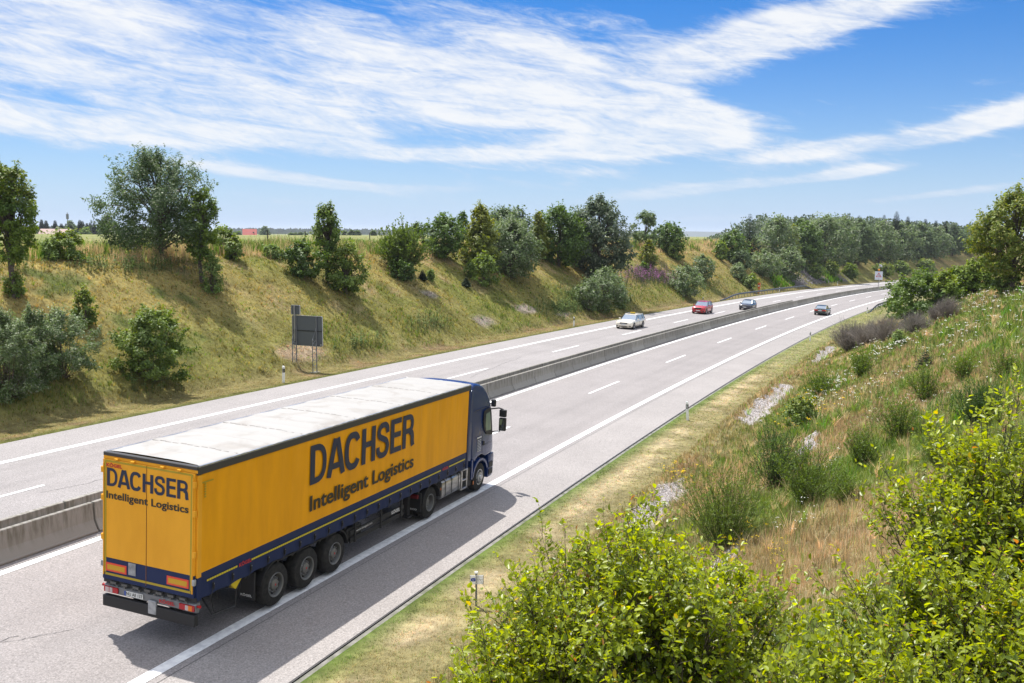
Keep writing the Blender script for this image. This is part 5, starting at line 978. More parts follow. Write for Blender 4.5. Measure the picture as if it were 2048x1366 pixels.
        for q in (-0.25, 0.2): MB().box((-0.06, (y0 + y1) / 2 + q, 3.865), (0.05, 0.09, 0.03)).build('top_latch', yd, d)
    m = MB(); m.span((-0.05, 0.33, 1.36), (-0.037, 0.53, 1.63)); m.build('document_plate', gry, o)
    lt = dict(bold=0.022)
    dl = [q for q in o.children if q.name.startswith('rear_door')][0]
    wordmark('lettering', ink, dl, (-0.040, 1.275 - 0.13, 3.25), (0, -1, 0), 2.21, 0.405); text('lettering', 'Intelligent Logistics', ink2, dl, (-0.040, 1.275 - 0.12, 2.975), (0, -1, 0), (0, 0, 1), 2.23, 0.165, fat=0.026)
    text('lettering', 'KÖGEL', red, dl, (-0.040, 1.275 - 0.115, 3.675), (0, -1, 0), (0, 0, 1), 0.44, 0.075, 0.04)
    MB().span((-0.041, 0.046, 1.2), (-0.03, 0.054, 3.83)).build('door_seal', mat('door_gap', (0.30, 0.12, 0.02), 0.6), o)
    m = MB(); [m.box((-0.02, y_, 1.10), (0.08, 0.16, 0.05)) for y_ in np.linspace(-0.95, 0.95, 7)]; [m.box((-0.05, y_, 1.05), (0.03, 0.06, 0.04)) for y_ in np.linspace(-1.05, 1.05, 11)]; m.build('buffer_fittings', mat('worn_steel', (0.12, 0.12, 0.12), 0.5, 0.5), o)
    m = MB(); m.prism([(-0.02, 0.80), (-0.13, 0.83), (-0.15, 1.0), (-0.06, 1.04), (0.02, 1.0)], R_ + 0.02, L_ - 0.02); lb = m.build('light_bar', mat('light_bar_grey', (0.20, 0.205, 0.22), 0.5, 0.2), o, bevel=0.012, seg=1)
    for sg in (-1, 1):
        yc = sg * 1.04; tl = MB().span((-0.175, yc - 0.20, 0.855), (-0.14, yc + 0.20, 0.985)).build('tail_light', redl, lb, bevel=0.015); MB().span((-0.18, yc + sg * 0.10 - 0.05, 0.865), (-0.1755, yc + sg * 0.10 + 0.05, 0.975)).build('lamp_lens', orl if sg < 0 else mat('white_lens', (0.55, 0.45, 0.45), 0.2), tl); MB().span((-0.18, yc - 0.05, 0.865), (-0.1755, yc + 0.03, 0.975)).build('lamp_lens', mat('clear_lens', (0.5, 0.42, 0.42), 0.2), tl)
        MB().tube([(-0.08, sg * 1.24, 0.95), (-0.10, sg * 1.34, 0.97)], [0.02, 0.035], 8).build('marker_lamp', redl, lb)
    pl = MB().span((-0.165, 0.14, 0.865), (-0.155, 0.66, 0.975)).build('number_plate', mat('plate_white', (0.66, 0.67, 0.66), 0.4), lb); MB().span((-0.168, 0.615, 0.867), (-0.1655, 0.659, 0.973)).build('plate_band', mat('eu_blue', (0.01, 0.06, 0.35), 0.5), pl); text('plate_lettering', 'NU AE 137', ink2, pl, (-0.1665, 0.605, 0.885), (0, -1, 0), (0, 0, 1), 0.45, 0.07, 0.02, 0.001)
    text('lettering', 'KÖGEL', red, lb, (-0.158, -0.30, 0.885), (0, -1, 0), (0, 0, 1), 0.42, 0.075, 0.04, 0.002)
    lb.location.x = 0.14
    m = MB(); m.prism([(-0.24, 0.53), (-0.12, 0.53), (-0.12, 0.78), (-0.24, 0.78)], R_ + 0.01, L_ - 0.01); ub = m.build('underrun_bumper', ch, o, bevel=0.01, seg=1); ub.location.x = 0.20; MB().span((-0.255, -0.24, 0.60), (-0.20, -0.02, 0.90)).build('bumper_plate', gry, ub, bevel=0.01, seg=1)
    [MB().span((0.12, y_ - 0.05, 0.6), (0.6, y_ + 0.05, 1.05)).build('bumper_bracket', ch, o) for y_ in (-0.5, 0.5)]
    # --- chassis
    m = MB(); [m.span((0.1, y_ - 0.06, 0.78), (13.3, y_ + 0.06, 1.165)) for y_ in (-0.5, 0.5)]; [m.span((x, -0.5, 0.86), (x + 0.12, 0.5, 1.0)) for x in np.arange(0.6, 13, 1.3)]; m.build('chassis_frame', ch, o)
    m = MB(); [m.span((x, y_ - 0.04, 1.0), (x + 0.08, y_ + 0.04, 1.165)) for x in np.arange(0.5, 13.4, 0.6) for y_ in (-1.15, 1.15)]; m.build('outriggers', ch, o)
    for sg in (-1, 1):
        yo = sg * 1.235; m = MB(); [m.span((6.1, yo - 0.015, z_), (9.1, yo + 0.015, z_ + 0.13)) for z_ in (0.58, 0.78)]; [m.span((x, yo - 0.04, 0.56), (x + 0.06, yo, 1.10)) for x in (6.3, 7.7, 8.9)]; g_ = m.build('side_guard', ch, o)
        if sg < 0: text('lettering', 'KÖGEL', wht, g_, (8.35, yo - 0.018, 0.79), (1, 0, 0), (0, 0, 1), 0.5, 0.10, 0.04); text('lettering', 'www.koegel.com', wht, g_, (6.4, yo - 0.018, 0.82), (1, 0, 0), (0, 0, 1), 0.85, 0.06, 0.01)
        MB().span((6.0, sg * 0.62 - 0.0, 0.60), (6.75, sg * 1.2, 0.98)).build('toolbox', ch, o, bevel=0.02)
        m = MB(); m.span((9.9, sg * 0.9 - 0.06, 0.3), (10.05, sg * 0.9 + 0.06, 1.1)); m.box((9.97, sg * 0.9, 0.27), (0.3, 0.25, 0.05)); m.build('landing_leg', ch, o)
    MB().tube([(0.65, -0.75, 1.0), (0.65, -1.15, 0.55), (1.35, -1.2, 0.50), (1.55, -1.1, 0.95)], 0.022, 6).build('guard_tube', ch, o)
    MB().prism([(1.08, 1.13), (1.60, 1.13), (1.35, 0.90)], -1.22, -1.0).build('wheel_chock', mat('chock_yellow', (0.70, 0.52, 0.01), 0.5), o)
    m = MB(); m.tube([(0.62, -1.1, 1.12), (0.60, -1.18, 0.9), (0.66, -1.18, 0.62), (0.8, -1.05, 0.55)], 0.014, 5); m.tube([(1.0, -1.0, 1.1), (1.0, -1.0, 0.75)], 0.010, 5); m.build('cable', ch, o)
    # --- wheels
    def wheel(x, y, sg, r=0.52, w=0.36, front=False, dual=False):
        """sg: -1 right side (outer face towards -y)"""
        pr = [(0.5, r * 0.56), (0.5, r * 0.60), (0.49, r * 0.80), (0.44, r * 0.95), (0.36, r * 0.99), (0.15, r), (0.13, r * 0.985), (0.11, r), (-0.11, r), (-0.13, r * 0.985), (-0.15, r), (-0.36, r * 0.99), (-0.44, r * 0.95), (-0.5, r * 0.6)]
        t = MB().lathe([(a * w * sg, q) for a, q in pr], (x, y, r), 'y', 40).build('wheel', rubber, o, smooth=35)
        if dual: MB().lathe([((a * w - 0.38) * sg, q) for a, q in pr], (x, y, r), 'y', 32).build('inner_tyre', rubber, t, smooth=35)
        if front: rp = [(0.5, 0.57), (0.53, 0.56), (0.49, 0.50), (0.42, 0.48), (0.44, 0.36), (0.60, 0.34), (0.64, 0.22), (0.80, 0.19), (0.84, 0.0)]
        elif dual: rp = [(0.5, 0.57), (0.52, 0.55), (0.48, 0.50), (0.0, 0.47), (-0.10, 0.40), (-0.18, 0.30), (-0.05, 0.26), (0.15, 0.22), (0.2, 0.0)]
        else: rp = [(0.5, 0.57), (0.53, 0.56), (0.49, 0.50), (0.20, 0.47), (0.16, 0.38), (0.24, 0.30), (0.30, 0.27), (0.42, 0.25), (0.46, 0.17), (0.47, 0.0)]
        rm = MB().lathe([(a * w * sg, q * r) for a, q in rp], (x, y, r), 'y', 40).build('rim', alu if front else rimm, t, smooth=30); hm = MB(); bm_ = MB(); off = {True: 0.46, False: 0.20}[front] if not dual else -0.10
        for k in range(10):
            a = k * 2 * math.pi / 10; hm.lathe([((off - 0.02) * w * sg, 0.032), ((off + 0.05) * w * sg, 0.030), ((off + 0.052) * w * sg, 0.0)], (x + 0.43 * r * math.cos(a + 0.3), y, r + 0.43 * r * math.sin(a + 0.3)), 'y', 8)
            q = 0.335 if not front else 0.36; bm_.lathe([((off) * w * sg, 0.017), ((off + 0.16) * w * sg, 0.014), ((off + 0.165) * w * sg, 0.0)], (x + q * r * math.cos(a), y, r + q * r * math.sin(a)), 'y', 6)
        hm.build('rim_holes', ch, rm); bm_.build('wheel_nuts', gry, rm)
        if not front and not dual: MB().lathe([(0.475 * w * sg, 0.026), (0.485 * w * sg, 0.0)], (x, y, r), 'y', 12).build('hub_badge', red, rm)
    for x in (2.80, 4.08, 5.36):
        for sg in (-1, 1): wheel(x, sg * 1.07, sg)
        MB().tube([(x, -0.95, 0.52), (x, 0.95, 0.52)], 0.07, 8).build('axle', ch, o)
    for sg in (-1, 1):
        wheel(10.96, sg * 1.06, sg, 0.50, 0.28, dual=True); wheel(14.78, sg * 1.07, sg, 0.50, 0.30, front=True)
        # fenders
        def arch(x, r0, a0, a1, w0, w1, nm='mudguard'):
            m = MB(); k = 14; an = [math.radians(a0 + (a1 - a0) * q / (k - 1)) for q in range(k)]
            vs = [(x + rr * math.cos(a), yy, 0.52 + rr * math.sin(a)) for a in an for rr, yy in ((r0, w0), (r0, w1), (r0 + 0.03, w1), (r0 + 0.03, w0))]; m.add(vs, [(i * 4 + q, i * 4 + (q + 1) % 4, i * 4 + 4 + (q + 1) % 4, i * 4 + 4 + q) for i in range(k - 1) for q in range(4)] + [(0, 1, 2, 3), (4 * k - 1, 4 * k - 2, 4 * k - 3, 4 * k - 4)]); m.build(nm, ch, o, smooth=40)
        ya, yb = sg * 0.86, sg * 1.27
        arch(2.80, 0.60, 90, 165, ya, yb); arch(5.36, 0.60, 10, 90, ya, yb); MB().span((2.8, min(ya, yb), 1.085), (5.36, max(ya, yb), 1.115)).build('mudguard_top', ch, o); arch(10.96, 0.58, 5, 172, sg * 0.72, sg * 1.25)
        f_ = MB().span((1.95, min(sg * 0.87, sg * 1.26), 0.42), (2.0, max(sg * 0.87, sg * 1.26), 1.08)).build('mud_flap', ch, o); text('lettering', 'KÖGEL', wht, f_, (1.945, 1.26 if sg > 0 else -0.89, 0.49), (0, -1, 0), (0, 0, 1), 0.32, 0.055, 0.04)
        f_ = MB().span((10.22, min(sg * 0.62, sg * 1.24), 0.38), (10.27, max(sg * 0.62, sg * 1.24), 0.98)).build('mud_flap', ch, o); text('lettering', 'IVECO', wht, f_, (10.215, 1.1 if sg > 0 else -0.78, 0.42), (0, -1, 0), (0, 0, 1), 0.34, 0.05, 0.04)
        tl = MB().span((10.14, sg * 0.95 - 0.22, 0.80), (10.21, sg * 0.95 + 0.22, 0.93)).build('tractor_tail_light', mat('dull_red_lens', (0.16, 0.012, 0.018), 0.4), o, bevel=0.01, seg=1); MB().span((10.135, sg * 0.86 - 0.05, 0.81), (10.1395, sg * 0.86 + 0.05, 0.92)).build('lamp_lens', mat('lens_blue_white', (0.4, 0.45, 0.6), 0.2), tl)
        MB().box((11.60, sg * 1.25, 0.80), (0.05, 0.012, 0.07)).build('side_marker', orl, o); MB().box((14.2, sg * 1.245, 0.42), (0.05, 0.012, 0.12)).build('side_marker', orl, o)
    m = MB(); [m.span((9.6, y_ - 0.05, 0.62), (15.3, y_ + 0.05, 0.9)) for y_ in (-0.4, 0.4)]; m.build('tractor_frame', ch, o)
    m = MB(); m.span((11.3, -0.55, 0.95), (12.6, 0.55, 1.10)); m.build('fifth_wheel', ch, o)
    # tanks on both sides
    for sg in (-1, 1):
        m = MB(); n = 20; cxy = (sg * 0.93, 0.72); prof = [(cxy[0] + 0.30 * max(-1, min(1, 1.25 * math.cos(a))), cxy[1] + 0.32 * max(-1, min(1, 1.25 * math.sin(a)))) for a in [2 * math.pi * k / n for k in range(n)]]
        vs = [(x, y_, z_) for x in (11.75, 13.15) for y_, z_ in prof]; m.add(vs, [tuple(range(n)), tuple(range(2 * n - 1, n - 1, -1))] + [(i, (i + 1) % n, (i + 1) % n + n, i + n) for i in range(n)]); tk = m.build('fuel_tank', alu, o, smooth=40, bevel=0.015, seg=1)
        m = MB(); [m.add([(x + dx, cxy[0] + (y_ - cxy[0]) * 1.03, cxy[1] + (z_ - cxy[1]) * 1.03) for dx in (0, 0.05) for y_, z_ in prof], [(i, (i + 1) % n, (i + 1) % n + n, i + n) for i in range(n)]) for x in (11.95, 12.42, 12.95)]; m.build('tank_strap', ch, tk)
        st = MB(); st.span((13.2, sg * 0.75, 0.40), (13.30, sg * 1.24, 1.02)); st.span((13.62, sg * 0.75, 0.40), (13.70, sg * 1.24, 1.02)); st.span((13.2, sg * 0.75, 0.36), (13.70, sg * 1.24, 0.42)); st.span((13.3, sg * 0.8, 0.66), (13.62, sg * 1.235, 0.71)); st.span((13.15, sg * 0.7, 1.02), (13.72, sg * 1.24, 1.06)); st.build('access_step', alu, o, bevel=0.008, seg=1); MB().span((13.25, sg * 0.7, 0.42), (13.68, sg * 0.78, 1.01)).build('step_back', ch, o)
        MB().span((13.78, sg * 0.7, 0.35), (14.1, sg * 1.2, 1.0)).build('battery_box', ch, o, bevel=0.02)
    # --- cab
    prof = [(14.02, 1.28), (14.02, 3.72), (14.10, 3.86), (14.30, 3.90), (14.65, 3.86), (14.98, 3.72), (15.25, 3.50), (15.45, 3.22), (15.58, 2.98), (15.84, 2.2), (15.97, 1.72), (16.02, 1.45), (16.02, 1.18), (15.55, 1.18), (15.42, 1.18)]
    def arc(cx, cz, r, a0, a1, k=10): return [(cx + r * math.cos(math.radians(a0 + (a1 - a0) * i / (k - 1))), cz + r * math.sin(math.radians(a0 + (a1 - a0) * i / (k - 1)))) for i in range(k)]
    prof = prof[:13] + [(15.55, 1.18)] + arc(14.80, 0.52, 0.78, 58, 128, 9)[::1] + []
    # narrower towards the roof and the nose
    def taper(x, y, z):
        f = 1 - 0.10 * max(0, min(1, (z - 2.95) / 0.95)) ** 1.5 - 0.055 * max(0, min(1, (x - 15.3) / 0.7)) ** 2
        return (x, y * f, z)
    cabp = [p for p in prof]
    m = MB(); ysl = np.linspace(-1.23, 1.23, 9); n = len(cabp); vs = []
    for y_ in ysl:
        cr_ = 1 - (abs(y_) / 1.23) ** 3
        for px_, pz_ in cabp:
            bulge = 0.10 * cr_ * (1 if px_ > 15.3 else 0); top = 0.05 * cr_ * (1 if pz_ > 3.4 else 0); vs.append(taper(px_ + bulge, y_, pz_ + top))
    fs = [tuple(range(n)), tuple(range(9 * n - 1, 8 * n - 1, -1))] + [(a * n + i, (a + 1) * n + i, (a + 1) * n + (i + 1) % n, a * n + (i + 1) % n) for a in range(8) for i in range(n)]
    m.add(vs, fs); cab = m.build('cab', navyd, o, smooth=50, bevel=0.07, seg=3)
    # front lower part and bumper
    bp_ = [(15.56, 0.30), (15.95, 0.30), (16.06, 0.42), (16.08, 1.0), (16.04, 1.165), (15.58, 1.165)]
    MB().prism(bp_, -1.2, 1.2).build('bumper', navyd, o, smooth=40, bevel=0.04)
    for sg in (-1, 1):
        s1 = MB(); s1.span((15.62, sg * 1.195, 0.40), (15.95, sg * 1.225, 0.60)); s1.span((15.62, sg * 1.195, 0.66), (15.95, sg * 1.225, 0.86)); s1.build('entry_step', ch, o)
        # wheel arch trim
        m = MB(); k = 12; an = [math.radians(20 + 150 * q / (k - 1)) for q in range(k)]; vs = [(14.78 + rr * math.cos(a), yy, 0.50 + rr * math.sin(a)) for a in an for rr, yy in ((0.60, sg * 0.9), (0.60, sg * 1.255), (0.685, sg * 1.255), (0.70, sg * 0.9))]
        m.add(vs, [(i * 4 + q, i * 4 + (q + 1) % 4, i * 4 + 4 + (q + 1) % 4, i * 4 + 4 + q) for i in range(k - 1) for q in range(4)] + [(0, 1, 2, 3), (4 * k - 1, 4 * k - 2, 4 * k - 3, 4 * k - 4)]); m.build('wheel_arch', navyd, o, smooth=40)
        MB().prism([(14.02, 0.55), (14.16, 0.55), (14.12, 1.25), (14.02, 1.25)], sg * 0.85, sg * 1.24).build('rear_fender', navyd, o, bevel=0.01, seg=1)
        # side air deflector behind the cab
        MB().prism([(13.72, 1.28), (14.0, 1.22), (14.0, 3.70), (13.86, 3.74), (13.80, 3.2)], sg * 1.16, sg * 1.20).build('side_deflector', navyd, o, bevel=0.01, seg=1)
        yo = sg * 1.232
        def onside(pts, d, nm, mt, par=cab, th=0.012):
            m = MB(); n = len(pts); vs = []
            for off in (d, d + th):
                for x_, z_ in pts: q = taper(x_, 1.23, z_); vs.append((x_, sg * (q[1] + off), z_))
            m.add(vs, [tuple(range(n)), tuple(range(2 * n - 1, n - 1, -1))] + [(i, (i + 1) % n, (i + 1) % n + n, i + n) for i in range(n)]); return m.build(nm, mt, par)
        win = [(14.92, 2.86), (15.25, 2.93), (15.52, 2.90), (15.60, 2.70), (15.74, 2.22), (15.84, 1.86), (15.60, 1.90), (15.20, 1.99), (14.98, 2.16), (14.88, 2.5)]
        dw = onside(win, 0.004, 'window_surround', ch); gw = [(15.08, 2.74), (15.42, 2.78), (15.56, 2.30), (15.60, 2.08), (15.14, 2.12), (15.06, 2.3)]
        onside(gw, 0.018, 'window_glass', mat('cab_glass_side', (0.20, 0.26, 0.21), 0.12, spec=0.8), dw, 0.004)
        sm_ = MB(); [sm_.box((x_, sg * 1.238, z_), (0.010, 0.006, l_)) for x_, z_, l_ in ((14.90, 2.05, 1.5),)]; sm_.box((15.35, sg * 1.238, 1.62), (0.85, 0.006, 0.010)); sm_.box((14.75, sg * 1.238, 2.98), (1.3, 0.006, 0.012)); sm_.build('door_gaps', ch, cab)
        MB().box((14.99, sg * 1.245, 1.70), (0.11, 0.02, 0.13)).build('door_handle', ch, cab)
        m = MB(); m.box((14.58, sg * 1.237, 1.97), (0.38, 0.004, 0.05)); [m.box((14.60, sg * 1.237, 1.87 - 0.055 * q), (0.30, 0.004, 0.016)) for q in range(8)]; m.build('door_text_block', wht, cab)
        # mirrors
        mr_ = MB(); mr_.tube([(15.66, sg * 1.18, 2.83), (15.85, sg * 1.42, 2.86), (15.95, sg * 1.55, 2.80)], 0.025, 6); mr_.tube([(15.72, sg * 1.18, 1.98), (15.9, sg * 1.45, 2.0), (15.95, sg * 1.55, 2.1)], 0.022, 6); mi = mr_.build('mirror_arm', ch, cab)
        MB().span((15.86, sg * 1.42, 2.53), (16.0, sg * 1.68, 2.80)).build('mirror', ch, mi, bevel=0.035); MB().span((15.86, sg * 1.42, 2.02), (16.0, sg * 1.68, 2.50)).build('mirror', ch, mi, bevel=0.035); MB().span((15.854, sg * 1.46, 2.07), (15.858, sg * 1.64, 2.45)).build('mirror_glass', mat('mirror_glass', (0.5, 0.55, 0.5), 0.03, 1.0), mi)
        MB().tube([(15.70, sg * 1.05, 3.0), (15.85, sg * 1.22, 3.0)], 0.02, 6).build('kerb_mirror_arm', ch, cab); MB().span((15.72, sg * 1.14, 2.90), (15.86, sg * 1.30, 3.16)).build('kerb_mirror', ch, cab, bevel=0.03)
    MB().prism([(15.66, 2.90), (15.72, 2.90), (16.0, 1.95), (15.94, 1.95)], -1.02, 1.02, T=lambda x, y, z: (x + 0.075, y, z)).build('windscreen', glass, cab)
    MB().span((15.95, -0.9, 2.93), (15.98, 0.9, 3.05), 0).build('sun_visor', ch, cab)
    m = MB(); [m.box((13.80, y_, 2.2), (0.03, 0.05, 1.6)) for y_ in (-0.3, 0.3)]; m.tube([(13.85, 0.2, 1.6), (13.7, 0.25, 1.2), (13.64, 0.3, 1.6)], 0.02, 5); m.build('air_lines', ch, o)
    MB().span((13.86, -1.15, 1.30), (14.04, 1.15, 3.6)).build('cab_back', ch, o)
truck()
# ---------------------------------------------------------------- cars.  local x forward, y left, z up, origin on the road under the middle
def car(label, name, M, P):
    """P: dict of sizes and colours"""
    o = empty(name, (0, 0, 0), 0, label, 'car'); o.matrix_world = M; L_, W_, H_ = P['L'], P['W'], P['H']; w = W_ / 2; xf, xr = L_ / 2, -L_ / 2
    paint = mat('car_paint', P['col'], 0.28, spec=0.5, coat=0.8); blk = M_BLACK; gl = mat('car_glass', (0.36, 0.41, 0.47), 0.06, 0.75); hood, belt, deck = P['hood'], P['belt'], P['deck']; wf, wr = xf - P['fo'], xr + P['ro']
    # lower body: rings across the car at stations along it
    st = [(xf, 0.80, 0.28, hood * 0.72), (xf - 0.06, 0.90, 0.20, hood * 0.80), (xf - 0.22, 0.965, 0.19, hood * 0.90), (xf - 0.5, 0.99, 0.20, hood * 0.955), (wf, 1.0, 0.22, hood), (P['ws'], 1.0, 0.22, belt * 0.985), (0, 1.0, 0.22, belt), (P['rs'], 1.0, 0.22, belt * 1.01), (wr, 1.0, 0.22, deck * 1.0), (xr + 0.30, 0.975, 0.25, deck), (xr + 0.08, 0.93, 0.28, deck * 0.97), (xr, 0.86, 0.34, deck * 0.90)]
    ring = lambda x, g, zb, zt: [(x, 0, zb), (x, w * g * 0.86, zb), (x, w * g * 0.97, zb + 0.10), (x, w * g, zb + (zt - zb) * 0.45), (x, w * g * 0.985, zb + (zt - zb) * 0.72), (x, w * g * 0.93, zt - 0.06), (x, w * g * 0.80, zt), (x, w * g * 0.4, zt + 0.025), (x, 0, zt + 0.03)]
    m = MB(); vs = []; 
    for a in st:
        r_ = ring(*a); vs += r_ + [(x, -y, z) for x, y, z in r_[-2:0:-1]]
    k = 16; m.add(vs, [(i * k + j, i * k + (j + 1) % k, (i + 1) * k + (j + 1) % k, (i + 1) * k + j) for i in range(len(st) - 1) for j in range(k)] + [tuple(range(k)), tuple(range(len(st) * k - 1, (len(st) - 1) * k - 1, -1))])
    body = m.build('body', paint, o, smooth=45)
    # greenhouse: glass all round under a painted roof
    A, B, C, D = P['ws'] + 0.02, P['rf'], P['rb'], P['rw']; zb, zr = belt - 0.02, H_ - 0.05; wb, wt_ = w * 0.90, w * 0.70
    g = [(A, wb * 0.95, zb), (D, wb * 0.93, zb + P.get('dz', 0)), (C, wt_, zr), (B, wt_, zr)]; m = MB(); m.add([(x, y, z) for x, y, z in g] + [(x, -y, z) for x, y, z in g], [(0, 1, 2, 3), (7, 6, 5, 4), (0, 3, 7, 4), (1, 5, 6, 2), (3, 2, 6, 7)]); m.build('windows', gl, o, bevel=0.03)
    m = MB(); xs = [B + 0.05, B - 0.1, (B + C) / 2, C + 0.1, C - 0.06]; zz = [zr - 0.005, zr + 0.035, H_, zr + 0.035, zr - 0.015]; vs = []
    for x, z in zip(xs, zz): vs += [(x, wt_ + 0.03, zr - 0.035), (x, wt_ + 0.015, z - 0.012), (x, wt_ * 0.55, z + 0.006), (x, 0, z + 0.01), (x, -wt_ * 0.55, z + 0.006), (x, -wt_ - 0.015, z - 0.012), (x, -wt_ - 0.03, zr - 0.035)]
    m.add(vs, [(i * 7 + j, i * 7 + j + 1, (i + 1) * 7 + j + 1, (i + 1) * 7 + j) for i in range(4) for j in range(6)] + [(6, 5, 4, 3, 2, 1, 0), tuple(28 + j for j in range(7)), (0, 7, 14, 21, 28, 34, 27, 20, 13, 6)]); roof = m.build('roof', paint, o, smooth=50)
    if P.get('sunroof'): MB().span((0.0 + B - 0.75, -wt_ * 0.72, H_ + 0.004), (B - 0.12, wt_ * 0.72, H_ + 0.014)).build('sunroof', gl, roof)
    pil = MB(); 
    for s_ in (-1, 1):
        for p0, p1 in (((A, wb * 0.95 + 0.004, zb), (B, wt_ + 0.004, zr)), ((D, wb * 0.93 + 0.004, zb), (C, wt_ + 0.004, zr)), ((P['bp'], wb * 0.94, zb), (P['bp'] - 0.05, wt_ + 0.006, zr))) + ((((P['rs'] - 0.25, wb * 0.94, zb), (P['rs'] - 0.15, wt_ + 0.006, zr)),) if P.get('wagon') else ()):
            pil.tube([(p0[0], s_ * p0[1], p0[2]), (p1[0], s_ * p1[1], p1[2])], 0.032, 5)
    pil.build('pillars', paint if not P.get('wagon') else blk, o)
    for x in (wf, wr):
        for s_ in (-1, 1):
            MB().lathe([(s_ * (w - 0.012), 0.0), (s_ * (w + 0.004), P['wr'] + 0.055), (s_ * (w - 0.1), P['wr'] + 0.06)], (x, 0, P['wr']), 'y', 24).build('wheel_housing', blk, o)
            r = P['wr']; t = MB().lathe([(s_ * q, rr) for q, rr in ((w + 0.012, r * 0.66), (w + 0.014, r * 0.9), (w - 0.005, r * 0.99), (w - 0.2, r), (w - 0.22, r * 0.6))], (x, 0, r), 'y', 24).build('wheel', mat('car_tyre', (0.02, 0.02, 0.02), 0.8) if 'car_tyre' not in bpy.data.materials else bpy.data.materials['car_tyre'], o, smooth=35)
            rm = MB().lathe([(s_ * (w + 0.013), r * 0.66), (s_ * (w - 0.02), r * 0.60), (s_ * (w - 0.06), r * 0.55)], (x, 0, r), 'y', 24); 
            for q in range(5):
                a = q * 1.2566; rm.add([(x + rr * math.cos(a + d), s_ * yy, r + rr * math.sin(a + d)) for rr, d, yy in ((0.02, -0.5, w + 0.006), (r * 0.62, -0.16, w + 0.004), (r * 0.62, 0.16, w + 0.004), (0.02, 0.5, w + 0.006))], [(0, 1, 2, 3)])
            rm.build('rim', M_ALU, t)
    f = P['front']; fx = xf
    hl = mat('headlamp', (0.62, 0.64, 0.68), 0.08, 0.3)
    for s_ in (-1, 1):
        q = MB(); q.add([(fx - 0.035, s_ * w * 0.50, hood * 0.66), (fx - 0.20, s_ * w * 0.95, hood * 0.70), (fx - 0.26, s_ * w * 0.93, hood * 0.84), (fx - 0.10, s_ * w * 0.52, hood * 0.80), (fx - 0.10, s_ * w * 0.50, hood * 0.66), (fx - 0.30, s_ * w * 0.90, hood * 0.70), (fx - 0.34, s_ * w * 0.88, hood * 0.84), (fx - 0.18, s_ * w * 0.5, hood * 0.8)], [(0, 1, 2, 3), (7, 6, 5, 4), (0, 4, 5, 1), (1, 5, 6, 2), (2, 6, 7, 3), (3, 7, 4, 0)]); q.build('headlight', hl, body)
        MB().span((fx - 0.10, s_ * w * 0.58, 0.27), (fx + 0.0, s_ * w * 0.86, 0.42)).build('air_intake', blk, body, bevel=0.02)
        tl = MB().span((xr - 0.012, s_ * w * P.get('tl0', 0.52), deck * 0.68), (xr + 0.16, s_ * w * 0.93, deck * 0.86)); tl.build('tail_light', mat('car_tail_lens', (0.5, 0.015, 0.01), 0.3) if 'car_tail_lens' not in bpy.data.materials else bpy.data.materials['car_tail_lens'], body, bevel=0.02, seg=1)
        if P.get('tl_orange'): MB().span((xr - 0.016, s_ * w * 0.86, deck * 0.69), (xr + 0.15, s_ * w * 0.945, deck * 0.85)).build('indicator', mat('indicator_lens', (0.8, 0.22, 0.02), 0.3), body)
        mi = MB(); mi.box((P['ws'] - 0.22, s_ * (w + 0.10), belt + 0.06), (0.12, 0.20, 0.13)); mi.build('wing_mirror', paint, o, bevel=0.03)
        hd = MB(); [hd.box((xh, s_ * (w + 0.003), belt * 0.80), (0.16, 0.012, 0.03)) for xh in (P['bp'] + 0.12, P['rs'] + 0.1)]; [hd.box((xh, s_ * (w * 0.999), belt * 0.55), (0.010, 0.010, belt * 0.62)) for xh in (P['bp'], P['ws'] - 0.15)]; hd.build('door_handles', blk, body)
    MB().span((fx - 0.06, -w * 0.46, hood * 0.60), (fx + 0.008, w * 0.46, hood * 0.80)).build('grille', blk if f != 'taxi' else mat('chrome_grille', (0.16, 0.16, 0.17), 0.3, 0.8), body, bevel=0.02)
    if f == 'taxi':
        st_ = MB().lathe([(fx + 0.010, 0.10), (fx + 0.016, 0.085), (fx + 0.010, 0.075)], (0, 0, hood * 0.70), 'x', 20); 
        for a in (math.pi / 2, math.pi * 7 / 6, math.pi * 11 / 6): st_.tube([(fx + 0.014, 0, hood * 0.70), (fx + 0.014, 0.09 * math.cos(a), hood * 0.70 + 0.09 * math.sin(a))], 0.008, 4)
        st_.build('emblem', M_ALU, body); MB().box((fx + 0.01, 0, hood * 0.70), (0.006, w * 0.9, 0.014)).build('grille_bar', M_ALU, body)
    MB().span((fx - 0.08, -w * 0.5, 0.25), (fx + 0.004, w * 0.5, 0.34)).build('lower_grille', blk, body)
    pw = mat('car_plate', (0.62, 0.63, 0.62), 0.4) if 'car_plate' not in bpy.data.materials else bpy.data.materials['car_plate']
    MB().span((fx + 0.0, -0.26, 0.40), (fx + 0.018, 0.26, 0.51)).build('number_plate', pw, body); MB().span((xr - 0.024, -0.26, deck * 0.66), (xr - 0.010, 0.26, deck * 0.66 + 0.115)).build('number_plate', pw, body)
    MB().span((xr - 0.02, -w * 0.86, 0.34), (xr + 0.10, w * 0.86, 0.52)).build('rear_bumper', P.get('bumpm') or paint, body, bevel=0.03)
    MB().span((wr + 0.4, -w * 0.9, 0.17), (wf - 0.4, w * 0.9, 0.25)).build('underbody', blk, o)
    if P.get('taxi'): tx = MB().span((-0.55, -0.26, H_ + 0.03), (-0.35, 0.26, H_ + 0.16)).build('roof_sign', mat('taxi_sign_yellow', (0.80, 0.52, 0.02), 0.4), roof, bevel=0.025)
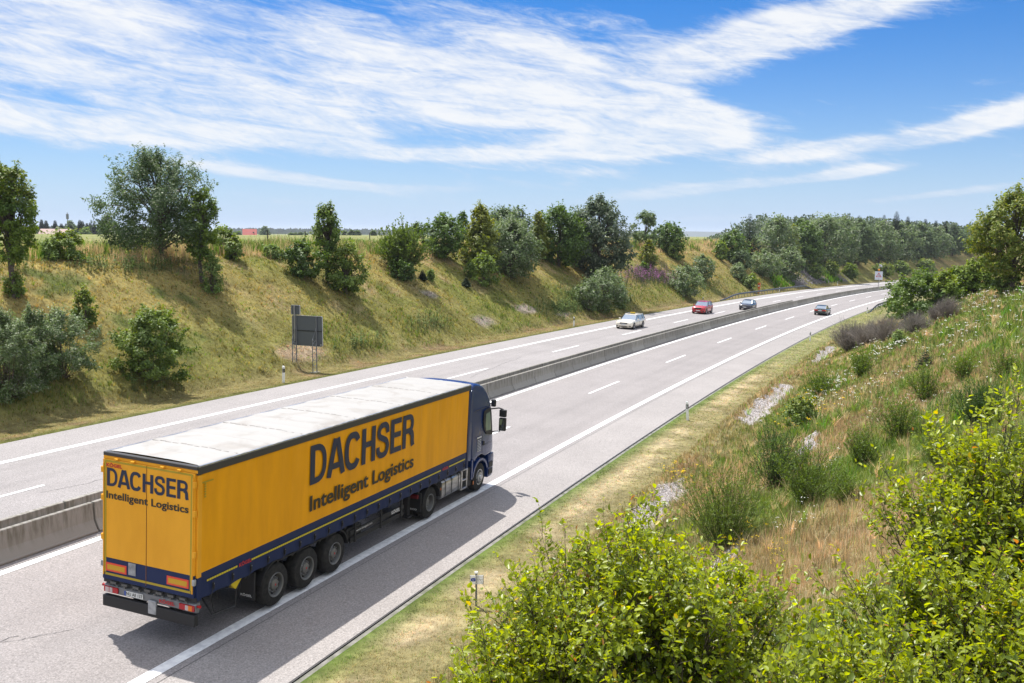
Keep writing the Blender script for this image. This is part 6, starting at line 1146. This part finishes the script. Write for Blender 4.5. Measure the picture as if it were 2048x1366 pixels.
    if P.get('rails'):
        for s_ in (-1, 1): MB().tube([(B - 0.15, s_ * wt_, H_ - 0.03), (B - 0.3, s_ * wt_, H_ + 0.03), (C + 0.3, s_ * wt_, H_ + 0.03), (C + 0.1, s_ * wt_, H_ - 0.03)], 0.018, 5).build('roof_rail', M_ALU if P['rails'] == 2 else blk, roof)
    if P.get('badge'): MB().lathe([(xr - 0.02, 0.0), (xr - 0.026, 0.07), (xr, 0.07)], (0, 0, deck * 0.93), 'x', 14).build('badge', M_ALU, body)
    return o
def cm(s, n, back=False):
    M = frame_at(s, n, 0.004); return M @ Matrix.Rotation(math.pi, 4, 'Z') if back else M
car('cream white estate taxi with a yellow roof sign driving towards the camera', 'estate_car', cm(82.75, -7.45, True), dict(L=4.93, W=1.86, H=1.47, col=(0.80, 0.74, 0.62), hood=0.90, belt=0.93, deck=0.98, ws=0.95, rf=0.25, rb=-2.02, rw=-2.36, rs=-1.35, bp=-0.1, fo=0.84, ro=1.12, wr=0.335, front='taxi', wagon=1, taxi=1, sunroof=1, rails=2))
car('red sport utility car behind the taxi, driving towards the camera', 'utility_car', cm(110.7, -7.1, True), dict(L=4.37, W=1.84, H=1.62, col=(0.42, 0.010, 0.018), hood=1.04, belt=1.06, deck=1.10, ws=0.95, rf=0.35, rb=-1.62, rw=-2.02, rs=-1.1, bp=-0.15, fo=0.86, ro=0.88, wr=0.355, front='suv', wagon=1, rails=1))
car('dark blue hatchback in the inner lane driving towards the camera', 'hatchback_car', cm(124.2, -4.2, True), dict(L=4.15, W=1.74, H=1.42, col=(0.012, 0.014, 0.028), hood=0.88, belt=0.90, deck=0.93, ws=0.85, rf=0.28, rb=-1.45, rw=-1.95, rs=-1.0, bp=-0.15, fo=0.86, ro=0.75, wr=0.315, front='hatch'))
car('dark green older saloon with orange-red tail lights driving away from the camera', 'saloon_car', cm(125.7, 6.0), dict(L=4.39, W=1.70, H=1.38, col=(0.010, 0.025, 0.022), hood=0.86, belt=0.88, deck=0.94, ws=0.70, rf=0.15, rb=-1.10, rw=-1.85, rs=-0.95, bp=-0.2, fo=0.85, ro=1.0, wr=0.305, front='old', tl0=0.30, tl_orange=1, badge=1))
# ---------------------------------------------------------------- grass, herbs, flowers, gravel
M_GRASS = leafmat('grass_blades', 0.30, 0.7, 0.2)
def sward(name, label, s0, s1, n0, n1, dens, h, w, seed, far=30.0, lean=0.35, hue=None, keep=None, seedheads=0.0, blades=3, cmul=1.0):
    """tufts of blades over a patch; denser where the camera is near, blades a little wider where it is far"""
    r = np.random.default_rng(seed); A = (s1 - s0) * abs(n1 - n0); k = int(A * dens); s = s0 + (s1 - s0) * r.random(k); n = n0 + (n1 - n0) * r.random(k); x, y = at(s, n)
    ok = ~in_gravel(s, n) | (r.random(k) < 0.12)
    if keep is not None: ok &= keep(s, n, x, y, r)
    ok &= (y > 2) & (abs(x / np.maximum(y, 1)) < 0.62)
    s, n, x, y = s[ok], n[ok], x[ok], y[ok]; k = len(s); z = gsn(s, n); d = np.hypot(x, y); wide = np.clip(d / far, 1.0, 6)
    # thin out with distance in step with the wider blades
    ok = r.random(k) < 1 / wide ** 1.3; s, n, x, y, z, d, wide = [q[ok] for q in (s, n, x, y, z, d, wide)]; k = len(s)
    c = cover(s, n, x, y) if hue is None else np.tile(np.array(hue, float), (k, 1)); c = c * (0.58 + 1.0 * r.random((k, 1))) * cmul
    gsel = r.random(k); c[gsel < 0.16] = c[gsel < 0.16] * np.array([0.55, 0.95, 0.5]); c[gsel > 0.86] = c[gsel > 0.86] * np.array([1.35, 1.2, 1.25])
    hv = h * (0.5 + 0.9 * r.random(k)) * (0.6 + 0.8 * fbm(x / 2.1, y / 2.1, 77, 2)); V = []; Cc = []; 
    P0 = np.stack([x, y, z - 0.02], 1)
    for b_ in range(blades):
        a = r.random(k) * 6.283; l = lean * (0.4 + r.random(k)); off = np.stack([np.cos(a), np.sin(a), 0 * a], 1); sd_ = np.stack([-np.sin(a + r.normal(0, 0.6, k)), np.cos(a), 0 * a], 1) * (w * wide * (0.7 + 0.6 * r.random(k)))[:, None] * 0.5
        base = P0 + off * (0.05 * r.random(k))[:, None]; hh = (hv * (0.7 + 0.5 * r.random(k)))[:, None]; tip = base + off * l[:, None] * hh * 1.0 + np.array([0, 0, 1]) * hh; mid = base + off * l[:, None] * hh * 0.35 + np.array([0, 0, 0.6]) * hh
        V.append(np.stack([base - sd_, base + sd_, mid + sd_ * 0.8, tip, mid - sd_ * 0.8], 1)); cb = c * (0.8 + 0.4 * r.random((k, 1))); Cc.append(np.repeat(cb[:, None], 5, 1))
    V = np.concatenate(V).reshape(-1, 3); Cc = np.concatenate(Cc).reshape(-1, 3); b0 = np.arange(len(V) // 5)[:, None] * 5; o = npmesh(name, V, [b0 + np.array([0, 1, 2, 4]), b0 + np.array([4, 2, 3])], M_GRASS, col=Cc)
    tag(o, label, 'grass', kind='stuff'); return o
sward('slope_grass', 'dry and green grass covering the right slope', -9, 110, 12.4, 36, 240, 0.24, 0.007, 1, far=15)
sward('verge_grass', 'short mown grass and straw on the right verge', -9, 190, 10.25, 12.6, 360, 0.065, 0.007, 2, far=15, lean=0.9)
sward('bank_grass', 'grass covering the left cutting slope', 8, 250, -29, -14.3, 66, 0.14, 0.017, 3, far=45, lean=0.5)
sward('verge_grass', 'mown grass on the left verge', 8, 260, -14.5, -11.85, 110, 0.07, 0.012, 4, far=45, lean=0.8)
sward('grass_tufts', 'separate darker tufts of grass on the left slope', 8, 200, -27, -14.8, 2.4, 0.26, 0.016, 12, far=45, lean=0.75, blades=12, cmul=0.8)
sward('grass_tufts', 'separate pale tufts of grass on the right slope', -9, 100, 12.6, 33, 3.0, 0.42, 0.006, 13, far=16, lean=0.7, blades=22, hue=(0.42, 0.35, 0.20))
tall = lambda s, n, x, y, r: fbm(x / 3.0, y / 3.0, 88, 2) > 0.40 - 0.1 * r.random(len(s))
sward('tall_grass', 'tall pale seeding grass along the top of the left slope', 8, 230, -32.5, -25.2, 34, 0.85, 0.016, 5, far=60, lean=0.35, keep=tall, hue=(0.44, 0.36, 0.21))
sward('tall_herbs', 'tall green herbs along the top of the left slope', 8, 230, -31.2, -25.8, 22, 0.95, 0.03, 6, far=60, lean=0.3, keep=lambda s, n, x, y, r: fbm(x / 3.0, y / 3.0, 98, 2) > 0.40, hue=(0.115, 0.165, 0.045))
sward('toe_grass', 'lush grass at the foot of the left slope', 10, 190, -18.6, -14.8, 20, 0.32, 0.018, 7, far=50, lean=0.4, hue=(0.105, 0.15, 0.035), keep=lambda s, n, x, y, r: (fbm(x / 3.3, y / 3.3, 108, 2) > 0.42) & (abs(s - 37.5) > 3.5))
sward('seeding_grass', 'rusty seeding grass on the right slope', -9, 100, 12.5, 34, 34, 0.52, 0.005, 8, far=16, lean=0.25, hue=(0.44, 0.34, 0.20), keep=lambda s, n, x, y, r: fbm(x / 2.5, y / 2.5, 118, 2) > 0.42)
sward('maize', 'bright green maize growing in the field beyond the fence', 20, 230, -62, -33, 3.2, 0.40, 0.06, 9, far=90, lean=0.45, hue=(0.12, 0.24, 0.03))
sward('green_growth', 'vivid green horsetail patches under the far wood', 172, 262, -21.5, -15.2, 7, 1.0, 0.10, 10, far=150, lean=0.3, hue=(0.09, 0.19, 0.02), keep=lambda s, n, x, y, r: ((abs(s - 196 - (n + 15) * -2) < 9) | (abs(s - 243) < 9)) & (fbm(x / 5, y / 5, 7, 2) > 0.33))
sward('green_scrub', 'tangled mid-green herbs between the broom shrubs on the right slope', 4, 80, 15.2, 31, 26, 0.50, 0.014, 14, far=18, lean=0.55, blades=6, hue=(0.125, 0.185, 0.045), keep=lambda s, n, x, y, r: (fbm(x / 2.2, y / 2.2, 158, 3) > 0.50) & ((abs(s - 3) > 6) | (n < 17)))
def herbs(name, label, spots, colr, hgt, hsz, seed, leafc=(0.10, 0.15, 0.05), per=7, flat=True):
    """flowering stems: thin stalk, a few leaves, a cluster of small flower faces at the top"""
    r = np.random.default_rng(seed); V = []; F_ = []; C = []; nb = 0; S_ = []; 
    for s0, n0, rs, rn, cnt in spots:
        S_.append(np.stack([s0 + rs * r.normal(0, 0.5, cnt), n0 + rn * r.normal(0, 0.5, cnt)], 1))
    S_ = np.concatenate(S_); s, n = S_[:, 0], S_[:, 1]; x, y = at(s, n); z = gsn(s, n); k = len(s); d = np.hypot(x, y); h = hgt * (0.7 + 0.5 * r.random(k)); tip = np.stack([x + r.normal(0, 0.06, k), y + r.normal(0, 0.06, k), z + h], 1); base = np.stack([x, y, z - 0.03], 1)
    mid = base * 0.45 + tip * 0.55 + r.normal(0, 0.015, (k, 3)); pth = np.stack([base, mid, tip], 1); v, f, c = ribbons(pth, np.repeat((0.0028 * np.clip(d / 22, 1, 9))[:, None], 3, 1), np.array(leafc) * 0.9); V.append(v); F_.append(f); C.append(np.tile(np.array(leafc) * 0.9, (len(v), 1))); nb = len(v)
    kk = np.repeat(np.arange(k), 9); t = r.random(len(kk)); P = base[kk] * (1 - t)[:, None] + tip[kk] * t[:, None]; D = unit(r.normal(0, 1, (len(kk), 3)) + np.array([0, 0, 0.3])); N = unit(r.normal(0, 0.5, (len(kk), 3)) + np.array([0, 0, 1])); sz = 0.055 * (1.1 - t) * np.clip(d[kk] / 30, 1, 3)
    v, f, c = leaves(P, D, N, sz * 1.3, sz * 0.22, np.array(leafc) * (0.7 + 0.6 * r.random((len(kk), 1)))); V.append(v); F_.append(f + nb); C.append(c); nb += len(v)
    kk = np.repeat(np.arange(k), per); sp = 0.05 * hgt / 0.6; P = tip[kk] + np.stack([r.normal(0, sp, len(kk)), r.normal(0, sp, len(kk)), r.normal(0, 0.012 if flat else 0.16 * hgt, len(kk)) - (0 if flat else 0.1 * hgt)], 1); D = unit(r.normal(0, 1, (len(kk), 3)) * np.array([1, 1, 0.3])); N = unit(np.array([0, 0, 1.0]) + r.normal(0, 0.35, (len(kk), 3))); sz = hsz * (0.6 + 0.7 * r.random(len(kk))) * np.clip(d[kk] / 26, 1, 2.2)
    v, f, c = leaves(P - D * sz[:, None] * 0.5, D, N, sz, sz * 0.42, np.array(colr) * (0.8 + 0.3 * r.random((len(kk), 1)))); V.append(v); F_.append(f + nb); C.append(c)
    tag(npmesh(name, np.concatenate(V), np.concatenate(F_), M_GRASS, col=np.concatenate(C)), label, 'wildflowers', kind='stuff')
herbs('white_flowers', 'white daisies and yarrow scattered over the right slope', [(30, 20, 5, 3, 40), (38, 24, 5, 2.5, 60), (46, 20, 6, 2, 60), (52, 26, 7, 2.5, 70), (58, 17.5, 10, 2, 30), (24, 26, 6, 2.5, 60), (20, 21, 4, 2, 24), (12.5, 19.3, 2, .8, 12), (8, 19, 1.2, .5, 14), (66, 25, 8, 2, 30), (34, 17.5, 4, 1.2, 50), (40, 17.5, 4, 1.2, 50)], (0.80, 0.80, 0.76), 0.55, 0.030, 31, per=5)
herbs('yellow_flowers', 'yellow flowering herbs on the right slope beside the gravel', [(33, 16.6, 3.5, 1.0, 60), (28, 17.5, 3, 1.2, 34), (22, 13.2, 2.2, .9, 40), (8, 17.6, 1.5, .7, 22), (5, 18.4, 1.8, .7, 16), (40, 16.2, 4, 1.0, 26)], (0.75, 0.56, 0.02), 0.45, 0.028, 32, leafc=(0.12, 0.17, 0.04), per=9)
herbs('purple_flowers', 'purple fireweed on the left slope near the cars', [(124, -20.0, 9, 1.6, 330), (133, -19.2, 6, 1.6, 160), (113, -19.5, 3.5, 2.2, 40)], (0.50, 0.20, 0.44), 1.1, 0.032, 33, leafc=(0.10, 0.14, 0.06), per=10, flat=False)
herbs('weeds', 'green weeds and nettles on the left slope', [(86, -16.4, 6, 1.0, 300), (93, -18, 5, 1.2, 200), (20, -25, 6, 1.0, 90), (31, -24.4, 6, 1.0, 160), (44, -15.6, 3, .5, 60), (24, -15.2, 2, .6, 40), (56, -16.6, 4, .8, 90), (106, -16.4, 5, .9, 100), (145, -18, 14, 2.0, 240), (128, -20.5, 12, 2.0, 200)], (0.14, 0.20, 0.07), 0.65, 0.05, 34, leafc=(0.085, 0.13, 0.045), per=8, flat=False)
herbs('weeds', 'leafy weeds dotted over the right slope', [(30, 20, 10, 4, 140), (45, 24, 14, 4, 200), (62, 22, 14, 4, 180), (16, 23, 6, 2.5, 60), (10, 16, 8, 1.2, 60), (36, 15.6, 8, .8, 70)], (0.16, 0.21, 0.06), 0.5, 0.05, 35, leafc=(0.09, 0.14, 0.035), per=8, flat=False)
def gravel():
    r = np.random.default_rng(5); V = []; F_ = []; C = []; nb = 0; oc = np.array([(1, 0, 0), (0, 1, 0), (-1, 0, 0), (0, -1, 0), (0, 0, 1), (0, 0, -1)], float); of = np.array([(0, 1, 4), (1, 2, 4), (2, 3, 4), (3, 0, 4), (1, 0, 5), (2, 1, 5), (3, 2, 5), (0, 3, 5)])
    for a, b_, nn, w in GRAVEL:
        k = int((b_ - a) * w * 2 * (520 if a < 30 else 240)); s = a + (b_ - a) * r.random(k); n = nn + (r.random(k) - 0.5) * 2.6 * w; ok = in_gravel(s, n); s, n = s[ok], n[ok]; k = len(s); x, y = at(s, n); z = gsn(s, n); sz = (0.016 + 0.026 * r.random(k) ** 2) * (1 if a < 30 else 1.45)
        sc_ = sz[:, None] * (0.7 + 0.6 * r.random((k, 3))) * np.array([1.1, 1.1, 0.75]); v = oc[None] * sc_[:, None] + 0.3 * sz[:, None, None] * r.normal(0, 0.5, (k, 6, 3)); an = r.random(k) * 6.28; ca, sa = np.cos(an)[:, None], np.sin(an)[:, None]
        v = np.stack([v[..., 0] * ca - v[..., 1] * sa, v[..., 0] * sa + v[..., 1] * ca, v[..., 2]], -1) + np.stack([x, y, z + 0.002], 1)[:, None]; V.append(v.reshape(-1, 3)); F_.append((np.arange(k)[:, None, None] * 6 + of[None]).reshape(-1, 3) + nb); nb += k * 6
        base = np.array([0.50, 0.46, 0.45]) * (0.40 + 0.85 * r.random((k, 1))); C.append(np.repeat(base, 6, 0))
    m = mat('stone', (0.5, 0.47, 0.45), 0.85); nt, b = mnodes(m); a_ = nt.nodes.new('ShaderNodeAttribute'); a_.attribute_name = 'col'; nt.links.new(a_.outputs['Color'], b.inputs['Base Color'])
    tag(npmesh('gravel', np.concatenate(V), np.concatenate(F_), m, col=np.concatenate(C)), 'pale grey-pink drainage gravel along the right verge and slope', 'gravel', kind='stuff')
gravel()
def scree():
    r = np.random.default_rng(6); k = 5200; s = 203 + 60 * r.random(k); n = -15.4 - 5.5 * r.random(k); x, y = at(s, n); ok = fbm(x / 4, y / 4, 3, 2) > 0.36; s, n, x, y = s[ok], n[ok], x[ok], y[ok]; k = len(s); z = gsn(s, n); sz = 0.07 + 0.13 * r.random(k) ** 2
    oc = np.array([(1, 0, 0), (0, 1, 0), (-1, 0, 0), (0, -1, 0), (0, 0, 1), (0, 0, -1)], float); of = np.array([(0, 1, 4), (1, 2, 4), (2, 3, 4), (3, 0, 4), (1, 0, 5), (2, 1, 5), (3, 2, 5), (0, 3, 5)]); v = oc[None] * (sz[:, None] * (0.6 + 0.7 * r.random((k, 3))))[:, None] + np.stack([x, y, z + 0.02], 1)[:, None]
    m = bpy.data.materials['stone']; c = np.array([0.17, 0.155, 0.155]) * (0.5 + 0.9 * r.random((k, 1))); tag(npmesh('scree', v.reshape(-1, 3), (np.arange(k)[:, None, None] * 6 + of[None]).reshape(-1, 3), m, col=np.repeat(c, 6, 0)), 'dark stone riprap on the far left slope', 'stones', kind='stuff')
scree()
# ---------------------------------------------------------------- far wood on the horizon (a mass) 
def far_wood(name, label, az0, az1, dist, top, base, cnt, seed, sz):
    r = np.random.default_rng(seed); az = az0 + (az1 - az0) * r.random(cnt); d = dist * (1 + 0.12 * r.random(cnt)); prof_ = top * (0.45 + 0.75 * fbm(az * 90, 0 * az, seed, 4)); z = base + (prof_ - base) * r.random(cnt) ** 0.8
    P = np.stack([np.sin(az) * d, np.cos(az) * d, z], 1); N = unit(-P * np.array([1, 1, 0]) / 1e3 + r.normal(0, 0.3, (cnt, 3)) + np.array([0, 0, 0.5])); D = unit(np.cross(N, r.normal(0, 1, (cnt, 3)))); s_ = sz * (0.6 + 0.8 * r.random(cnt))
    V, F_, C = leaves(P, D, N, s_ * 1.4, s_ * 0.5, np.array([0.04, 0.06, 0.03]) * (0.6 + 0.8 * r.random((cnt, 1)))); tag(npmesh(name, V, F_, M_LEAF, col=C), label, 'forest', kind='stuff')
far_wood('far_forest', 'bluish forest line on the horizon left of the middle trees', -0.30, 0.02, 2600, 2.5, -16, 16000, 3, 6.0)
far_wood('far_forest', 'bluish forest line at the left end of the horizon', -0.50, -0.36, 1500, 1.0, -12, 9000, 4, 4.0)
# backing wood right behind the roadside willows at the right
def backwood():
    r = np.random.default_rng(9); k = 60000; s = 245 + 265 * r.random(k); n = -24 - 30 * r.random(k); x, y = at(s, n); t = r.random(k) ** 0.6; cell = vn(x / 5.5, y / 5.5, 3); H = (4 + 5.5 * cell) * sm(240, 275, s); z = FIELD - 1.0 + H * t
    P = np.stack([x, y, z], 1); N = unit(r.normal(0, 0.5, (k, 3)) + np.array([-0.3, -0.5, 0.7])); D = unit(np.cross(N, r.normal(0, 1, (k, 3)))); s_ = 0.55 * (0.6 + 0.8 * r.random(k)) * np.clip(np.hypot(x, y) / 260, 0.8, 2.2); col = (np.array([0.045, 0.07, 0.03]) + cell[:, None] * np.array([0.04, 0.05, 0.03])) * (0.6 + 0.8 * r.random((k, 1)))
    V, F_, C = leaves(P, D, N, s_ * 1.2, s_ * 0.4, col); tag(npmesh('woodland', V, F_, M_LEAF, col=C), 'dense wood behind the row of willows at the far right', 'wood', kind='stuff')
backwood()
# ---------------------------------------------------------------- summer haze
hz_ = MB().span((-9500, -300, -30), (9500, 7800, 40)).build('haze', [], None); hz_['kind'] = 'stuff'
hm_ = bpy.data.materials.new('summer_haze'); hm_.use_nodes = True; nt = hm_.node_tree; nt.nodes.remove(nt.nodes['Principled BSDF']); pv = nt.nodes.new('ShaderNodeVolumePrincipled'); pv.inputs['Color'].default_value = (0.86, 0.92, 1.0, 1); pv.inputs['Density'].default_value = 0.00010; pv.inputs['Anisotropy'].default_value = 0.2
nt.links.new(pv.outputs[0], nt.nodes['Material Output'].inputs['Volume']); hz_.data.materials.append(hm_)
